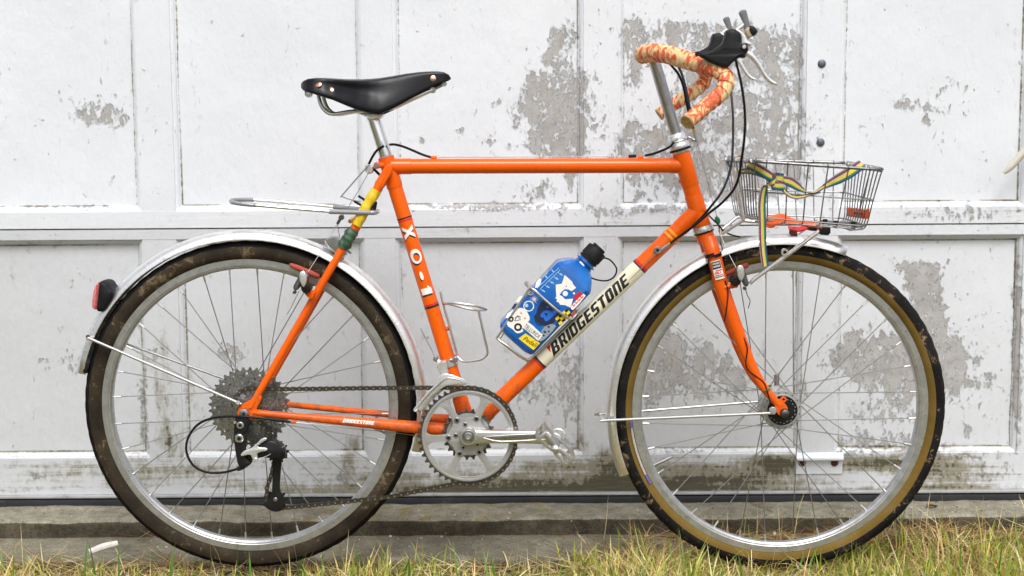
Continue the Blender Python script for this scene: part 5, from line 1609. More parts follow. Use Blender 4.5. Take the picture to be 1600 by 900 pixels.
# rear brake hanger and straddle wire
mb = MB().disc(V(577, 265, -.006), YAX, .0085, .012, 20, bev=.002); mb.rod(V(577, 262, 0), V(586, 259, 0), .003, 10); mb.rod(V(572, 258, -.002), V(578, 268, -.002), .0035, 10)
mb.build('brake_hanger', M['alloy'], bike)
cable([(574, 260, -.008), (536, 303.5, -.012), (535, 307, -.014), (545, 311, -.018), (563, 315, -.022)], .0014, 'steel', 'rack_wire', 4)
cable([(553, 314, -.02), (571, 325, -.02)], .0024, 'housing', 'rubber_sleeve', 2)
cable([(560, 306, -.02), (572, 314, -.02)], .0024, 'housing', 'rubber_sleeve', 2)
cable([(577, 268, -.006), (556, 305, -.007), (533, 340, -.008)], .0007, 'spoke', 'brake_wire', 2)
mb = MB().disc(V(533, 340, -.014), YAX, .0052, .012, 16, bev=.001); mb.rod(V(533, 340, -.008), V(527, 350, -.008), .003, 10)
mb.build('yoke', M['dark_steel'], bike)
cable([(527, 350, -.010), (505, 388, -.030), (481, 425, -.052)], .0007, 'spoke', 'brake_wire', 2)
cable([(527, 350, -.006), (531, 372, .01), (536, 400, .04)], .0007, 'spoke', 'brake_wire', 2)
cable([(467, 455, -.064), (455, 480, -.064), (448, 492, -.064)], .0007, 'spoke', 'brake_wire', 3)
# front brake wire, yoke
cable([(1089, 222, -.004), (1103, 275, -.004), (1120, 338, -.006)], .0007, 'spoke', 'brake_wire', 2)
mb = MB().pillow([(1117, 340), (1121, 338), (1124.5, 342), (1125, 348), (1121, 351), (1117.5, 347)], -.008, .006, .002, sm=2)
mb.build('yoke', M['green_plastic'], bike)
mb = MB().rod(V(1124, 352, -.010), V(1128, 366, -.012), .0028, 10); mb.build('yoke_bolt', bpy.data.materials['brass'], bike)
cable([(1124, 350, -.010), (1128, 372, -.022), (1138, 395, -.036), (1151, 420, -.050)], .0007, 'spoke', 'brake_wire', 3)
cable([(1122, 350, -.004), (1128, 385, .02), (1140, 420, .045)], .0007, 'spoke', 'brake_wire', 3)
cable([(1108, 337, -.03), (1116, 345, -.02), (1123, 352, -.016), (1130, 360, -.012), (1140, 366, -.01), (1150, 369, -.01), (1157, 370, -.01)], .0016, 'housing', 'lamp_lead', 5)
cable([(1165, 452, -.05), (1168, 462, -.05), (1172, 470, -.05), (1169, 482, -.05)], .0008, 'housing', 'brake_wire', 4)

# ------------------------------------------------------------------ cantilever brakes
def cant(name, pad, pivot, head, tip, Y):
    b_ = empty(name, V(pivot[0], pivot[1], Y), bike)
    for s in (-1, 1):
        def put(mb, nm, mat, bev=0.0):
            if s > 0: mb.v = [(x, -y, z) for x, y, z in mb.v]; mb.f = [tuple(reversed(f)) for f in mb.f]
            mb.build(nm, mat, b_, bevel=bev)
        a, b = V(*pad[0], -.020), V(*pad[1], -.020)
        d = (b - a); L = d.length
        mb = MB().tube([a, along(a, b, .06), along(a, b, .25), along(a, b, .75), along(a, b, .95), b], [.0020, .0042, .0056, .0058, .0050, .0028], 12, flat=.9); put(mb, 'brake_pad', M['brake_red'])
        mid = along(a, b, .5)
        mb = MB().rod(mid, V(*head, Y - .002), .0036, 12); mb.disc(V(*head, Y - .012), YAX, .0094, .016, 18, bev=.002); put(mb, 'pad_holder', M['steel'])
        mb = MB().tube([V(*pivot, Y), V((pivot[0] + head[0]) / 2, (pivot[1] + head[1]) / 2, Y - .006), V(*head, Y - .010), V(*tip, Y - .014)], [.0092, .0088, .0080, .0055], 14, sm=4); put(mb, 'brake_arm', M['dark_steel'])
        mb = MB().pillow([(head[0] - 5, head[1] - 8), (head[0] + 3, head[1] - 9), (head[0] + 6, head[1] + 4), (head[0] + 1, head[1] + 16), (head[0] - 5, head[1] + 6)], Y - .016, .005, .002, sm=2); put(mb, 'link_plate', M['silver'])
        mb = MB().disc(V(*pivot, Y - .014), YAX, .0092, .030, 18, bev=.0018); mb.disc(V(*pivot, Y - .0155), YAX, .0034, .004, 6); put(mb, 'pivot_bolt', M['black_alloy'])
        mb = MB().disc(V(*tip, Y - .019), YAX, .0048, .010, 14, bev=.001); mb.disc(V(tip[0] - 2, tip[1] + 7, Y - .018), YAX, .0034, .008, 8); put(mb, 'anchor_bolt', M['dark_steel'])
    return b_
cant('brake', ((452, 413), (499, 432.5)), (478, 451), (474, 433), (462, 450), -.060)
cant('brake', ((1131.5, 429.5), (1169.5, 413)), (1150, 440), (1157, 424), (1166, 444), -.048)

# ------------------------------------------------------------------ bag support loop behind the saddle
loop = empty('bag_support', V(470, 325, 0), bike)
pts = [V(586, 331.8, -.032), V(560, 331.5, -.040), V(513, 330.2, -.046), V(440, 324.5, -.048), V(392, 320, -.045), V(366, 316.6, -.030), V(361, 314.2, -.004), V(368, 312.2, .022), V(392, 312, .044), V(440, 315.5, .047), V(521, 323, .044), V(572, 327.5, .036), V(590, 330, .012), V(591, 331.5, -.012)]
MB().tube(pts, .0032, 12, closed=True, sm=6).build('loop', M['chrome'], loop)
MB().tube([V(514, 330.4, -.046), V(560, 331.8, -.040), V(580, 332.3, -.034), V(588, 331.5, -.020), V(590, 330.5, .0)], .0046, 14, sm=5).build('grey_sleeve', M['grey_vinyl'], loop)
MB().tube([V(521, 323, .044), V(550, 325.5, .041), V(576, 328, .034)], .0044, 14, sm=4).build('grey_sleeve', M['grey_vinyl'], loop)
MB().tube([V(400, 320.7, -.046), V(380, 319, -.040), V(366, 316.6, -.030), V(361, 314.2, -.004), V(368, 312.2, .022), V(384, 312, .038), V(396, 312.2, .0445)], .0040, 12, sm=5).build('grey_sleeve', M['grey_vinyl'], loop)
MB().tube([V(579, 327, -.03), V(584, 321, -.03), V(587, 316, -.028), V(585, 330, -.024)], .003, 10, sm=4).build('loop_clip', M['black_rubber'], loop)
mb = MB().rod(V(547, 346, -.045), V(551, 342, -.02), .004, 10); mb.build('loop_bolt', M['copper'], loop)

# ------------------------------------------------------------------ drivetrain
YC = -.050                                           # chain line at the rings
def gear_loop(r, teeth, depth, a0=0.0, w0=.30, w1=.10):
    L = []
    for k in range(teeth):
        a = a0 + 2 * math.pi * k / teeth; st = 2 * math.pi / teeth
        for f, rr in ((-.5, r), (-w0, r + depth * .25), (-w1, r + depth), (w1, r + depth), (w0, r + depth * .25)):
            L.append((rr * math.cos(a + f * st), rr * math.sin(a + f * st)))
    return L
def circ(r, n=40, a0=0): return [(r * math.cos(a0 + 2 * math.pi * k / n), r * math.sin(a0 + 2 * math.pi * k / n)) for k in range(n)]
ex, ez = Vector((1, 0, 0)), Vector((0, 0, 1))
cas = empty('cassette', WR, bike)
teeth = [37, 33, 28, 25, 22, 19, 16, 14]
for i, T in enumerate(teeth):
    r = T * .0127 / (2 * math.pi)
    Y = -.020 - .0044 * i
    a0 = .37 * i
    holes = [[(x * .0028 + (r - .0085) * math.cos(a), y * .0028 + (r - .0085) * math.sin(a)) for x, y in circ(1, 6)] for a in [2 * math.pi * (k + .5) / (T if T < 20 else T - 4) + a0 for k in range(0, (T if T < 20 else T - 4), 2)]] if T > 15 else []
    o = MB().plate([gear_loop(r - .0025, T, .0065, a0), circ(.012, 24)] + holes, WR + YAX * Y, ex, ez, YAX, .0020).build('sprocket', M['cog'], cas, sharp=30)
mb = MB()
for k in range(90):
    a = 2 * math.pi * k * .381966 + .1; rr_ = .036 + .034 * ((k * 37) % 90) / 90
    mb.disc(polar(WR, rr_, a, -.0215 - .0044 * max(0, min(5, int((.0700 - rr_) / .0066)))), YAX, .0013, .0025, 6)
mb.build('sprocket_glint', M['chrome'], cas)  # scattered chrome dots added as bright glints on the sprockets
mb = MB().lathe(WR + YAX * -.056, YAX, [(0, .008), (0, .0155), (.0015, .0165), (.004, .0165), (.004, .008)], 28); mb.build('lock_ring', M['dark_steel'], cas)
mb = MB().lathe(WR, YAX, [(-.052, .0118), (-.018, .0118), (-.018, .020), (-.040, .020)], 24); mb.build('freehub', M['dark_steel'], cas)

crank = empty('crankset', BB, bike)
CC = V(731.4, 681.2, YC)                              # ring centre
CX = Vector((CC.x, 0, CC.z))
def ringobj(T, Y, name, mat_plate, mat_teeth, r_in, arms=True):
    r = T * .0127 / (2 * math.pi)
    mb = MB().plate([gear_loop(r - .0028, T, .0068), circ(r - .0055, 90)], CX + YAX * (Y + .0006), ex, ez, YAX, .0026)
    t_ = mb.build('chainring_teeth', mat_teeth, crank, sharp=30)
    return r
rB = 46 * .0127 / (2 * math.pi)
ringobj(46, YC - .0012, 'chainring', M['alloy_white'], M['dark_steel'], .07)
# outer ring: broad rim, six arms that flare at both ends, hub disc; windows are real openings
win = []
A0 = R(4)
ri, ro = .0385, .0795
for k in range(6):
    ac = A0 + R(30) + R(60) * k
    pts = []
    def edge(r, sgn):
        t = (r - ri) / (ro - ri)
        fl = .0064 + .0075 * (abs(t - .42) / .58) ** 4.0
        return R(30) * sgn - sgn * fl / r
    rad = np.linspace(ri, ro, 12)
    left = [(r, ac + edge(r, -1)) for r in rad]; right = [(r, ac + edge(r, 1)) for r in rad]
    al, ar = left[-1][1], right[-1][1]
    top = [(ro, al + (ar - al) * q / 10) for q in range(1, 10)]
    bl0, br0 = left[0][1], right[0][1]
    bot = [(ri - .003 * math.sin(math.pi * q / 8), br0 + (bl0 - br0) * q / 8) for q in range(1, 8)]
    lp = left + top + right[::-1] + bot
    win.append([(r * math.cos(a), r * math.sin(a)) for r, a in lp])
mb = MB().plate([circ(rB - .0046, 120), circ(.010, 24)] + win, CX + YAX * (YC - .0030), ex, ez, YAX, .0046)
mb.build('chainring', M['alloy_white'], crank, sharp=30, bevel=.0005)
mb = MB().lathe(CX + YAX * (YC - .0046), YAX, [(0, rB - .0095), (0, rB - .0062), (.0014, rB - .0055), (.0014, rB - .0102)], 120, closed=True)
mb.build('chainring_rim', M['alloy_white'], crank, sharp=30)
r2 = 23 * .0127 / (2 * math.pi)
BBx = Vector((BB.x, 0, BB.z))
mb = MB().plate([gear_loop(r2 - .0028, 23, .0068), circ(r2 - .0052, 60)], CX + YAX * (YC + .0135), ex, ez, YAX, .0024); mb.build('inner_ring_teeth', M['dark_steel'], crank, sharp=30)
win2 = []
mb = MB().plate([circ(r2 - .0048, 60), circ(r2 - .0155, 40)], CX + YAX * (YC + .0128), ex, ez, YAX, .0034); mb.build('inner_chainring', M['alloy_white'], crank, sharp=30)
mb = MB().lathe(CX, YAX, [(YC + .002, .030), (YC + .012, .030), (YC + .012, .012), (YC + .002, .012)], 40, closed=True); mb.build('spider', M['alloy'], crank)
for k in range(6):
    a = A0 + R(60) * k
    if k == 0: continue
    mb = MB().disc(polar(CX, .0375, a, YC - .0048), YAX, .0056, .008, 18, bev=.001); mb.disc(polar(CX, .0375, a, YC - .0052), YAX, .0032, .002, 8, mi=1)
    mb.build('chainring_bolt', [M['steel'], M['black_alloy']], crank)
for k in range(5):
    a = R(103) + R(72) * k
    mb = MB().disc(polar(CX, .0235, a, YC - .0046), YAX, .0046, .008, 16, bev=.001); mb.disc(polar(CX, .0235, a, YC - .0050), YAX, .0024, .002, 8, mi=1)
    mb.build('chainring_bolt', [M['steel'], M['black_alloy']], crank)
# crank arm: broad boss, tapering arm with a sunk channel
YA = -.064
arm = [(719.5, 682.5), (722, 674), (729, 668.8), (737, 669.2), (744, 671), (760, 671.6), (800, 672), (838, 672.3), (862, 673.5), (874, 677), (879, 684), (877, 691), (870, 695.5), (855, 694.5), (838, 692.8), (800, 692.0), (762, 692.0), (746, 692.8), (738, 695), (729, 695.4), (722.5, 691.5)]
mb = MB().pillow(arm, YA, .0085, .0035, sm=4)
mb.build('crank_arm', M['alloy'], crank)
MB().lathe(V(731.7, 682.3, YA - .0072), YAX, [(.006, .0172), (-.0010, .0172), (-.0030, .0160), (-.0034, .0120), (-.0034, 0)], 36).build('arm_boss', M['alloy'], crank)
mb = MB().pillow([(757, 683.2), (770, 680.5), (838, 677.2), (856, 678.2), (858, 681), (838, 685.5), (790, 689.2), (779, 689)], YA - .0076, .0016, .001, sm=2)
mb.build('arm_channel', M['steel'], crank)
mb = MB().tube([V(756, 684, YA - .0085), V(782, 689.6, YA - .0088), V(838, 687.2, YA - .0085), V(858, 686, YA - .008)], [.0010, .0014, .0013, .0008], 8, sm=3)
mb.build('arm_rib', M['silver'], crank)
c = V(731.7, 682.3, YA - .0108)
MB().lathe(c, YAX, [(0, .0125), (-.0016, .0122), (-.0018, .0095), (-.0006, .0088), (0, .0088)], 34).build('cap_ring', M['steel'], crank)
mb = MB().lathe(c, YAX, [(.0, .0088), (-.0014, .0085), (-.0020, .0068), (-.0020, .0046), (.002, .0044), (.002, 0)], 28); mb.build('crank_bolt', M['steel'], crank)
# far crank arm, pointing backwards
mb = MB().pillow([(719, 660), (745, 658), (749, 672), (738, 684), (700, 683), (640, 682), (612, 683), (604, 676), (612, 668), (660, 667)], .066, .0085, .0035, sm=3)
mb.build('crank_arm', M['chrome'], crank)
def pedal(c, ang, s, label=None):
    """quill pedal: two slotted cage plates on a barrel, toe hump at the front"""
    p = empty('pedal', c, bike)
    ca, sa = math.cos(ang), math.sin(ang)
    e1 = Vector((ca, 0, sa)); e2 = Vector((-sa, 0, ca)); yv = YAX * s
    def pt(a, y, b): return c + e1 * a + yv * y + e2 * b
    MB().tube([pt(0, .012, 0), pt(0, -.030, 0), pt(0, -.060, 0), pt(0, -.082, 0)], [.0060, .0095, .0085, .0070], 18).build('pedal_axle', M['steel'], p)
    mb = MB().lathe(pt(0, -.0975, 0), yv, [(0, 0), (0, .0050), (.001, .0066), (.006, .0072), (.012, .0078), (.014, .0078)], 22); mb.build('dust_cap', M['chrome'], p)
    for sg in (-1, 1):
        # cage plates ahead of and behind the barrel, running out along the axle, slotted
        L = [(-.006, -.011), (-.088, -.011), (-.088, .011), (-.006, .011)]
        sl = [[(-.014 - .037 * k, -.0045), (-.045 - .037 * k, -.0045), (-.045 - .037 * k, .0045), (-.014 - .037 * k, .0045)] for k in range(2)]
        O = pt(.036 * sg, 0, 0)
        mb = MB().plate([L] + sl, O, yv, e2, e1, .0022 * sg); mb.build('cage_plate', M['pedal'], p, bevel=.0004)
        mb = MB()
        for k in range(12):
            y = -.012 - .0063 * k
            for bb in (.011, -.011):
                mb.box(pt(.037 * sg, y, bb), .003, .0026, .004, Matrix((e1, YAX, e2)).transposed())
        mb.build('cage_teeth', M['pedal'], p)
        # outer bow tying the plates to the axle end
        L = [(.002 * sg, .0085), (.037 * sg, .0115), (.037 * sg, -.0115), (.002 * sg, -.0085)]
        S_ = [(.009 * sg, .0042), (.032 * sg, .0050), (.032 * sg, -.0050), (.009 * sg, -.0042)]
        mb = MB().plate([L, S_], pt(0, -.0905, 0), e1, e2, yv, .003); mb.build('outer_cage', M['alloy'], p, bevel=.0005)
        mb = MB().plate([L, S_], pt(0, -.010, 0), e1, e2, yv, .003); mb.build('inner_cage', M['pedal'], p, bevel=.0005)
    mb = MB().tube([pt(-.020, -.088, .013), pt(-.012, -.092, .026), pt(.004, -.090, .031), pt(.018, -.084, .024), pt(.026, -.075, .012)], [.0025, .0030, .0030, .0030, .0022], 10, sm=5, flat=.6)
    return p
pedal(V(866, 685.5, -.066), R(-45), 1)
mb = None
def pedal_far():
    c = V(608, 676, .075)
    return pedal(c, R(-30), -1)
pedal_far()
MB().tube([V(866, 672, -.12), V(872, 670.5, -.12), V(878, 673, -.12), V(882, 680, -.12), V(880, 686, -.12)], [.002, .0026, .0028, .0026, .002], 10, sm=5).build('toe_bow', M['silver'], crank)

# chain: one object per link, alternate inner and outer plates
def link_mesh(outer):
    mb = MB(); p = .0127
    hw = .0033 if outer else .0022
    prof = []
    n = 8
    for k in range(n + 1):
        a = math.pi / 2 + math.pi * k / n; prof.append((-p / 2 + .0042 * math.cos(a), .0042 * math.sin(a)))
    prof += [(0, -.0029)]
    for k in range(n + 1):
        a = -math.pi / 2 + math.pi * k / n; prof.append((p / 2 + .0042 * math.cos(a), .0042 * math.sin(a)))
    prof += [(0, .0029)]
    for s in (-1, 1):
        mb.plate([prof], (0, s * hw - .0005, 0), (1, 0, 0), (0, 0, 1), (0, 1, 0), .0010, 0)
    if outer:
        for s in (-1, 1): mb.disc((s * p / 2, -.0044, 0), (0, 1, 0), .0018, .0088, 8, mi=1)
    else:
        for s in (-1, 1): mb.disc((s * p / 2, -.0022, 0), (0, 1, 0), .0038, .0044, 10)
    return mb.mesh('link', [M['chain'], M['steel']])
LM = [link_mesh(True), link_mesh(False)]
chain = empty('chain', CX + YAX * YC, bike)
path = []
def arcpx(cx, cy, r, a0, a1, Y, n=40):
    for k in range(n + 1):
        a = R(a0 + (a1 - a0) * k / n)
        path.append(V(cx + r * math.cos(a), cy - r * math.sin(a), Y))
YS_ = -.046
arcpx(731.4, 681.2, 75.6, 90, -103, YC, 70)
path += [V(608, 776.5, -.048), V(500, 788, -.046)]
arcpx(430, 781, 13.5, -80, -200, YS_, 16)
path += [V(416.5, 764, YS_), V(424, 742, YS_), V(428, 722, YS_)]
arcpx(432, 706, 11, -60, 60, YS_, 8)
arcpx(392, 634, 27.5, -62, -270, YS_, 40)
path += [V(450, 608, YS_), V(600, 606.2, -.049)]
def resample(p, step, closed=True):
    p = p + [p[0]] if closed else p
    seg = [(p[i + 1] - p[i]).length for i in range(len(p) - 1)]
    tot = sum(seg); n = int(round(tot / step)); n -= n % 2
    st = tot / n; out = []; i = 0; acc = 0.0
    for k in range(n):
        d = k * st
        while i < len(seg) - 1 and acc + seg[i] < d: acc += seg[i]; i += 1
        out.append(p[i].lerp(p[i + 1], (d - acc) / max(seg[i], 1e-9)))
    return out
pins = resample(path, .0127)
for k in range(len(pins)):
    a, b = pins[k], pins[(k + 1) % len(pins)]
    x_ = (b - a).normalized(); y_ = (YAX - x_ * YAX.dot(x_)).normalized(); z_ = x_.cross(y_)
    mt_ = Matrix((x_, y_, z_)).transposed().to_4x4(); mt_.translation = (a + b) / 2
    inst('link', LM[k % 2], chain, mt_)

# rear derailleur ---------------------------------------------------
rd = empty('rear_derailleur', V(375, 686, -.08), bike)
mb = MB().pillow([(368, 652), (380, 650), (392, 656), (388, 668), (384, 676), (382, 690), (368, 690), (366, 672)], -.073, .006, .002, sm=2); mb.build('hanger', M['black_alloy'], rd)
mb = MB().pillow([(366, 680), (374, 675), (384, 680), (386, 692), (384, 704), (388, 716), (394, 722), (386, 729), (378, 732), (372, 722), (369, 706), (367, 692)], -.078, .010, .003, sm=3); mb.build('upper_knuckle', M['black_alloy'], rd)
for px, py, r_ in ((375, 665, .0072), (373.4, 685.6, .0082)):
    mb = MB().disc(V(px, py, -.0905 if py > 670 else -.0805), YAX, r_, .010, 20, bev=.0014); mb.disc(V(px, py, -.0912 if py > 670 else -.0812), YAX, r_ * .5, .004, 6, mi=1)
    mb.build('mounting_bolt', [M['chrome'], M['black_alloy']], rd)
MB().disc(V(367, 660, -.080), YAX, .003, .008, 12).build('adjust_screw', M['alloy'], rd)
mb = MB().pillow([(386, 704), (394, 698), (410, 690), (424, 686), (434, 689), (442, 698), (444, 706), (438, 713), (428, 716), (414, 713), (400, 716), (390, 718)], -.075, .012, .004, sm=2); mb.build('parallelogram', M['black_alloy'], rd)
plate_ = [(376.5, 709.5), (383, 703.5), (391, 700.5), (398.5, 695.5), (408, 686), (415, 683.5), (417, 686.5), (410, 691), (405.5, 694.5), (403, 697), (408, 698.8), (416.5, 699.8), (418, 703), (413.5, 705), (406.5, 706), (402, 709.5), (403.5, 717), (399.5, 722), (395, 717), (391.5, 710.5), (384, 711), (378.5, 712.5)]
MB().pillow(plate_, -.090, .0035, .0015, sm=3).build('link_plate', M['silver'], rd)
MB().disc(V(398.8, 719, -.096), YAX, .0042, .012, 16, bev=.001).build('cable_bolt', M['silver'], rd)
mb = MB().pillow([(430, 690), (440, 692), (446, 701), (447, 712), (442, 717), (436, 712), (432, 704)], -.068, .012, .003, sm=2); mb.build('lower_knuckle', M['black_alloy'], rd)
def cage(Y, nm):
    L = [(426, 712), (436, 708), (440, 716), (438.5, 740), (437.5, 765), (443, 774), (445, 785), (440, 797), (430, 799.5), (420, 796), (412, 790), (404, 789), (405, 786.5), (414, 785), (422, 776), (425, 766), (426, 740)]
    return MB().pillow(L, Y, .0016, .0008, sm=2).build(nm, M['black_alloy'], rd)
cage(-.056, 'cage_plate'); cage(-.036, 'cage_plate')
for px, py in ((430, 781), (433, 706)):
    mb = MB().plate([gear_loop(.0165, 11, .006), circ(.004, 12)], V(px, py, -.0475), ex, ez, YAX, .003); mb.build('jockey_wheel', M['black_rubber'], rd, sharp=30)
    MB().disc(V(px, py, -.0605), YAX, .0042, .028, 14, bev=.001).build('pulley_bolt', M['steel'], rd)
mb = MB().lathe(V(443, 711, -.066), YAX, [(0, .0036), (0, .0068), (.006, .0068), (.006, .0036)], 16, closed=True); mb.build('cage_stop', M['dark_steel'], rd)
MB().rod(V(371, 733, -.080), V(381, 729.5, -.080), .0045, 12).build('barrel_adjuster', M['black_alloy'], rd)
cable([(454, 659.6, -.066), (420, 655, -.078), (393, 652, -.082), (362, 650.6, -.078), (333, 653, -.072), (309, 663.5, -.072), (294, 684, -.074), (291.3, 706, -.076), (302, 727, -.078), (322, 737.5, -.080), (348, 738.2, -.080), (372, 732.5, -.080)], .0024, parent=rd)
cable([(462, 660, -.062), (560, 670.5, -.045), (640, 679, -.025), (700, 688, -.006)], .0008, 'steel', 'gear_wire', 3, rd)
cable([(399, 719, -.095), (418, 712, -.088), (446, 696, -.080)], .0007, 'steel', 'gear_wire', 3, rd)

# front derailleur
fdm = empty('front_derailleur', V(692, 575, -.03), bike)
sA = (BB - ST_T).normalized()
c = along(ST_T, BB, tpos(ST_T, BB, 701.5))
MB().lathe(c, sA, [(-.007, .0147), (-.007, .0164), (.007, .0164), (.007, .0147)], 28, closed=True).build('band_clamp', M['alloy'], fdm)
mb = MB().disc(V(711, 562, -.020), YAX, .0055, .016, 16, bev=.001); mb.rod(V(703, 563, -.014), V(713, 561, -.014), .0045, 12); mb.build('clamp_bolt', M['steel'], fdm)
MB().pillow([(682, 566), (697, 563), (699, 575), (701, 583), (690, 586), (686, 578)], -.032, .012, .002, sm=2).build('derailleur_body', M['silver'], fdm)
MB().disc(V(680.5, 561, -.036), YAX, .005, .014, 16, bev=.001).build('cable_bolt', M['steel'], fdm)
MB().rod(V(678, 561.5, -.03), V(690, 566, -.03), .0036, 10).build('cable_arm', M['silver'], fdm)
MB().pillow([(690, 585), (702, 583), (700, 590), (692, 592)], -.036, .012, .002, sm=1).build('link', M['black_alloy'], fdm)
outer = [(688.5, 587), (697, 583.5), (708, 587), (719, 591.5), (723.5, 597), (721, 600.5), (711, 600.5), (698, 602.5), (686, 609.5), (673, 620.5), (661, 633), (652, 642), (648.5, 643.5), (646, 641), (648.5, 636), (658, 624.5), (668, 612.5), (680, 601)]
MB().pillow(outer, -.0625, .0016, .0009, sm=3).build('cage_plate', M['silver'], fdm)
MB().tube([V(721, 594.5, -.0648), V(708, 591.5, -.0650), V(697, 591.5, -.0652), V(684, 602, -.0650), V(668, 617.5, -.0648), V(652, 637, -.0646)], [.0006, .0010, .0012, .0012, .0010, .0006], 8, sm=4).build('cage_rib', M['steel'], fdm)
MB().pillow([(x + 6, y + 1) for x, y in outer], -.0385, .0014, .0008, sm=3).build('cage_plate', M['silver'], fdm)
MB().rod(V(649, 640, -.064), V(655, 641, -.037), .0036, 12).build('cage_bolt', M['silver'], fdm)
cable([(657, 512.5, -.03), (664, 527, -.03), (676, 550, -.032), (680.5, 561, -.036)], .0008, 'steel', 'gear_wire', 3, fdm)

# ------------------------------------------------------------------ bottle cages
def wirepart(parent, pts, r=.0024, name='wire', closed=False, sm=6, mat='alloy'):
    return MB().tube([V(*p) for p in pts], r, 10, closed=closed, sm=sm).build(name, M[mat], parent)
bc = empty('bottle_cage', V(705, 510, 0), bike)
for Yo in (-.012, .012):
    wirepart(bc, [(688.5, 457, Yo), (690.5, 466, Yo), (694, 480, Yo), (703.5, 513, Yo), (711.5, 545, Yo), (715.5, 557, Yo), (723, 564.5, Yo * 1.4), (738, 564, Yo * 2.0), (751, 561.5, Yo * 2.3), (759.5, 556, Yo * 2.5), (761.5, 548, Yo * 2.6), (757, 527, Yo * 2.7), (751, 500, Yo * 2.8), (747.5, 484.5, Yo * 2.9)], sm=8, name='cage_wire')
wirepart(bc, [(693, 475, -.014), (700, 473.5, -.034), (720, 474.5, -.044), (742, 478, -.042), (757, 482.5, -.022), (760, 484, .0), (756, 484.2, .022), (741, 484, .042), (722, 480, .044), (703, 475.5, .034), (695, 474.5, .014)], name='cage_ring', sm=7)
wirepart(bc, [(688.5, 457, -.012), (689, 453.5, -.006), (689, 453.5, .006), (688.5, 457, .012)], name='cage_hook', sm=5)
for t_ in (693.5, 707): 
    c = along(ST_T, BB, tpos(ST_T, BB, t_ - 7)); MB().rod(c + Vector((.010, 0, .004)), c + Vector((.022, 0, .0065)), .0042, 14).build('boss', M['orange'], bc)

bc2 = empty('bottle_cage', V(870, 520, 0), bike)
wirepart(bc2, [(823, 562, -.022), (812, 556, -.032), (795, 542, -.036), (779, 531, -.034), (777, 526.5, -.034), (782, 519, -.036), (800, 491.5, -.042), (816, 467, -.047), (827.5, 449, -.049)], sm=8, name='cage_wire')
wirepart(bc2, [(823, 563, .014), (812, 557, .022), (797, 545, .030), (783, 534, .034), (780, 530, .036), (786, 521, .042), (812, 480, .047), (830, 452, .049)], sm=8, name='cage_wire')
wirepart(bc2, [(823, 562, -.022), (829, 560, -.016), (845, 546, -.014), (880, 511.5, -.014), (893, 498, -.014)], sm=6, name='cage_wire')
wirepart(bc2, [(823, 563, .014), (830, 560, .014), (880, 511, .014), (893, 498, .014)], sm=6, name='cage_wire')
wirepart(bc2, [(828, 449, .048), (826, 444.5, .030), (826, 443, 0), (826.5, 444.5, -.030), (829, 449.5, -.046), (836, 454, -.052), (850, 467, -.0525), (868, 482.5, -.052), (884, 494.5, -.046), (893, 498.5, -.036), (902, 488, -.024), (899, 484, -.01)], sm=8, name='cage_ring')
mb = MB().rod(V(822.5, 443, -.010), V(831, 451.5, -.046), .0045, 12); mb.build('cage_joint', M['steel'], bc2)
mb = MB()
for k in range(8):
    x = 871 + k * 4.0
    mb.box(V(x, 527 - (x - 871) * .98 - 5, -.010), .0028, .008, .010, Matrix.Rotation(R(46), 3, 'Y'))
mb.build('cage_strip', M['black_alloy'], bc2)

# ------------------------------------------------------------------ water bottle (a thing of its own)
B0, BS, BN, BCAP0, BCAP1 = V(803, 531, 0), V(894.5, 428, 0), V(908.5, 419.3, 0), V(912, 414.5, 0), V(927.5, 398, 0)
bu = (V(920, 405, 0) - B0).normalized()
bn_ = Vector((-bu.z, 0, bu.x))                         # in the picture plane, towards upper left
bottle = empty('water_bottle', B0, None)
tag(bottle, 'blue plastic water bottle covered in stickers in the cage on the down tube', 'bottle', kind='thing')
HB = .0432; FW = .0325; YF = -HB
def octs(h, k=1.0):
    f = h * FW / HB * k
    base = [(-f, -h), (f, -h), (h, -f), (h, f), (f, h), (-f, h), (-h, f), (-h, -f)]
    out = []
    for i in range(8):
        p, q = base[i], base[(i + 1) % 8]
        for t in (.04, .5, .96): out.append((p[0] + (q[0] - p[0]) * t, p[1] + (q[1] - p[1]) * t))
    return out
Lb = (BS - B0).dot(bu)
secs = [(-.002, None, .010), (-.002, None, .024), (.0, .034, None), (.004, .0402, None), (.010, HB, None), (.016, HB, None), (Lb * .3, HB, None), (Lb * .6, HB, None), (Lb - .003, HB, None), (Lb + .0005, HB - .0015, None), (Lb + .012, .034, None), (Lb + .022, .0245, None), (Lb + .026, None, .0195), (Lb + .030, None, .0180)]
rows_ = []
for d_, h_o, r_c in secs:
    if h_o: rows_.append((d_, octs(h_o)))
    else: 
        rows_.append((d_, [(Vector(p).normalized().x * r_c, Vector(p).normalized().y * r_c) for p in octs(1.0)]))
vs, fs = [], []
n = 24
for d_, sec_ in rows_:
    for a, b in sec_: vs.append(B0 + bu * d_ + bn_ * a + YAX * b)
for i in range(len(rows_) - 1):
    for k in range(n): fs.append((i * n + k, i * n + (k + 1) % n, (i + 1) * n + (k + 1) % n, (i + 1) * n + k))
fs.append(tuple(range(n))); fs.append(tuple(reversed(range((len(rows_) - 1) * n, len(rows_) * n))))
MB().add(vs, fs).build('bottle_body', M['blue_bottle'], bottle, sharp=24)
nb = B0 + bu * (Lb + .029)
MB().lathe(nb, bu, [(0, .0155), (0, .0172), (.002, .0178), (.003, .0215), (.005, .0218), (.006, .0180), (.0125, .0174)], 36).build('neck', M['blue_bottle'], bottle)
nc = B0 + bu * (Lb + .039)
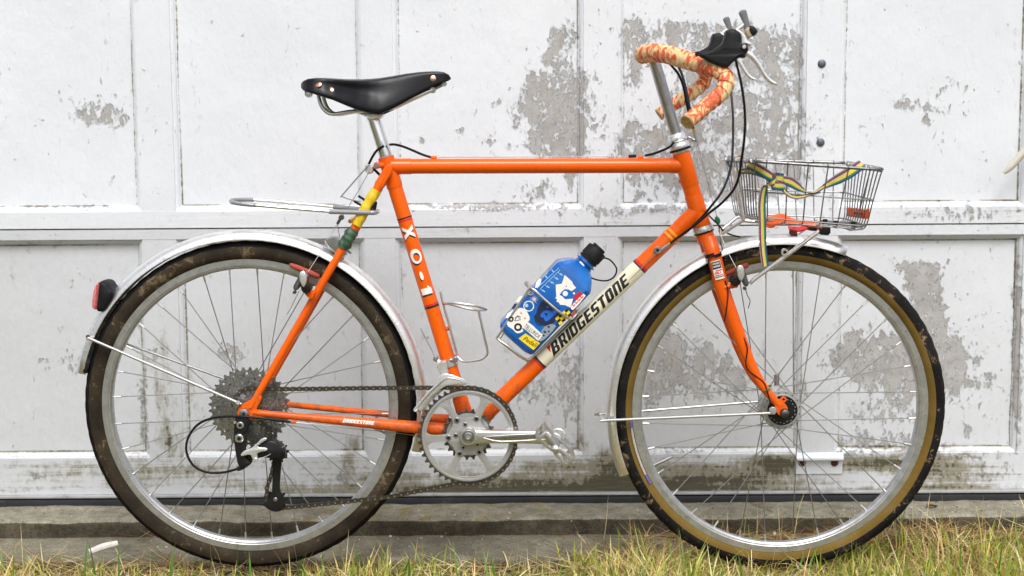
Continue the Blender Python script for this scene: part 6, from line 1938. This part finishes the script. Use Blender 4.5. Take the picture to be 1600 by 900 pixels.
MB().lathe(nc, bu, [(0, .0150), (0, .0192), (.0012, .0200), (.0042, .0200), (.0044, .0188), (.0062, .0188), (.0064, .0200), (.026, .0200), (.0285, .0188), (.029, 0)], 60, rfun=lambda s, j: (.0005 if s % 2 else -.0003) if j in (6, 7) else 0).build('cap', M['black_rubber'], bottle, sharp=30)
MB().lathe(nc + bu * .029, bu, [(0, .0135), (0, .0145), (.0045, .0140), (.0055, .0125), (.0055, 0)], 30).build('cap_lid', M['black_rubber'], bottle)
MB().tube([V(930, 404, -.012), V(940, 402.5, -.014), V(952, 405.5, -.015), (V(961, 415, -.016)), V(963.5, 423, -.016), V(959, 433, -.016), V(948, 438.5, -.016), V(934, 437.5, -.017), V(924, 434, -.018), V(917, 430, -.019)], .0016, 10, sm=7).build('cap_strap', M['black_rubber'], bottle)
SN = [0]
def sticker(pxl, mat, lay=1, sm=0, holes=None, name='sticker'):
    """thin print on the bottle's flat front face; outline measured in the photograph"""
    Y = YF - .00025 * lay
    def w(L):
        P_ = [V(x, y, Y) for x, y in L]
        if sm: P_ = catmull(P_, sm, True)
        return [(p.x, p.z) for p in P_]
    return MB().plate([w(pxl)] + [w(h) for h in (holes or [])], (0, Y, 0), (1, 0, 0), (0, 0, 1), (0, 1, 0), .00012).build(name, mat, bottle, sharp=20)
def zA(L): return [(775 + x / 9, 425 + y / 9) for x, y in L]
def zB(L): return [(835 + x / 9, 400 + y / 9) for x, y in L]
def zC(L): return [(780 + x / 11.244, 480 + y / 11.244) for x, y in L]
def cpx(cx, cy, r, n=22): return [(cx + r * math.cos(2 * math.pi * k / n), cy + r * math.sin(2 * math.pi * k / n)) for k in range(n)]
W_, K_, BL_, YL_, RD_, NV_ = (M[k] for k in ('white_print', 'black_print', 'blue_print', 'yellow_print', 'red_print', 'navy_print'))
# white bear head
sticker(zB([(425, 265), (475, 310), (530, 360), (545, 400), (588, 448), (520, 495), (480, 470), (425, 468), (385, 500), (352, 548), (390, 565), (430, 608), (545, 600), (520, 690), (500, 722), (430, 690), (360, 686), (345, 655), (312, 640), (318, 605), (290, 592), (310, 570), (302, 480), (300, 402), (385, 388), (405, 330)]), W_, 1)
sticker(zB(cpx(435, 528, 37, 14)), W_, 1, name='bear_eye'); sticker(zB(cpx(556, 525, 16, 10)), W_, 1, name='bear_eye'); sticker(zB(cpx(448, 425, 9, 8)), NV_, 2, name='bear_mark')
# dark bear head with bright blue face
sticker([(840, 482), (845, 473), (852, 466), (858, 470), (865, 476), (874, 482), (876, 490), (869, 496), (866, 504), (858, 508), (850, 509), (842, 506), (836, 501), (834, 494), (838, 490)], NV_, 1)
sticker([(845, 491), (850, 486), (857, 485), (862, 487), (868, 484), (871, 488), (864, 494), (858, 500), (852, 502), (850, 497), (845, 495)], BL_, 2, 2, name='bear_face')
sticker(cpx(855.5, 480, 1.7, 10), BL_, 2, name='bear_mark'); sticker([(850, 489), (856, 490), (854, 495)], NV_, 3, name='bear_eye')
sticker(cpx(843.5, 502, 7.0), NV_, 2, holes=[cpx(843.5, 502, 5.6)], name='bear_ring')
# yellow and black check
ca_, sa_ = .70, -.71
def chk(u, v): return (867.5 + 6.1 * u * .78 + 4.3 * v * .55, 497.5 - 6.1 * u * .66 + 4.3 * v * .83)
sticker([chk(0, 0), chk(4, 0), chk(4, 3), chk(0, 3)], YL_, 2)
for i in range(4):
    for j in range(3):
        if (i + j) % 2: sticker([chk(i + .02, j + .02), chk(i + .98, j + .02), chk(i + .98, j + .98), chk(i + .02, j + .98)], K_, 3, name='check')
# red and white label
sticker(zB([(505, 720), (590, 620), (690, 530), (722, 555), (640, 660), (560, 745), (530, 760)]), W_, 2)
sticker(zB([(540, 582), (640, 495), (680, 532), (590, 622)]), RD_, 3, name='label_block')
for k in range(4):
    x0, y0 = 545 + k * 38, 690 - k * 38
    sticker(zB([(x0 - 22, y0 - 6), (x0 - 8, y0 - 12), (x0 + 6, y0 + 4), (x0 + 26, y0 - 22), (x0 + 34, y0 - 16), (x0 + 8, y0 + 26), (x0 - 4, y0 + 8)]), RD_, 3, name='label_scrawl')
sticker([(890, 493), (899, 483.5), (902, 485), (894, 496)], M['brake_red'], 2)
# white car with black wheels
sticker(zA([(235, 565), (330, 505), (410, 530), (462, 610), (468, 680), (372, 780), (382, 832), (300, 862), (232, 805), (170, 762), (155, 712), (215, 650)]), W_, 1, 3)
sticker(zA(cpx(310, 775, 56)), K_, 2, holes=[zA(cpx(310, 775, 28))], name='wheel_mark')
sticker(zA(cpx(210, 662, 40)), K_, 2, holes=[zA(cpx(210, 662, 18))], name='wheel_mark')
for a, b in (((262, 690), (300, 612)), ((300, 612), (345, 672)), ((345, 672), (262, 690)), ((262, 650), (318, 618)), ((318, 618), (350, 640))):
    d_ = Vector((b[0] - a[0], b[1] - a[1])).normalized(); nx_, ny_ = -d_.y * 4, d_.x * 4
    sticker(zA([(a[0] - nx_, a[1] - ny_), (b[0] - nx_, b[1] - ny_), (b[0] + nx_, b[1] + ny_), (a[0] + nx_, a[1] + ny_)]), K_, 2, name='line_mark')
for x, y in ((350, 578), (405, 650)): sticker(zA([(x - 16, y - 12), (x + 14, y - 4), (x + 16, y + 14), (x - 6, y + 6)]), RD_, 2, name='red_mark')
# white ring, splash, small badge
sticker(zA(cpx(460, 480, 76)), W_, 1, holes=[zA(cpx(460, 480, 62))])
sticker(zA(cpx(430, 470, 26, 12)), M['sky_print'], 1, name='ring_mark')
star = []
for k in range(22):
    r_s = (78 if k % 4 == 0 else 62) if k % 2 == 0 else 16
    star.append((540 + r_s * math.cos(2 * math.pi * k / 22), 380 + r_s * math.sin(2 * math.pi * k / 22)))
sticker(zA(star), W_, 1)
sticker(zA(cpx(486, 285, 42)), W_, 1, holes=[zA(cpx(486, 285, 33))]); sticker(zA([(470, 268), (502, 268), (502, 300), (490, 300), (490, 282), (478, 300), (468, 296)]), W_, 1, name='badge_mark')
# grey tellurian label and yellow script label: words set along the label
def text_px(word, p0, p1, hpx, mat, lay, shear=0.0, bold=.0, name='lettering'):
    cu = bpy.data.curves.new('lettering', 'FONT'); cu.body = word; cu.shear = shear; cu.offset = bold; cu.resolution_u = 3
    ob = bpy.data.objects.new('lettering_source', cu); COL.objects.link(ob)
    dg = bpy.context.evaluated_depsgraph_get(); me = bpy.data.meshes.new_from_object(ob.evaluated_get(dg))
    co = [v.co.copy() for v in me.vertices]; fs = [tuple(p.vertices) for p in me.polygons]
    bpy.data.objects.remove(ob); bpy.data.curves.remove(cu); bpy.data.meshes.remove(me)
    x0, x1 = min(c.x for c in co), max(c.x for c in co); y1 = max(c.y for c in co); y0 = min(0, min(c.y for c in co))
    Y = YF - .00025 * lay
    A_, B_ = Vector(p0), Vector(p1); d = B_ - A_; up = Vector((d.y, -d.x)).normalized()
    vs = []
    for c in co:
        q = A_ + d * ((c.x - x0) / (x1 - x0)) + up * ((c.y - y0) / (y1 - y0) * hpx)
        vs.append(V(q.x, q.y, Y))
    return MB().add(vs, fs).build(name, mat, bottle, sharp=20)
sticker(zC([(395, 345), (472, 260), (520, 268), (600, 330), (640, 372), (770, 490), (740, 540), (688, 588), (640, 560)]), M['white_print'], 2)
text_px('TELLURIDE', zC([(428, 345)])[0], zC([(690, 555)])[0], 6.4, M['black_print'], 3, 0, .004)
sticker([(p.x, p.y) for p in [Vector(q) for q in zC([(440, 380), (446, 372), (660, 565), (650, 575)])]], M['grey_print'], 3, name='label_line')
sticker(zC([(340, 550), (462, 460), (715, 632), (602, 755)]), YL_, 2)
text_px('Pedali', zC([(412, 575)])[0], zC([(645, 715)])[0], 7.2, M['black_print'], 3, .3, .006)
sticker(zC(cpx(645, 578, 16, 8)), RD_, 4, name='red_mark')
# grey round label at the lower edge
sticker(zC([(735, 420), (800, 340), (900, 298), (960, 300), (1000, 330), (940, 420), (800, 560), (730, 600), (700, 590), (765, 490)]), M['grey_print'], 2)
for px, py, r_s in ((800, 440, 30), (870, 350, 26), (780, 500, 24), (870, 430, 22)):
    sticker(zC([(px - r_s, py - r_s * .4), (px, py - r_s), (px + r_s, py), (px + r_s * .2, py + r_s * .7), (px - r_s * .5, py + r_s * .2)]), K_, 3, name='dark_mark')
# pieces of sticker on the bevelled edge
CPN = (bn_ - YAX).normalized(); CP0 = B0 + bn_ * (FW + HB) / 2 - YAX * (FW + HB) / 2
def edge_sticker(pxl, mat, lay=1):
    pl = CP0 + CPN * (.0003 * lay); vs = []
    for x, y in pxl:
        d = ray(x, y); t = (pl - CAM).dot(CPN) / d.dot(CPN); vs.append(CAM + d * t)
    MB().add(vs, [tuple(range(len(vs)))]).build('sticker', mat, bottle, sharp=20)
edge_sticker([(838, 441), (843, 435), (846, 436), (845, 443), (840, 449), (836, 450)], W_)
edge_sticker([(806, 471), (812, 463), (819, 462), (818, 467), (811, 473)], W_)
edge_sticker([(790, 497), (793, 490), (802, 484), (804, 488), (797, 497)], W_)
edge_sticker([(799, 482), (804, 474), (808, 475), (803, 483)], NV_)
edge_sticker([(846, 433), (852, 425), (857, 422), (855, 428), (849, 434)], M['grey_print'])
# measuring scale
def seg_(a, b, w, mat, lay=1):
    d_ = Vector((b[0] - a[0], b[1] - a[1])).normalized(); nx_, ny_ = -d_.y * w / 2, d_.x * w / 2
    return sticker([(a[0] - nx_, a[1] - ny_), (b[0] - nx_, b[1] - ny_), (b[0] + nx_, b[1] + ny_), (a[0] + nx_, a[1] + ny_)], mat, lay, name='scale_mark')
seg_(*zB([(345, 165), (40, 452)]), .9, M['sky_print'], 1); seg_(*zB([(360, 195), (75, 470)]), .8, M['sky_print'], 1)
for k in range(5):
    x, y = 330 - k * 62, 225 + k * 58
    seg_(*zB([(x, y), (x + 42, y + 44)]), .8, M['sky_print'], 1)
    seg_(*zB([(x + 34, y + 20), (x + 66, y + 48)]), 1.6, M['sky_print'], 1)
for k in range(3):
    x, y = 285 - k * 88, 195 + k * 86
    seg_(*zB([(x - 42, y - 2), (x - 12, y + 34)]), 1.6, M['sky_print'], 1)

# ------------------------------------------------------------------ front rack and basket
rack = empty('front_rack', V(1200, 400, 0), bike)
for s in (-1, 1):
    def sp_(pts, r, mat='silver', name='strut'):
        P_ = [V(*p) for p in pts]
        if s > 0: P_ = [mir(p) for p in P_]
        return MB().tube(P_, r, 14).build(name, M[mat], rack)
    sp_([(1172, 443, -.052), (1178, 437, -.054), (1279, 362, -.056), (1284, 358, -.056)], [.0032, .0040, .0040, .0034])
    sp_([(1129, 365, -.020), (1160, 345, -.040), (1166, 344, -.042)], .0036)
    P_ = V(1226, 394, -.060)
    mb = MB().lathe(P_, YAX, [(-.003, .0034), (-.003, .0068), (.003, .0068), (.003, .0034)], 18, closed=True)
    if s > 0: mb.v = [(x, -y, z) for x, y, z in mb.v]; mb.f = [tuple(reversed(f)) for f in mb.f]
    mb.build('strut_eyelet', M['silver'], rack)
    mb = MB().pplate([(1279, 355), (1298, 356), (1298, 364), (1294, 368), (1282, 367)], -.062, .020)
    if s > 0: mb.v = [(x, -y, z) for x, y, z in mb.v]; mb.f = [tuple(reversed(f)) for f in mb.f]
    mb.build('rack_bracket', M['black_alloy'], rack, bevel=.001)
mb = MB().pplate([(1237, 357), (1245, 357), (1247, 372), (1236, 372)], -.012, .024); mb.build('guard_bracket', M['rust'], rack, bevel=.001)

basket = empty('basket', V(1256, 350, 0), bike)
TY, BY = .158, .130
T = {'nl': V(1180, 252, -TY), 'nr': V(1379, 265.5, -TY), 'fr': V(1321.5, 254.5, TY), 'fl': V(1133.5, 249, TY)}
Bm = {'nl': V(1184, 346, -BY), 'nr': V(1353, 360, -BY), 'fr': V(1318, 347.5, BY), 'fl': V(1147.5, 339.5, BY)}
order = ['nl', 'nr', 'fr', 'fl']
def rounded(C, rad, n=5):
    out = []
    for i, k in enumerate(order):
        p, a, b = C[k], C[order[i - 1]], C[order[(i + 1) % 4]]
        u, v = (a - p).normalized() * rad, (b - p).normalized() * rad
        for q in range(n + 1):
            t = q / n; out.append((p + u) * (1 - t) ** 2 + p * 2 * t * (1 - t) + (p + v) * t ** 2)
    return out
WM = M['wire']
MB().tube(rounded(T, .022), .0030, 10, closed=True).build('rim', WM, basket)
Mid = {k: T[k].lerp(Bm[k], .50) for k in order}
MB().tube(rounded(Mid, .020), .00135, 8, closed=True).build('wire', WM, basket)
MB().tube(rounded({k: T[k].lerp(Bm[k], .93) for k in order}, .016), .0014, 8, closed=True).build('wire', WM, basket)
def side_wires(a, b, fr, r=.00125, hook=True):
    for t in fr:
        p, q = T[a].lerp(T[b], t), Bm[a].lerp(Bm[b], t)
        cen = sum((Bm[k] for k in order), Vector()) / 4
        inw = (cen - (Bm[a] + Bm[b]) / 2); inw.z = 0; inw.normalize()
        up = Vector((0, 0, .0035))
        pts = [p + up * .2 + inw * .0030, p + up, p - inw * .0035, p - up * 1.6, p.lerp(q, .5), p.lerp(q, .90), q + inw * .008 + (p - q).normalized() * .002, q + inw * .03]
        MB().tube(pts, r, 8, sm=4).build('wire', WM, basket)
side_wires('nl', 'nr', (.09, .255, .415, .57, .73, .90))
side_wires('fl', 'fr', (.09, .255, .415, .57, .73, .90))
side_wires('fl', 'nl', [.03 + .094 * k for k in range(11)])
side_wires('fr', 'nr', [.03 + .094 * k for k in range(11)])
for t in (.12, .37, .63, .88):
    MB().tube([Bm['nl'].lerp(Bm['fl'], t), Bm['nr'].lerp(Bm['fr'], t)], .0014, 8).build('wire', WM, basket)
for t in (.08, .25, .41, .57, .73, .90):
    MB().tube([Bm['nl'].lerp(Bm['nr'], t), Bm['fl'].lerp(Bm['fr'], t)], .00125, 8).build('wire', WM, basket)
# coiled wires round both end rims
def coil(a, b, n, r=.0036):
    p, q = T[a], T[b]; d = q - p; ax = d.normalized(); e1 = Vector((0, 0, 1)); e2 = ax.cross(e1).normalized(); pts = []
    for k in range(n * 10 + 1):
        an = 2 * math.pi * k / 10
        pts.append(p.lerp(q, .04 + .92 * k / (n * 10)) + e1 * math.cos(an) * r + e2 * math.sin(an) * r)
    MB().tube(pts, .0012, 6).build('rim_coil', WM, basket)
coil('fl', 'nl', 34); coil('fr', 'nr', 30)
MB().pplate([(1290, 346), (1345, 350), (1350, 355), (1290, 353)], -.02, .05).build('floor_plate', M['dark_steel'], basket, bevel=.001)
mb = MB()
for px, py in ((1289, 349), (1306, 351.5), (1333, 353)): mb.disc(V(px, py, -.05), Vector((0, 0, 1)), .005, .008, 12, bev=.001)
mb.build('floor_bolt', M['black_alloy'], basket)
# bracket bars inside the rear end of the basket
for Yo, dx in ((-.075, 0), (.045, 6)):
    P_ = [V(1146 + dx, 262, Yo), V(1148 + dx, 272, Yo), V(1155 + dx, 310, Yo), V(1161 + dx, 341, Yo), V(1167 + dx, 345, Yo), V(1190 + dx, 346.5, Yo)]
    MB().tube(P_, [.0036, .0040, .0040, .0040, .0038, .0036], 12, sm=4, flat=1.3).build('bracket_bar', M['silver'], basket)
# orange tag on the front end
tg = [V(1321, 324, .10), V(1352, 328, -.10), V(1351, 342.5, -.10), V(1320.5, 338, .10)]
e = (tg[1] - tg[0]).cross(tg[3] - tg[0]).normalized() * .003
off = Vector((.004, 0, 0))
mb = MB().add([p + off for p in tg] + [p + off + e for p in tg], [(0, 1, 2, 3), (7, 6, 5, 4), (0, 4, 5, 1), (1, 5, 6, 2), (2, 6, 7, 3), (3, 7, 4, 0)])
mb.build('orange_tag', M['orange_cloth'], basket, bevel=.0008)
mb = MB().add([V(1352, 328, -.10), V(1358.5, 325.5, -.118), V(1358.5, 340.5, -.118), V(1351, 342.5, -.10), V(1352, 328, -.104), V(1358.5, 325.5, -.122), V(1358.5, 340.5, -.122), V(1351, 342.5, -.104)], [(0, 1, 2, 3), (7, 6, 5, 4), (0, 4, 5, 1), (1, 5, 6, 2), (2, 6, 7, 3), (3, 7, 4, 0)])
mb.build('orange_tag_end', M['orange_cloth'], basket)
mk = []
for k in range(7):
    t = .42 + .06 * k
    p = tg[0].lerp(tg[1], t).lerp(tg[3].lerp(tg[2], t), .5) + off - e * .3
    mk.append(p)
mb = MB()
for k, p in enumerate(mk): mb.box(p, .0008, .0042, .0028 if k % 2 else .0042)
mb.build('tag_print', M['rust'], basket)

# orange webbing lying in the basket (own thing)
cl = empty('webbing', V(1240, 348, 0), None)
tag(cl, 'orange webbing strap lying crumpled on the floor of the wire basket', 'webbing', kind='thing')
SM_ = M['strap']
def ribbon(pts, w, th, mats, up=None, sm=8, wl=None, twist=None, name='ribbon', parent=None):
    """flat woven strip along a path; the side direction is given per point, colours run in lengthwise stripes"""
    P_ = catmull([Vector(p) for p in pts], sm); n = len(P_)
    U = catmull([Vector(u) for u in up], sm)
    ws_ = lerp_list(wl, n) if wl else [w] * n
    nm = len(mats); cols = nm
    vs, fs, mi = [], [], []
    if nm == 6:
        wt = [.10, .22, .08, .28, .14, .18]
        if mats[0] is not SM_[0]: wt = wt[::-1]
        cum = [0]
        for w_ in wt: cum.append(cum[-1] + w_)
    else: cum = [k / cols for k in range(cols + 1)]
    for i in range(n):
        t = (P_[min(i + 1, n - 1)] - P_[max(i - 1, 0)]).normalized()
        s_ = (U[i] - t * U[i].dot(t)).normalized(); nn = t.cross(s_)
        for q in (-1, 1):
            for k in range(cols + 1):
                vs.append(P_[i] + s_ * ((cum[k] - .5) * ws_[i]) + nn * (q * th / 2))
    m_ = 2 * (cols + 1)
    for i in range(n - 1):
        for q in range(2):
            for k in range(cols):
                a = i * m_ + q * (cols + 1) + k
                f = (a, a + 1, a + m_ + 1, a + m_); fs.append(f if q else tuple(reversed(f))); mi.append(k)
        for k in (0, cols):
            a, b = i * m_ + k, i * m_ + cols + 1 + k
            fs.append((a, b, b + m_, a + m_)); mi.append(min(k, cols - 1))
    mb = MB(); mb.v = [tuple(v) for v in vs]; mb.f = fs; mb.mi = mi
    return mb.build(name, mats, parent, sharp=50)
OC = M['orange_cloth']; SM_ = M['strap']
ribbon([V(1196, 344, -.10), V(1210, 341, -.07), V(1224, 340, -.03), V(1238, 344, .0), V(1256, 349, .01), V(1282, 352, -.01)], .014, .0022, [OC], [(0, .8, .6), (0, 1, .3), (0, .5, .8), (0, 1, .4), (0, .6, .6), (0, 1, .5)], parent=cl, name='fold')
ribbon([V(1197, 350, -.11), V(1215, 347, -.10), V(1236, 345, -.085), V(1258, 351, -.09), V(1284, 355, -.09)], .010, .0022, [OC], [(0, 1, .5), (0, .5, .9), (0, .3, 1), (0, .9, .5), (0, 1, .3)], parent=cl, name='fold')
ribbon([V(1196, 352, -.05), V(1203, 353.5, -.05), V(1210, 352, -.05)], .014, .0022, [OC], [(0, 1, .2), (0, 1, .3), (0, 1, .2)], parent=cl, name='fold')
ribbon([V(1232, 356, -.06), V(1246, 358, -.06), V(1260, 356, -.06)], .016, .0022, [M['red_print']], [(0, 1, .3), (0, 1, .5), (0, 1, .3)], parent=cl, name='red_fold')

# striped ribbon tied across the basket (own thing)
st = empty('ribbon', V(1214, 283, -.155), None)
tag(st, 'striped purple yellow green and blue ribbon knotted through the wire basket', 'ribbon', kind='thing')
SM = M['strap']
k0 = V(1212, 281, -.166)
ribbon([V(1168, 256, -.120), V(1185, 264, -.140), V(1200, 273, -.160), V(1210, 279, -.168)], .014, .0014, list(reversed(SM)), [(-.2, .1, 1), (-.3, .2, 1), (.2, 0, 1), (.1, 0, 1)], wl=[.016, .020, .017, .012], parent=st, name='band')
ribbon([V(1158, 268, -.02), V(1170, 267, -.06), V(1185, 270, -.11), V(1200, 277, -.155), V(1208, 281, -.166)], .012, .0014, SM, [(0, .2, -1), (.1, .3, -1), (.2, .2, -1), (.1, 0, -1), (.1, 0, -1)], wl=[.010, .012, .014, .012, .010], parent=st, name='band')
# knot: two fat loops round each other
def kn(c, r1, r2, a0, a1, tilt, w, mats, nm='knot'):
    pts, ups = [], []
    for k in range(11):
        a = a0 + (a1 - a0) * k / 10
        pts.append(c + Vector((r1 * math.cos(a) * math.cos(tilt) , -.004 - r2 * math.sin(a), r1 * math.cos(a) * math.sin(tilt))))
        ups.append(Vector((-math.sin(tilt), 0, math.cos(tilt))))
    return ribbon(pts, w, .0016, mats, ups, sm=4, parent=st, name=nm)
kn(V(1217, 278.5, -.166), .0065, .0085, R(-30), R(210), R(-8), .019, SM)
kn(V(1215, 289.5, -.166), .0105, .0080, R(-20), R(200), R(-4), .017, list(reversed(SM)))
kn(V(1207.5, 284, -.166), .0070, .0060, R(-20), R(200), R(30), .013, SM)
MB().pillow([(1207, 272), (1213, 270), (1221, 273), (1223, 283), (1222, 294), (1212, 296), (1206, 290)], -.164, .009, .004, sm=3).build('knot', SM[1], st)
ribbon([V(1221, 281, -.166), V(1234, 284, -.166), V(1247, 292, -.160), V(1257, 299, -.150)], .014, .0014, list(reversed(SM)), [(0, 0, 1), (.25, 0, 1), (.35, .2, 1), (.4, .5, .6)], wl=[.014, .018, .015, .006], parent=st, name='band')
ribbon([V(1257, 299, -.150), V(1272, 301, -.145), V(1284, 294, -.140), V(1294, 288, -.135), V(1310, 279.5, -.130), V(1326, 270.5, -.120), V(1340, 261, -.105), V(1347, 256, -.10)], .014, .0014, list(reversed(SM)), [(.2, .9, .3), (.1, .9, .3), (-.3, .7, .7), (-.3, .3, 1), (-.4, 0, 1), (-.5, 0, 1), (-.5, .2, 1), (-.4, .5, 1)], wl=[.006, .006, .007, .012, .019, .021, .020, .017], parent=st, name='band')
ribbon([V(1222, 293, -.168), V(1228, 301, -.168), V(1240, 308, -.160), V(1256, 307, -.150), V(1268, 303, -.145), V(1280, 300, -.140)], .008, .0014, SM, [(.7, .5, .3), (.5, .7, .5), (.1, .8, .6), (-.1, .9, .5), (0, .9, .4), (0, .9, .4)], wl=[.010, .009, .008, .008, .009, .009], parent=st, name='band')
ribbon([V(1208, 285, -.168), V(1199, 290, -.168), V(1193.5, 297, -.167), V(1190.5, 318, -.164), V(1191, 350, -.162), V(1192, 385, -.162), V(1195.5, 416, -.162)], .0135, .0014, SM, [(.6, .3, .6), (.8, .2, .5), (1, .25, 0), (1, .15, 0), (1, .1, 0), (1, .12, 0), (1, .2, 0)], wl=[.012, .012, .0125, .0145, .0135, .0135, .0135], parent=st, name='tail')
ribbon([V(1143, 262, .10), V(1140, 255, .11), V(1144, 249, .12), V(1152, 246, .11), V(1158, 249, .08)], .012, .0014, list(reversed(SM)), [(.5, .8, .2), (.6, .8, .2), (.4, .9, .4), (.2, .9, .3), (.2, .9, .3)], parent=st, name='loop')
